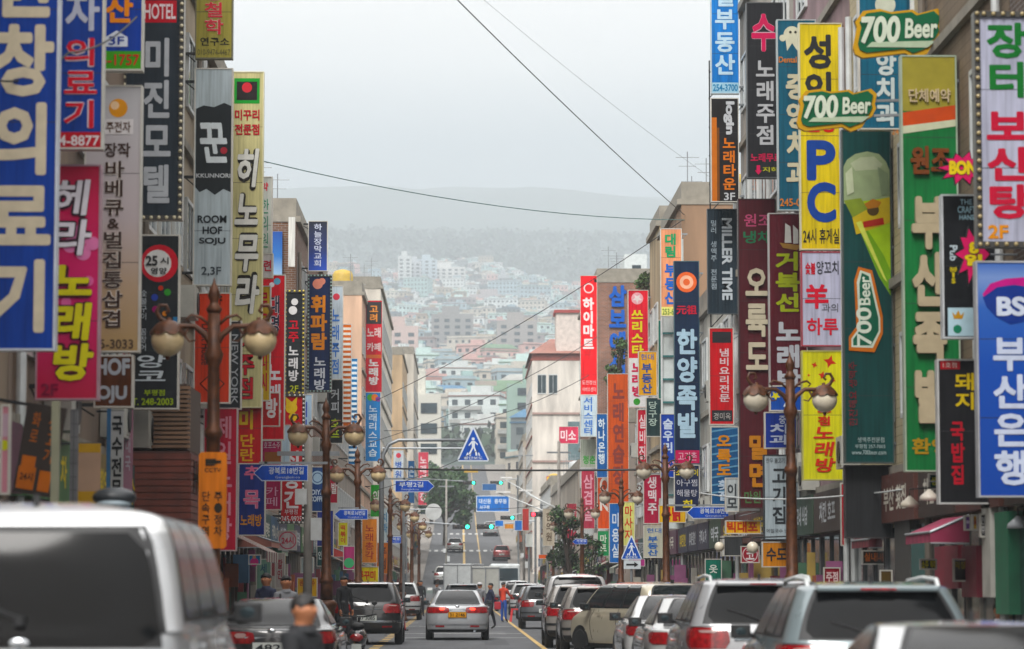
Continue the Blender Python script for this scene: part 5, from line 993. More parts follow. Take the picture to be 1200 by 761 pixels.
        # door lines, handle, mirror
        for q in (.3, .62):
            ya = lambda t: S.u_of_y(t, S.lvl(3)[1] + (S.lvl(3)[2] - S.lvl(3)[1]) * (q + .04)); b = MB(); v, f = S.patch(((.8, ya(2) - .0012, ya(2) + .0012), (be, ya(be) - .0012, ya(be) + .0012)), .004, 8, 1, sd_); b.add(v, f); b.build('door_gap', PLASTIC, root)
            p = S.pt(4.2, ya(4) - .03, sd_); MB().box(p.x - .02 + sd_ * .02, p.y - .1, p.z - .015, p.x + sd_ * .045, p.y + .1, p.z + .02).build('door_handle', pm if metallic else CHROME, root)
        p = S.pt(be + .1, .74, sd_); m_ = MB(); m_.box(-.095, -.06, -.068, .095, .06, .068).tube([(-sd_ * .15, .05, -.05), (-sd_ * .04, .02, -.03)], .028); o = m_.build('wing_mirror', PLASTIC, root, False, (p.x + sd_ * .16, p.y - .28, p.z + .03)); mm = o.modifiers.new('b', 'BEVEL'); mm.width = .05; mm.segments = 4; mm.limit_method = 'ANGLE'
        MB().sphere((p.x + sd_ * .16, p.y - .335, p.z + .03), .07, 14, 8, (1.0, .12, .7)).build('mirror_glass', mat('3a464a', .08, .7), root)
        wyr, wyf = d['wy']; wyf = wyf * ls + (ls - 1) * .1
        for yy in (wyr, wyf):
            xx = S.pt(2, S.u_of_y(2, yy), sd_).x; arch = MB(); R_ = d['wr'] + .07; pts = [(math.cos(math.pi * k / 14) * R_, d['wr'] + math.sin(math.pi * k / 14) * R_) for k in range(15)]
            arch.add([(xx + sd_ * .004, yy + a_, max(.02, z_)) for a_, z_ in pts] + [(xx + sd_ * .004, yy, d['wr'] - .1)], [(k, k + 1, 15) for k in range(14)]); arch.build('wheel_arch', PLASTIC, root)
            wheel(root, xx - sd_ * .1, yy, d['wr'], sd_)
        pat('side_skirt', ((0.05, .47, .73), (.9, .47, .73)), PLASTIC, .004, 2, 10, sd_)
    # rear: lower bumper, plate, badge, handle strip, wiper
    pat('bumper_lower', ((.02, -.42, .42), (1.35 if kind != 'sedan' else 1.0, -.42, .42)), PLASTIC, .006, 4, 24)
    if kind != 'sedan': pat('bumper_step', ((1.9, -.44, .44), (2.15, -.44, .44)), DARKM if col != '17191b' else CHROME, .012, 2, 24)
    else: pat('bumper_step', ((1.55, -.40, .40), (1.72, -.40, .40)), mat('8a8c90', .3, .5), .01, 2, 24)
    for sd_ in (1, -1): pat('reflector', ((1.35, .2, .32), (1.55, .2, .32)), TAIL, .014, 1, 4, sd_)
    if lights or plate_col: 
        zc = d['plate'] * hs; tt = min(range(100), key=lambda k: abs(S.lvl(k * .05)[0] - zc)) * .05; y = S.pt(tt, 0).y - .035
        MB().box(-.27, y + .006, zc - .085, .27, y + .05, zc + .085).build('plate_recess', PLASTIC, root)
        pl = MB(); pl.box(-.26, y - .008, zc - .075, .26, y + .004, zc + .075); pl = pl.build('number_plate', let(plate_col), root)
        lettering(pl, plate, 'h', (-.22, zc - .05, .22, zc + .05), y - .009, '22282c' if plate_col != 'c08a1c' else '3a2a14', off=.02)
    zc2 = S.lvl(4.6)[0]; yb = S.pt(4.6, 0).y
    e = MB(); e.sphere((0, yb - .012, zc2), .06, 14, 6, (1, .2, .55)); e.build('badge', CHROME, root, True)
    MB().box(-.38, yb - .03, zc2 - .115, .38, yb + .03, zc2 - .085).build('tailgate_strip', CHROME, root)
    if kind != 'sedan':
        p = S.pt(be + .2, 0); p2 = S.pt(be + .9, .22, -1); q = MB(); q.tube([(0, p.y - .03, p.z), (p2.x, p2.y - .03, p2.z - .02)], .013, 5).lathe((0, p.y - .03, p.z - .04), [(.035, 0), (.035, .06)], 10); q.build('wiper', PLASTIC, root)
        if spoiler:
            b = MB(); z1 = S.lvl(rf)[0]; y1 = S.pt(rf - .3, 0).y; b.box(-.56, y1 - .12, z1 - .05, .56, y1 + .3, z1 + .005); o = b.build('spoiler', pm, root); bv = o.modifiers.new('b', 'BEVEL'); bv.width = .02; bv.segments = 2
            MB().box(-.16, y1 - .13, z1 - .035, .16, y1 - .118, z1 - .015).build('brake_light', TAIL, root)
    else:
        pat('brake_light', ((rf - .4, -.07, .07), (rf - .25, -.07, .07)), TAIL, .014, 1, 4)
    an = MB(); zt_ = S.lvl(9.5)[0]; yt_ = S.lvl(9)[1] + .25; an.poly([(-.01, 0), (.01, 0), (.01, .07), (-.01, .07)], 0, .12); o = an.build('antenna', PLASTIC, root, loc=(0, yt_, zt_ + .0))
    if rails:
        for sd_ in (1, -1):
            b = MB(); z1 = S.lvl(rf)[0]; b.tube([(sd_ * .6, S.lvl(rf)[1] + .15, z1 - .02), (sd_ * .6, S.lvl(rf)[1] + .28, z1 + .06), (sd_ * .6, 1.6, z1 + .08), (sd_ * .6, 2.5, z1 + .05), (sd_ * .6, 2.62, z1 - .03)], .022, 6); b.build('roof_rail', STEELW, root, True)
    if taxi:
        r_ = MB(); r_.sphere((0, 2.2, 1.52 * hs), .2, 14, 8, (1.1, .5, .55)); r_.build('taxi_lamp', mat('2fae5a', .3, coat=.5), root, True)
    # interior hint: seats visible through clear glass are hidden by tint
    ex = MB(); ex.tube([(.5, .02, .27), (.5, .25, .27)], .035, 10); ex.build('exhaust_pipe', CHROME, root)
    return root
def place(kind, col, pxc, s, label, **kw):
    Y = YS(s); x = W(pxc, 700, Y).x; return car(kind, col, (x, Y, base_z(Y) + .004), label, **kw)
car('van', 'a8aaac', (W(22, 700, 16.8).x, 16.8, .0), 'big van filling the lower left corner, sky reflection painted white on its roof', hs=1.10, name='sky_lit_roof_van', cat='van', spoiler=False, plate='7304', rz=R(.3), wtop=1.05, wu=.34, wbot=-1.6, tail=(1.5, 3.0), roof_skycol='dcdedf')  # grey van; the whitish roof colour stands in for bright sky reflection
place('sedan', '9a9c9f', 536, 40.2, 'silver sedan driving away with brake lights lit and a yellow plate', lights=True, plate='31 2146', plate_col='c08a1c', name='silver_sedan', groupon=False)
place('suv', '17191b', 430, 43.5, 'black SUV parked on the left behind the lamp post', name='black_suv', plate='47 3085')
place('suv', 'bfc2c2', 469, 25.5, 'white SUV parked on the left beyond the black one', hs=1.02, rails=True)
place('suv', '2c3034', 543, 27, 'dark car right in front of the silver sedan with a green lamp', taxi=True, hs=.98, name='dark_taxi')
place('suv', 'b4b8ba', 618, 22, 'small white SUV farthest in the right parked row', rails=True)
place('suv', '7c8084', 630, 25, 'grey hatchback second farthest in the right row', hs=.9)
place('suv', 'c4c6c8', 624, 18.5, 'white boxy car at the far end of the right row')
place('suv', '5c6064', 640, 32, 'dark grey hatchback before the silver van', hs=.93)
place('van', 'c0bfbf', 677, 39.5, 'white and grey van towering over the right row', name='passenger_van', cat='van', spoiler=True)
place('suv', '8e8984', 683, 46, 'warm silver SUV just in front of the van', hs=.95)
place('suv', '85807b', 706, 51, 'silver brown hatchback close behind the cream car', hs=.93)
cc = car('van', 'b5ad98', (W(806, 700, 60).x, 60, .004), 'cream boxy car turned half out of the right row', rz=R(24), hs=.84, ls=.76, name='cream_car', tint=mat('1a2224', .08, coat=.4), spoiler=False)
place('sedan', 'c8c9c9', 800, 72, 'white sedan with a red tail light next to the cream car', hs=.98, tails=TAIL)
place('sedan', 'a8a9a8', 838, 84, 'pale silver sedan tucked before the silver SUV', hs=.97)
place('suv', '9b9da0', 898, 98, 'silver SUV with roof rails parked behind the grey one', rails=True, hs=.99, tails=TAIL)
place('suv', '6f7c80', 1036, 131, 'blue grey SUV with a dark rear window at the lower right', rails=True, hs=.955, name='grey_suv')
place('sedan', 'b4b6b8', 1215, 215, 'silver sedan roof cut off by the lower right corner', hs=.93)
place('sedan', '111215', 318, 82, 'dark sedan with bright reflections behind the man in the cap', hs=.96)
for i_, (c_, px_, s_, k_, lb_) in enumerate((('c8cccc', 520, 12.6, 'suv', 'tiny white car waiting at the left of the far crossing'), ('2c3034', 560, 12.2, 'sedan', 'tiny dark car waiting at the far crossing'), ('b8bcbc', 533, 10.4, 'suv', 'tiny pale car climbing the far road'), ('8c2a2a', 588, 11.0, 'suv', 'tiny red car beyond the far crossing'), ('c4c8ca', 606, 17, 'van', 'small white van beside the bus'), ('a8acae', 575, 9.2, 'van', 'tiny grey van high on the far road'), ('d0d4d4', 597, 14, 'van', 'small white van behind the bus'), ('b4b8ba', 546, 14.5, 'sedan', 'small silver car beyond the box truck'))):
    place(k_, c_, px_, s_, lb_, name='distant_car' if k_ != 'van' else 'distant_van', cat='car' if k_ != 'van' else 'van')
# trucks and bus
def truck(loc, w, h, L, col, label, name, cat, boxed=True, glasscol=None):
    r = empty(name, loc, label, cat); b = MB()
    b.box(-w / 2, 0, .9, w / 2, L * .7, h); o = b.build('cargo_box', mat(col, .5, var=.08), r); m = o.modifiers.new('b', 'BEVEL'); m.width = .05; m.segments = 2
    f = MB()
    for x in (-w / 2, w / 2 - .07, -.03): f.box(x, -.03, .95, x + .07, 0, h - .05)
    f.box(-w / 2, -.03, h - .12, w / 2, 0, h - .05).box(-w / 2, -.03, .9, w / 2, 0, 1.0); f.build('door_frame', STEEL, r)
    c = MB(); c.box(-w / 2 + .05, L * .71, .5, w / 2 - .05, L, h * .82); o = c.build('cab', mat('b9bcbc', .4), r); m = o.modifiers.new('b', 'BEVEL'); m.width = .12; m.segments = 3
    k = MB(); k.box(-w / 2 + .1, .1, .6, w / 2 - .1, L - .2, .88).box(-w / 2 + .05, -.02, .5, w / 2 - .05, .1, .68); k.build('chassis', DARKM, r)
    for x in (-1, 1):
        MB().box(x * w * .36 - .15, -.05, .7, x * w * .36 + .15, -.01, .82).build('tail_light', TAIL, r)
        for y in (L * .2, L * .8): wheel(r, x * (w / 2 - .15), y, .4, x)
    return r
truck((W(536, 690, 205).x, 205, .1), 2.0, 3.0, 5.5, 'cacfd0', 'white box truck ahead in the traffic', 'box_truck', 'truck')
truck((W(569, 690, 180).x, 180, .0), 1.75, 2.75, 5, 'a8aaa4', 'grey container truck with two rear doors', 'container_truck', 'truck')
r = empty('bus', (W(592, 690, 232).x, 232, .2), 'white bus coming round the right of the container truck', 'bus'); b = MB(); b.box(-1.2, 0, .35, 1.2, 9, 3.1); o = b.build('body', mat('c4cacb', .35), r); m = o.modifiers.new('b', 'BEVEL'); m.width = .18; m.segments = 3
MB().box(-1.02, -.015, 1.75, 1.02, .02, 2.75).build('rear_window', PANE, r); MB().box(-1.1, -.03, .4, 1.1, .0, .6).build('bumper', DARKM, r)
for x in (-1, 1):
    MB().box(x * .95 - .1, -.02, .9, x * .95 + .1, 0, 1.3).build('tail_light', TAIL, r)
    for y in (1.8, 7): wheel(r, x * 1.05, y, .45, x)

# ------------------------------------------------------------------ people
CM = {'skin': mat('a86c48', .55, var=.08), 'hair': mat('141110', .6), 'black': mat('1a1c20', .8, var=.2, bump=.2), 'navy': mat('1c2440', .8, bump=.2), 'jean': mat('2a3550', .85, bump=.2), 'orange': mat('c83a18', .7, bump=.2), 'blue': mat('1f4a9a', .8), 'grey': mat('7a7c80', .8, bump=.2), 'shoe': mat('20201f', .6), 'white': mat('c4c4c6', .8, bump=.2), 'red': mat('a81c2c', .7), 'cap': mat('3c3f44', .8, bump=.2), 'pants': mat('24262c', .85, bump=.2)}
def person(loc, h, rz, label, top, bot, stride=.0, arms=(.1, .1), lean=0, sit=False, cap=None, mask=False, elbow=(.15, .15), group=None, hair='short', bulk=1.0):
    """one skinned body, metres; facing -y before rotation (towards the camera); face, hair as children"""
    root = empty('person', loc, label, 'person', group, rz); k = h / 1.72
    V = []; E_ = []; Rr = []; TG = []
    def v(p, r, par=None, tg=None):
        V.append(Vector(p) * k); Rr.append(r * k * (bulk if tg == 'top' or par is None else 1)); i = len(V) - 1
        if par is not None: E_.append((par, i)); TG.append(tg)
        return i
    hipz = .92 if not sit else .5; L_ = lean
    pel = v((0, 0, hipz), (.155)); wai = v((0, -L_ * .15, hipz + .18), .135, pel, 'top'); che = v((0, -L_ * .35, hipz + .38), .155, wai, 'top'); shc = v((0, -L_ * .5, hipz + .52), .12, che, 'top')
    nek = v((0, -L_ * .56, hipz + .565), .064, shc, 'top'); hd0 = v((0, -L_ * .62 - .005, hipz + .612), .074, nek, 'skin'); hd1 = v((0, -L_ * .64 - .012, hipz + .668), .108, hd0, 'skin'); hd2 = v((0, -L_ * .64 + .004, hipz + .738), .122, hd1, 'skin')
    hands = []
    for si, s in enumerate((-1, 1)):
        hj = v((s * .095, 0, hipz - .06), .1, pel, 'bot')
        if sit:
            kn = v((s * .12, -.4, hipz - .02), .075, hj, 'bot'); an = v((s * .12, -.42, .1), .05, kn, 'bot'); 
            to = v((s * .13, -.56, .04), .036, an, 'shoe')
        else:
            st = stride * (1 if s > 0 else -1); kn = v((s * .1, -st * .5 - .02, .5), .068, hj, 'bot'); 
            ly = st * 1.0 + (.08 if st < 0 else 0); an = v((s * .1, -ly if st > 0 else -ly, .09 + (0.06 if st < 0 else 0)), .046, kn, 'bot'); to = v((s * .11, -ly - .16, .035 + (0.0 if st >= 0 else .0)), .034, an, 'shoe')
        sh = v((s * .17, -L_ * .5, hipz + .49), .07, shc, 'top'); a = arms[si]; e = elbow[si]
        el = v((s * .215, -L_ * .5 - math.sin(a) * .28, hipz + .49 - math.cos(a) * .28), .052, sh, 'top'); wr_ = v((s * .2, V[el].y / k - math.sin(a + e) * .25, V[el].z / k - math.cos(a + e) * .25), .03, el, 'top')
        d = Vector((0, -math.sin(a + e), -math.cos(a + e))); pc = V[wr_] / k
        pm_ = v(pc + d * .06, .034, wr_, 'skin')
        sidev = Vector((0, math.cos(a + e), -math.sin(a + e)))
        for q, (of, ln) in enumerate(((-.03, .062), (-.01, .072), (.01, .066), (.028, .052))):
            f1 = v(pc + d * .095 + sidev * of, .0115, pm_, 'skin'); f2 = v(pc + d * (.095 + ln * .55) + sidev * of + Vector((-s * .008, 0, 0)), .0095, f1, 'skin'); v(pc + d * (.095 + ln) + sidev * of + Vector((-s * .024, 0, 0)), .008, f2, 'skin')
        t1 = v(pc + d * .05 + sidev * -.04 + Vector((-s * .015, 0, 0)), .012, pm_, 'skin'); v(pc + d * .09 + sidev * -.052 + Vector((-s * .022, 0, 0)), .0095, t1, 'skin')
    me = bpy.data.meshes.new('skel'); me.from_pydata([tuple(p) for p in V], E_, []); o = bpy.data.objects.new('skel', me); COL.objects.link(o)
    md = o.modifiers.new('s', 'SKIN'); md.use_smooth_shade = True; md.branch_smoothing = .4
    for i, sv_ in enumerate(me.skin_vertices[0].data): sv_.radius = (Rr[i], Rr[i] * (.74 if i in (0, 1, 2, 3) else 1)); sv_.use_root = i == 0
    ss = o.modifiers.new('u', 'SUBSURF'); ss.levels = 2 if loc[1] < 70 else 1; ss.render_levels = ss.levels
    dg = bpy.context.evaluated_depsgraph_get(); dg.update(); nm = bpy.data.meshes.new_from_object(o.evaluated_get(dg)); bpy.data.objects.remove(o)
    names = ['skin', 'top', 'bot', 'shoe']; ms = [CM['skin'], CM[top], CM[bot], CM['shoe']]; nm.materials.clear()
    for q in ms: nm.materials.append(q)
    segs = [(V[a], V[b_], TG[i]) for i, (a, b_) in enumerate(E_)]
    for p in nm.polygons:
        c = p.center; best = min(segs, key=lambda s_: (lambda a, b_, cc: ((cc - (a + (b_ - a) * max(0, min(1, (cc - a).dot(b_ - a) / max(1e-9, (b_ - a).length_squared))))).length))(s_[0], s_[1], c)); p.material_index = names.index(best[2]); p.use_smooth = True
    link('body', nm, root)
    hc = V[hd1].lerp(V[hd2], .5)
    n = MB(); n.sphere((hc.x, hc.y - .098 * k, hc.z - .012 * k), .018 * k, 8, 6, (.8, 1, 1.5)); n.build('nose', CM['skin'], root, True)
    for s in (-1, 1):
        MB().sphere((s * .034 * k, hc.y - .085 * k, hc.z + .02 * k), .012 * k, 8, 6, (1.3, .7, .7)).build('eye', mat('1c1614', .2), root, True); MB().sphere((s * .093 * k, hc.y + .008 * k, hc.z), .03 * k, 8, 6, (.35, .7, 1.1)).build('ear', CM['skin'], root, True)
    MB().sphere((0, hc.y - .09 * k, hc.z - .048 * k), .022 * k, 8, 4, (1.1, .3, .3)).build('mouth', mat('8a4a40', .5), root, True)
    hb = MB(); nn = 18; vs = []; fs = []; m_ = 8; lim = 1.75 if hair == 'short' else 2.5
    for j in range(m_ + 1):
        for q in range(nn):
            a = 2 * math.pi * q / nn; back = (math.sin(a) + 1) / 2; t = (j / m_) * (.95 + (lim - .95) * back ** .8); rr = (.106 + random.uniform(-.003, .003)) * k * (1 - .1 * max(0, t - 1.2))
            vs.append((hc.x + rr * .95 * math.sin(t) * math.cos(a), hc.y + .008 * k + rr * 1.05 * math.sin(t) * math.sin(a), hc.z + .012 * k + rr * 1.08 * math.cos(t)))
    for j in range(m_):
        for q in range(nn): fs.append((j * nn + q, (j + 1) * nn + q, (j + 1) * nn + (q + 1) % nn, j * nn + (q + 1) % nn))
    hb.add(vs, fs).build('hair', CM['hair'], root, True)
    if cap:
        c = MB(); c.lathe((hc.x, hc.y + .006 * k, hc.z + .045 * k), [(.108 * k, 0), (.111 * k, .02 * k), (.1 * k, .055 * k), (.06 * k, .082 * k), (.01, .09 * k)], 20)
        c.add([(hc.x + .1 * k * math.cos(t), hc.y + .006 * k - .1 * k * math.sin(t) - (.1 * k * math.sin(t)) * q, hc.z + (.055 - .01 * q) * k) for q in (0, 1) for t in [math.pi * i / 10 for i in range(11)]], [(i, i + 1, i + 12, i + 11) for i in range(10)]); c.build('cap', CM[cap], root, True)
    if mask: MB().sphere((hc.x, hc.y - .075 * k, hc.z - .04 * k), .06 * k, 12, 8, (1.1, .65, .75)).build('face_mask', mat('d0d2d2', .8), root, True)
    # collar
    q = V[nek]; MB().lathe((q.x, q.y, q.z - .03 * k), [(.095 * k * bulk, -.01), (.08 * k * bulk, .045 * k), (.07 * k, .04 * k)], 16, caps=False).build('collar', CM[top], root, True)
    return root, V
def gx(px, s): return W(px, 700, YS(s)).x
person((gx(348, 168), YS(168), 0), 1.52, R(62), 'dark haired man in a black padded jacket at the lower left', 'black', 'pants', .12, hair='long', lean=.1, bulk=1.28)
pr, _ = person((gx(575, 32), YS(32), 0), 1.66, R(-72), 'pedestrian in dark clothes stepping past the silver sedan with a red bag', 'navy', 'pants', .3, arms=(.3, -.3))
b = MB(); b.box(-.12, -.05, 0, .12, .05, .28); o = b.build('shopping_bag', CM['red']); o.location = (gx(583, 32), YS(32) - .3, .72); m = o.modifiers.new('b', 'BEVEL'); m.width = .03; m.segments = 2; tag(o, 'red bag carried by the pedestrian in dark clothes', 'bag'); MB().tube([(-.1, 0, .36), (-.08, 0, .55), (.08, 0, .55), (.1, 0, .36)], .01).build('strap', CM['red'], o)
person((gx(590, 27), YS(27), 0), 1.72, R(150), 'man in an orange red jacket and blue trousers standing by the parked cars', 'orange', 'blue', .05, arms=(.5, .4), elbow=(.8, .7))
person((gx(563, 30), YS(29), 0), 1.68, R(170), 'man in a pale cap behind the roof of the silver sedan', 'grey', 'pants', .05, cap='white')
pw, _ = person((gx(1172, 88), YS(88), .14), 1.62, R(30), 'woman with a white face mask sitting at the lower right edge', 'white', 'jean', sit=True, mask=True, hair='long')
st = MB(); st.box(-.2, -.2, .38, .2, .2, .43)
for x in (-.18, .14):
    for y in (-.18, .14): st.box(x, y, 0, x + .04, y + .04, .38)
o = st.build('stool', mat('6a3a2a', .6)); o.location = (gx(1172, 88), YS(88), .14); tag(o, 'brown stool under the masked woman', 'stool')
person((gx(1196, 84), YS(84), .14), 1.66, R(-60), 'person in blue at the right edge behind the masked woman', 'jean', 'pants', sit=False, hair='short')['label' if False else 0] if False else None
person((gx(493, 25), YS(25), .14), 1.66, R(10), 'pedestrian in black beside the white SUV on the left', 'black', 'pants', .15)
person((gx(335, 70), YS(70), .14), 1.6, R(20), 'shopper with dark hair behind the dark sedan', 'grey', 'pants', .1)
person((gx(312, 64), YS(64), .14), 1.66, R(-30), 'second shopper near the pink canvas awning', 'navy', 'jean', .1, hair='long')
person((gx(512, 20), YS(20), 0), 1.7, R(0), 'distant walker at the left kerb near the crossing', 'grey', 'pants', .2)
person((gx(644, 24), YS(24), .14), 1.7, R(0), 'distant walker behind the right parked row', 'black', 'pants', .2)
person((gx(403, 47), YS(47), .14), 1.66, R(40), 'passer-by by the coral awning left of the black SUV', 'black', 'pants', .1)
# scooter, stool, cone
Y = YS(62); r = empty('scooter', (gx(418, 62), Y, 0), 'dark scooter with a red tail light in front of the black SUV', 'scooter')
MB().sphere((0, .45, .62), .3, 16, 10, (.62, 1.5, .62)).sphere((0, 1.3, .55), .2, 12, 8, (.7, 1.1, 1.6)).box(-.13, .7, .22, .13, 1.2, .3).build('body', mat('1c1d20', .25, coat=1.0), r, True)
MB().sphere((0, .55, .82), .2, 14, 8, (.7, 1.9, .4)).build('seat', mat('0f0f10', .7), r, True); MB().sphere((0, .03, .62), .1, 12, 8, (1.3, .4, .75)).build('tail_light', TAIL, r, True)
MB().tube([(-.33, 1.15, 1.04), (-.1, 1.25, 1.0), (.1, 1.25, 1.0), (.33, 1.15, 1.04)], .018).tube([(0, 1.25, .98), (0, 1.4, .4)], .03).build('handlebar', DARKM, r)
for s in (-1, 1): MB().tube([(s * .25, 1.2, 1.03), (s * .3, 1.18, 1.22)], .008).sphere((s * .3, 1.17, 1.26), .055, 10, 6, (1, .3, .8)).build('mirror', PLASTIC, r)
for y in (.2, 1.45):
    q = MB(); q.lathe((0, 0, 0), [(.14, -.05), (.23, -.045), (.25, 0), (.23, .045), (.14, .05)], 20); o = q.build('wheel', RUBBER, r, True, (0, y, .25)); o.rotation_euler = (0, R(90), 0)
MB().box(-.09, -.02, .36, .09, 0, .5).build('number_plate', let('b8bcb8'), r)
r = empty('stool', (gx(604, 26.5), YS(26.5) - .3, 0), 'red plastic stool standing on the road by the parked cars', 'stool')
RP = mat('c02a2e', .4, var=.06); MB().box(-.2, -.2, .52, .2, .2, .58).build('seat', RP, r)
for x in (-1, 1):
    for y in (-1, 1): MB().add([(x * .27, y * .27, 0), (x * .17, y * .27, 0), (x * .17, y * .17, 0), (x * .27, y * .17, 0), (x * .2, y * .2, .52), (x * .11, y * .2, .52), (x * .11, y * .11, .52), (x * .2, y * .11, .52)], [(0, 1, 5, 4), (1, 2, 6, 5), (2, 3, 7, 6), (3, 0, 4, 7)]).build('leg', RP, r)
r = empty('traffic_cone', (gx(470, 33), YS(33), 0), 'pink red parking cone beside the black SUV', 'cone'); MB().lathe((0, 0, 0), [(.2, .04), (.17, .1), (.05, 1.05), (.02, 1.1)], 16).build('cone', mat('c8304a', .4), r, True); MB().box(-.26, -.26, 0, .26, .26, .04).build('foot', RUBBER, r); MB().lathe((0, 0, 0), [(.128, .42), (.104, .62)], 16, caps=False).build('band', WHITE, r)
# standing signs low on the left and right
def small_sign(px, Y, col, items, label, post=True, shapes=(), th=.06, name='standing_sign', frame='b9b6ae'):
    x0, y0, x1, y1 = px; ym = (y0 + y1) / 2; a, c = W(x0, y1, Y), W(x1, y0, Y)
    r = sign('L', (x0, x1, y0, y1), items, col, label, th=th, Y=Y, brackets=False, name=name, group='small street level signs', shapes=shapes, frame=frame)
    if post: MB().tube([(0, th + .04, -(a.z - .1)), (0, th + .04, .1)], .03, 8).build('post', STEEL, r)
    return r
small_sign((415, 664, 444, 684), 82, 'd0c01c', [('쭈꾸미', 'h', 419, 669, 440, 680, 'b02c1c', dict(off=.05))], 'yellow menu board with red letters left of the white SUV')
small_sign((348, 677, 372, 700), 76, 'c8a04a', [('원조국수', 'h', 351, 680, 369, 687, '8a2a1c', dict(off=.02))], 'orange and pale notice board near the second lamp')
small_sign((0, 474, 12, 580), 29, 'b8808c', [], 'blurred pink banner at the left edge', shapes=[('disc', 'b0b040', 5, 522, 6), ('rect', 'a8909c', 2, 485, 9, 512)], post=False)
rd = small_sign((326, 622, 348, 645), 70, 'b8b0b0', [('24시', 'h', 330, 629, 344, 638, 'a83a4c', dict(off=.04))], 'round looking 24 hour sign in white with a pink ring', shapes=[('ring', 'a85060', 337, 633.5, 10.5, 1.5)], post=False)
small_sign((291, 650, 306, 662), 60, '2a6a94', [], 'small photo board of a person in magenta', shapes=[('disc', 'a82a6a', 298, 659, 5), ('disc', 'a87a60', 298, 653, 2)], post=False)
small_sign((784, 623, 829, 650), 100, 'b4b8b0', [('7', 'h', 792, 632, 797, 646, 'b02a2c', B), ('ELEVEN', 'h', 799, 641, 823, 647, '1f6a4a', dict(off=.01))], 'convenience store fascia with orange green and red stripes', shapes=[('rect', 'c8643a', 800, 625, 826, 630), ('rect', '14543c', 800, 632, 826, 639), ('rect', 'b02c30', 800, 647, 826, 649)], th=.5, post=False, name='shop_fascia')
small_sign((847, 628, 893, 652), 72, '3c3e40', [], 'dark grey shutter box sign', post=False, th=.4, name='shutter_box'); small_sign((846, 628, 849, 652), 71.9, 'b9bcbc', [], 'white end of the shutter box', post=False, th=.5, name='shutter_end')
small_sign((1088, 555, 1106, 574), 42.5, '123c2a', [('생맥', 'h', 1091, 559, 1105, 569, 'a8a83a', dict(off=.04))], 'small green sign peeking below the tall green sign', post=False)
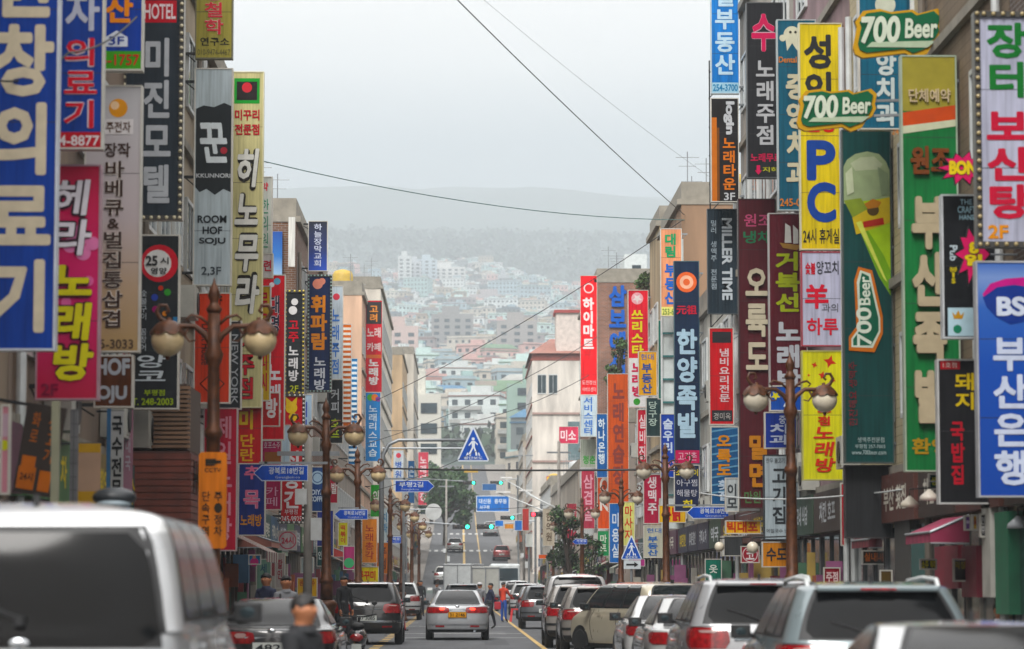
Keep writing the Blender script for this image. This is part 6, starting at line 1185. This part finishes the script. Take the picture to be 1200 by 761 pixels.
for px_, Y_, col_, it_, lb_, sh_ in (
    ((1078, 655, 1098, 668), 41.5, '16302c', [('소주', 'h', 1080, 657, 1088, 667, 'b8b02a', B), ('맥주', 'h', 1090, 657, 1097, 667, 'b8b02a', B)], 'dark glass menu strip with yellow letters at right', ()),
    ((1117, 655, 1135, 682), 40.5, '1c1412', [('막창', 'h', 1119, 658, 1132, 667, '8a7a2a', B)], 'black chalk menu board beside the red door', ()),
    ((1130, 604, 1138, 622), 39, '6a4a8a', [], 'little purple shop plate on the brown wall', [('disc', 'b8a8c8', 1134, 612, 2)]),
    ((1139, 603, 1146, 622), 38.8, 'c8a020', [('술', 'v', 1140, 606, 1145, 616, '8a2020')], 'little yellow shop plate on the brown wall', ()),
    ((1148, 602, 1156, 630), 38.6, '1c1c20', [('안주', 'v', 1149, 605, 1155, 626, 'c0c0c0')], 'little black shop plate with white letters', ()),
    ((1160, 600, 1166, 620), 38.4, 'b4b4b0', [], 'slim white plate near the right edge', ()),
    ((1031, 668, 1046, 700), 47, '4a3a1c', [('포차', 'h', 1033, 686, 1045, 696, 'c0a020', B)], 'yellow lettered pub board far right behind the grey SUV', ()),
    ((1010, 645, 1030, 662), 50, '2c2620', [('실내', 'h', 1013, 648, 1027, 658, 'a85a2c')], 'brown pub board with orange letters', ()),
    ((965, 665, 985, 690), 54, '7a1c28', [('주점', 'h', 968, 670, 982, 682, 'c8b0b0', B)], 'red pub board behind the silver SUV rails', ()),
    ((985, 566, 990, 640), 52, 'a02030', [], 'red fabric strip hanging beside the charcoal box', ()),
    ((868, 640, 890, 660), 66, '8a2430', [('코', 'h', 874, 644, 884, 656, 'c8c0c0')], 'round red shop board low on the right', [('ring', 'c0b0b0', 879, 650, 9, 1)]),
    ((1150, 470, 1165, 500), 36.5, '3c342c', [], 'brown board between the black sign and the bank sign', ()),
    ((176, 585, 214, 612), 50, '5a2018', [], 'dull red fascia above the parked traffic on the left', ()),
    ((300, 655, 318, 695), 66, '7a9a8a', [('세일', 'v', 305, 660, 313, 685, '3a5a6a')], 'green poster by the left shop door', ()),
    ((322, 648, 334, 690), 68, 'b0a8a4', [('할인', 'v', 325, 655, 331, 680, '8a2c3c')], 'white poster with red letters at the left shops', ()),
    ((352, 653, 368, 672), 72, '9aa4a4', [('커피', 'h', 355, 659, 365, 666, '3c4848')], 'pale oval cafe board at the left', ()),
    ((371, 640, 384, 664), 88, '2a4a4a', [('안경', 'h', 373, 646, 383, 656, 'b8c0c0')], 'teal optician board at the left', ()),
    ((396, 612, 408, 640), 95, 'b8b43a', [('떡볶이', 'v', 399, 615, 405, 637, 'a03020')], 'yellow snack sign left of the third lamp', ()),
    ((402, 640, 416, 668), 92, 'a03a6a', [], 'magenta and green poster left of the third lamp', [('disc', '4a9a6a', 409, 660, 6)]),
    ((444, 595, 458, 634), 118, 'a8b4b8', [('치과', 'v', 447, 600, 454, 625, '3a6a8a')], 'grey white dentist sign by the gantry pole', ()),
    ((478, 540, 486, 590), 190, '3a6ca0', [('은행', 'v', 479, 545, 485, 575, 'c0ccd8')], 'slim hazy blue bank sign on the left', ()),
    ((612, 596, 620, 622), 200, 'a8403c', [], 'hazy red plate right of the crossing', ()),
    ((636, 596, 650, 640), 170, 'b8b0a0', [('한의원', 'v', 640, 600, 647, 635, '5a4a3a')], 'cream clinic sign near the far right lamps', ()),
    ((700, 622, 714, 652), 130, '3a8a5a', [('마트', 'v', 703, 626, 711, 648, 'd0d4c8')], 'green mart sign beneath the orange red one', ()),
    ((736, 655, 756, 664), 106, 'a03a7a', [], 'magenta strip under the triangle sign', ()),
    ((826, 655, 846, 690), 76, '1c6a5a', [('옷', 'h', 831, 662, 841, 672, 'c0c8c0')], 'teal shop window poster on the right', ())):
    small_sign(px_, Y_, col_, it_, lb_, post=False, shapes=sh_)
for i, (px, py, Y, col, lb) in enumerate(((1066, 588, 42, 'b0a898', 'left white dome lamp hanging over the right shop'), (1089, 580, 41, 'b8b0a4', 'right white dome lamp hanging over the right shop'), (1193, 612, 37, 'b0b4b8', 'white dome lamp at the right edge'))):
    p = W(px, py, Y); r = empty('dome_lamp', p, lb, 'lamp', 'white dome shop lamps'); MB().lathe((0, 0, -.08), [(.15, 0), (.13, .06), (.06, .12), (.02, .16)], 16).build('shade', mat(col, .4), r, True); MB().tube([(0, 0, .08), (.0, 0, .18), (7.2 - p.x, 0, .22)], .012).build('arm', DARKM, r)
p = W(150, 655, 47); 
for i, (px, py, Y, lb) in enumerate(((843, 641, 70, 'single white globe lamp low on the right'), (882, 642, 58, 'white globe lamp by the orange low sign'))):
    p = W(px, py, Y); r = empty('globe_lamp', p, lb, 'lamp'); MB().sphere((0, 0, 0), .12, 16, 10).build('globe', GLOBE2, r, True); MB().tube([(0, 0, .1), (0, 0, .2), (7.2 - p.x, .1, .25)], .015).build('arm', DARKM, r)
p = W(134, 583, 26); r = empty('helmet_sign', p, 'black domed object with a blue body above the big van roof', 'ornament')
MB().sphere((0, 0, 0), .2, 16, 8, (1, 1, .45)).build('dome', mat('22262a', .4), r, True); MB().lathe((0, 0, -.35), [(.13, 0), (.14, .3)], 16).build('drum', mat('1f5c8c', .5), r, True); MB().sphere((0, -.05, -.06), .16, 12, 6, (1, 1, .3)).build('rim', mat('8a98a0', .4), r, True); MB().tube([(0, 0, -.3), (0, 0, -p.z)], .05).build('post', DARKM, r)

# brown tilted banner, wooden shop box, tiled roof (lower left)
a, c = W(14, 580, 31), W(62, 474, 31); r = empty('banner', ((a.x + c.x) / 2, 31, a.z), 'tilted dark brown banner with orange blocks under the magenta sign', 'banner'); w, h = c.x - a.x, c.z - a.z; r.rotation_euler = (0, R(9), 0)
MB().box(-w / 2, 0, 0, w / 2, .04, h).build('cloth', mat('2c2018', .7), r); OR = let('b8682c')
for q in ((-.44, .05, .0, .3), (-.4, .3, -.05, .42)): MB().box(q[0] * w, -.006, q[1] * h, q[2] * w, -.001, q[3] * h).build('print', OR, r)
MB().box(.1 * w, -.006, .05 * h, .4 * w, -.001, .28 * h).build('print', OR, r); lettering(r, '생고기', 'v', (.12 * w, .36 * h, .36 * w, .9 * h), -.002, 'b8682c', off=.0); lettering(r, '화로', 'v', (-.3 * w, .55 * h, -.1 * w, .92 * h), -.002, 'b8682c', off=.0); lettering(r, '24시', 'h', (-.38 * w, .14 * h, -.05 * w, .24 * h), -.007, '2c2018', off=.03)
MB().tube([(0, .06, h * .98), (-1.0, .06, h * .98)], .02).build('bracket', DARKM, r)
r = empty('shop_canopy', (-5.15, 44, 2.5), 'reddish wooden slatted shop box with white lettering', 'shop front'); 
for k in range(11): MB().box(0, -.02, k * .1, 1.05, .0, k * .1 + .085).build('slat', mat('6a2c1c', .5, var=.25, bump=.2), r)
for k in range(11): MB().box(1.05, 0, k * .1, 1.07, 4.5, k * .1 + .085).build('slat', mat('6a2c1c', .5, var=.25, bump=.2), r)
MB().box(0, 0, -.02, 1.05, 4.5, 1.12).build('box', mat('4a2014', .6), r)
b = MB(); b.v = []; L_ = []; text_on(L_, 'HOUSE', 'h', 0, 0, 3.6, .5, 0, .04)
for vs, fs in L_: b.add([(1.085, .4 + x, .5 + z) for x, y, z in vs], fs)
b.build('lettering', let('b0a8a0'), r)
L_ = []; b = MB(); text_on(L_, 'cafe', 'h', 0, 0, 1.6, .25, 0, .03)
for vs, fs in L_: b.add([(1.085, 1.6 + x, .14 + z) for x, y, z in vs], fs)
b.build('lettering', let('b0a8a0'), r)
r = empty('louvre_screen', (-5.15, 45, 3.72), 'tan slatted wooden screen above the red wooden box', 'screen')
for k in range(14): MB().box(0, 0, k * .07, .95, .12, k * .07 + .045).build('slat', mat('8a6a50', .6, var=.2, bump=.2), r)
MB().box(0, .13, -.02, .9, 2.4, 1.0).build('backing', mat('4a382c', .7), r)
# hanging goods / pillars lower left
for i, (px, py0, py1, Y, col, lb) in enumerate(((64, 470, 580, 30.5, '8a8a72', 'pale post left of the tiled pillar'), (86, 480, 590, 33, '6c6c6e', 'grey tiled pillar at the lower left'), (104, 520, 590, 34.5, 'a5846c', 'pink and yellow shop poster at the lower left'), (150, 480, 585, 42, '9a6a7c', 'pale rose banner next to the slatted screen'), (137, 482, 590, 41, 'b0b2b4', 'black and white lettered banner at the lower left'), (127, 475, 590, 40, '2a6a9c', 'thin blue banner at the lower left'))):
    wpx = {86: 5, 104: 14, 137: 8, 150: 6, 127: 3, 64: 5}[px]; a, c = W(px - wpx, py1, Y), W(px + wpx, py0, Y); r = empty('hanging_banner', ((a.x + c.x) / 2, Y, a.z), lb, 'banner' if i not in (0, 1) else 'pillar'); w, h = c.x - a.x, c.z - a.z
    z0 = -a.z if i in (0, 1) else 0
    MB().box(-w / 2, 0, z0, w / 2, .12 if i in (0, 1) else .03, h).build('panel', mat(col, .7, var=.1, kind='tile' if i == 1 else ''), r)
    if i == 4: lettering(r, '국수전문', 'v', (-w * .42, .05, w * .42, h * .97), -.002, '1c1e22', off=.05)
    if i == 3: lettering(r, '순대국', 'v', (-w * .3, h * .3, w * .3, h * .9), -.002, 'b0a8b0', off=.02)
    if i == 2: MB().box(-w / 2, -.004, 0, w / 2, -.001, h * .2).build('print', let('b08a3a'), r); MB().box(-w / 2, -.004, h * .85, w / 2, -.001, h).build('print', let('b08a3a'), r)
    if i not in (0, 1): MB().tube([(-w / 2 - .6, .05, h), (w / 2, .05, h)], .015).build('rod', DARKM, r)

# ------------------------------------------------------------------ vegetation
def leaf_mat(h): return mat(h, .7, var=.45, scale=.9)
def tree(x, y, z, H, R_, label, dens=900, col='2f4a24', ls=.35, name='tree', cat='tree', trunk=True, group=None, seed=1):
    rr = random.Random(seed); root = empty(name, (x, y, z), label, cat, group)
    t = MB(); t.tube([(0, 0, 0), (.1, 0, H * .3), (0, .1, H * .6), (.1, 0, H * .85)], [R_ * .09, R_ * .07, R_ * .04, .03], 8)
    clumps = []
    for k in range(14):
        a = rr.uniform(0, 6.28); q = rr.uniform(.3, .95) * R_; cz = H * rr.uniform(.38, .92); f = 1 - abs(cz / H - .6) * 1.2; c = Vector((q * f * math.cos(a), q * f * math.sin(a), cz)); clumps.append((c, R_ * rr.uniform(.28, .5)))
        t.tube([(0, 0, H * rr.uniform(.25, .5)), c * .6 + Vector((0, 0, H * .18)), c], [.05 * R_, .03 * R_, .02], 5)
    t.build('trunk', mat('3a2f26', .9, bump=.4), root)
    b = MB()
    for i in range(dens):
        c, r = rr.choice(clumps); d = Vector((rr.gauss(0, 1), rr.gauss(0, 1), rr.gauss(0, .8))).normalized() * r * rr.uniform(.55, 1.08); p = c + d; b.cur = 0 if rr.random() < .7 else 1
        n = Vector((rr.gauss(0, 1), rr.gauss(0, 1), rr.gauss(.6, 1))).normalized(); u = n.orthogonal().normalized(); v_ = n.cross(u); s = ls * rr.uniform(.6, 1.3)
        b.add([p - u * s, p + v_ * s * .6, p + u * s, p - v_ * s * .6], [(0, 1, 2, 3)])
    o = b.build('crown', [leaf_mat(col), leaf_mat('3f5f2c')], root); return root
Yt = 345; p = W(521, 595, Yt); tree(p.x, Yt, base_z(Yt) - 1, (595 - 520) / sc(Yt) + base_z(Yt) * 0 + 2.2, 3.4, 'large round green tree left of the distant road', 5200, '34552c', .26, seed=3)
p = W(505, 590, 400); tree(p.x, 400, base_z(400) - 1, 9.5, 3.2, 'smaller green tree left behind the large one', 2600, '34552c', .3, seed=5)
Yt = 150; tree(5.6, Yt, .1, 5.9, 1.15, 'dark young street tree behind the right parked cars', 2600, '1c3018', .09, seed=8)
Yt = 128; tree(5.75, Yt, .1, 3.8, .7, 'small street tree beside the fourth right lamp', 900, '1c3018', .08, seed=9)
p = W(745, 350, 128); tree(8.3, 127, 12.5, 3.2, .75, 'feathery rooftop pine above the karaoke signs', 1200, '3a4a1c', .07, seed=12)
p = W(733, 375, 140); tree(7.6, 140, 9.4, 4.6, .7, 'drooping pine between the brick wall and the star sign', 1000, '34401c', .09, seed=13)
p = W(311, 122, 62); tree(-4.72, 62, p.z - .5, .9, .3, 'small weed sprouting beside the cream sign', 200, '2a4418', .06, seed=14)
p = W(520, 455, 900)
# ------------------------------------------------------------------ hillside town
PAL = [('cdd6d4', 'white'), ('c4bcae', 'beige'), ('8f8484', 'mauve grey'), ('9cbab8', 'grey green'), ('6c7474', 'dark grey'), ('c2d8d4', 'pale mint'), ('a89a84', 'tan'), ('cda49c', 'rose'), ('d2d8d6', 'chalk white'), ('9ab0b8', 'pale blue')]
ROOFC = ['5d7a5c', '4a6a70', '8a8580', '7a4a3c', '3a6a8a', '9a9a94']
def house_proto(i, w, d, h, wall, roof, kind):
    b = MB(); b.box(-w / 2, 0, -9, w / 2, d, h); b.cur = 2
    b.box(-w / 2 - .2, -.2, h, w / 2 + .2, d + .2, h + .25); b.cur = 0
    b.box(-w / 2, 0, h + .25, w / 2, .2, h + 1.0).box(-w / 2, .2, h + .25, -w / 2 + .2, d, h + 1.0).box(w / 2 - .2, .2, h + .25, w / 2, d, h + 1.0)
    if kind == 1: b.box(-w * .1, d * .3, h + .25, w * .3, d * .7, h + 2.6); b.cur = 3; b.lathe((-w * .25, d * .4, h + .25), [(.7, 0), (.7, 1.3), (.2, 1.6)], 10)
    if kind == 2:
        b.cur = 2; b.add([(-w / 2 - .3, -.3, h + 1), (w / 2 + .3, -.3, h + 1), (w / 2 + .3, d + .3, h + 1), (-w / 2 - .3, d + .3, h + 1), (-w / 2 + 1.5, d / 2, h + 2.8), (w / 2 - 1.5, d / 2, h + 2.8)], [(0, 1, 5, 4), (1, 2, 5), (2, 3, 4, 5), (3, 0, 4)])
    b.cur = 1; nf = max(1, int(h / 3)); nw = max(2, int(w / 2.6))
    for f in range(nf):
        z = h - (f + 1) * 3 + 1.0
        for k in range(nw):
            x = -w / 2 + w * (k + .5) / nw; b.box(x - .65, -.08, z, x + .65, -.003, z + 1.25)
        for k in range(max(1, int(d / 3.2))):
            y = d * (k + .5) / max(1, int(d / 3.2))
            for s in (-1, 1): b.box(s * (w / 2 + .003), y - .6, z, s * (w / 2 + .08), y + .6, z + 1.2)
    b.cur = 3
    if kind != 2:
        for f in range(nf - 1): b.box(-w / 2 + .3, -.9, h - (f + 1) * 3 - .15, w / 2 - w * .35, -.01, h - (f + 1) * 3 + .7)
    return b.mesh('house', [mat(wall, .85, var=.12, scale=.3), PANE, mat(roof, .8, var=.2, scale=.3), mat('a9aaa6', .8)])
protos = []; rh = random.Random(21)
for i in range(40):
    wl_, nm_ = PAL[i % len(PAL)]; protos.append((house_proto(i, rh.uniform(6, 15), rh.uniform(6, 10), rh.choice([4.5, 6, 6.5, 9, 10.5]), wl_, rh.choice(ROOFC), rh.choice([0, 1, 1, 2])), nm_))
cells = {}
def ok_place(x, y, r):
    i, j = int(x // 14), int(y // 14)
    for a_ in (-1, 0, 1):
        for b_ in (-1, 0, 1):
            for (px_, py_, q) in cells.get((i + a_, j + b_), ()):
                if (x - px_) ** 2 + ((y - py_) * .8) ** 2 < (r + q) ** 2: return False
    cells.setdefault((i, j), []).append((x, y, r)); return True
spots = []; tries = 0
while len(spots) < 1900 and tries < 42000:
    tries += 1; y = far(362 + 1310 * rh.random()); pxv = rh.uniform(385, 700); x = (pxv - 540) / FPX * y
    if y < 720 and abs(x - .3) < 14: continue
    if mnoise.noise(Vector((x / 90, y / 120, 9))) < -.38: continue
    if ok_place(x, y, 5.2 if y < 1300 else 6.2): spots.append((y, x))
spots.sort(); rest = MB(); WALLS = [mat(c, .85, var=.12, scale=.3) for c, _ in PAL]; RM = [mat(c, .8, var=.2, scale=.3) for c in ROOFC]
for q, (y, x) in enumerate(spots):
    z = terr(x, y) + .3
    if q < 280:
        me, nm = rh.choice(protos); o = link('house', me, None, (x, y, z), rh.uniform(-.4, .4)); f = rh.uniform(.75, 1.15) * (1 if y < 800 else 1.1); o.scale = (f, f, f)
        dist = 'lower' if y < 620 else 'middle' if y < 850 else 'upper'
        tag(o, '%s walled flat roofed house in the haze on the %s hillside' % (nm, dist), 'house', '%s houses on the %s hillside' % (nm, dist))
    else:
        w, d, h = rh.uniform(6, 13), rh.uniform(6, 10), rh.choice([4, 5, 6, 7, 9, 9, 12]); a_ = rh.uniform(-.5, .5); ca, sa = math.cos(a_), math.sin(a_); one = MB()
        if rh.random() < .06: w *= 1.9; h *= 1.4
        one.cur = rh.randrange(len(PAL)); one.box(-w / 2, 0, -7, w / 2, d, h); one.box(-w / 2, -.02, h + .3, w / 2, .3, h + 1.0)
        one.cur = len(PAL) + rh.randrange(len(ROOFC)); one.box(-w / 2 - .15, -.25, h, w / 2 + .15, d, h + .3)
        if rh.random() < .5: one.cur = rh.randrange(len(PAL)); u = rh.uniform(-w / 3, w / 6); one.box(u, d * .3, h + .3, u + w * .3, d * .7, h + 2.8)
        if rh.random() < .25: one.cur = len(PAL) + 4; one.lathe((w * .3, d * .5, h + .3), [(.8, 0), (.8, 1.5), (.2, 1.8)], 6)
        one.cur = len(PAL) + len(ROOFC); nf = max(1, int(h / 3)); nw = max(2, int(w / 2.6))
        for f in range(nf):
            for k in range(nw):
                u = -w / 2 + w * (k + .5) / nw; zz = h - (f + 1) * 3 + 1; one.add([(u - .6, -.06, zz), (u + .6, -.06, zz), (u + .6, -.06, zz + 1.2), (u - .6, -.06, zz + 1.2)], [(0, 1, 2, 3)])
        b0 = len(rest.v); rest.v += [(x + u * ca - v_ * sa, y + u * sa + v_ * ca, z + t) for u, v_, t in one.v]; rest.f += [tuple(i + b0 for i in f) for f in one.f]; rest.m += one.m
tag(rest.build('houses', WALLS + RM + [PANE]), 'dense carpet of tiny pale houses climbing the upper hillside into the mist', 'houses', kind='stuff')
# apartment blocks on the ridge
def apartment(px, Y, h, w, d, col, label):
    Y0 = Y; Y = far(Y); w *= 1.0 + .15 * (Y > 900); d *= 1.2
    p = W(px, 400, Y); r = empty('apartment_block', (p.x, Y, terr(p.x, Y) - 4), label, 'apartment block', None); h = W(px, h, Y).z - (terr(p.x, Y) - 4)
    MB().box(-w / 2, 0, -8, w / 2, d, h).build('wall', mat(col, .8, var=.08, scale=.1), r)
    b = MB(); n = int(h / 3); m = max(2, int(w / 4.5))
    for f in range(n):
        for k in range(m): x = -w / 2 + w * (k + .5) / m; b.box(x - 1.2, -.15, f * 3 + 1, x + 1.2, -.01, f * 3 + 2.5)
    tag(b.build('window', PANE, r), kind='stuff'); MB().box(-w / 4, d * .2, h, w / 6, d * .7, h + 4).build('lift_house', mat(col, .8), r)
apartment(474, 1350, 300, 9, 12, 'c4c8c6', 'slim white tower at the left of the ridge'); apartment(486, 1360, 306, 8, 12, 'b8bcc0', 'second slim tower on the ridge'); apartment(500, 1370, 304, 14, 12, 'aebcc4', 'pale blue grey tower on the ridge')
apartment(520, 1380, 313, 30, 14, 'ccccc8', 'wide white apartment block on the ridge'); apartment(546, 1400, 334, 16, 12, 'c4c4c0', 'low stepped white block right of the ridge towers'); apartment(612, 1380, 336, 34, 12, 'b8b4a4', 'long cream block on the right ridge')
apartment(590, 1400, 322, 8, 10, 'a8acb0', 'thin grey tower between the ridge blocks'); apartment(450, 1300, 340, 18, 12, 'b4b8ba', 'pale block behind the white tower sign'); apartment(420, 1350, 350, 22, 12, 'b0b8b8', 'pale block far left on the ridge')
apartment(640, 1300, 352, 22, 12, 'a4a09c', 'dull brown block on the right ridge'); apartment(575, 1250, 345, 26, 12, 'a8a0a0', 'mauve long block below the ridge'); apartment(655, 1100, 395, 24, 12, '9c9c9c', 'dark grey block on the right slope')
apartment(530, 900, 368, 17, 12, '8a8886', 'long dark roofed school building on the slope'); apartment(606, 850, 376, 15, 12, '9a9490', 'wide grey school block on the slope'); apartment(466, 800, 382, 14, 12, 'c0a8a0', 'rose pink block above the tan building'); apartment(572, 640, 462, 15, 10, 'a89a90', 'terraced block with white balconies in the middle slope')
apartment(632, 520, 450, 13, 10, '8fa89c', 'mint green house block left of the pink building'); apartment(489, 428, 462, 7, 10, 'c8c6bc', 'white apartment block right of the tan building')
# woods between the houses: ground cover
wd = MB(); rw = random.Random(31)
for i in range(9000):
    y = far(400 + 1600 * rw.random()); px_ = rw.uniform(370, 860); x = (px_ - 540) / FPX * y
    if abs(x) < 16 and y < 620: continue
    if mnoise.noise(Vector((x / 70, y / 90, 5))) < (-.1 if y < 2700 else -.7): continue
    z = terr(x, y); s = rw.uniform(1.6, 3.6) * (1 if y < 2600 else 1.8)
    for k in range(9):
        d = Vector((rw.gauss(0, 1), rw.gauss(0, 1), rw.gauss(0, .7))).normalized() * s * rw.uniform(.5, 1); p = Vector((x, y, z + s * .9)) + d; p.z = max(p.z, z)
        u = Vector((rw.gauss(0, 1), rw.gauss(0, 1), rw.gauss(0, 1))).normalized(); v_ = u.cross(Vector((rw.gauss(0, 1), rw.gauss(0, 1), 1)).normalized()); q = s * rw.uniform(.3, .55); wd.cur = rw.randint(0, 1)
        wd.add([p - u * q, p + v_ * q, p + u * q, p - v_ * q], [(0, 1, 2, 3)])
tag(wd.build('woodland', [mat('2f4230', .9, var=.3, scale=.2), mat('364834', .9, var=.3, scale=.2)]), 'scattered trees and scrub between the hillside houses', 'woodland', kind='stuff')

bpy.data.objects.remove(_to)
# ------------------------------------------------------------------ haze
hz = MB(); hz.box(-2000, -130, -6, 2000, 5050, 790)
hm = bpy.data.materials.new('haze'); hm.use_nodes = True; hn = hm.node_tree.nodes; hn.clear(); ho = hn.new('ShaderNodeOutputMaterial'); pv = hn.new('ShaderNodeVolumePrincipled')
pv.inputs['Color'].default_value = (.685, .74, .79, 1); pv.inputs['Density'].default_value = .0004; pv.inputs['Anisotropy'].default_value = 0.0
hm.node_tree.links.new(pv.outputs[0], ho.inputs['Volume']); tag(hz.build('haze', hm), kind='stuff')
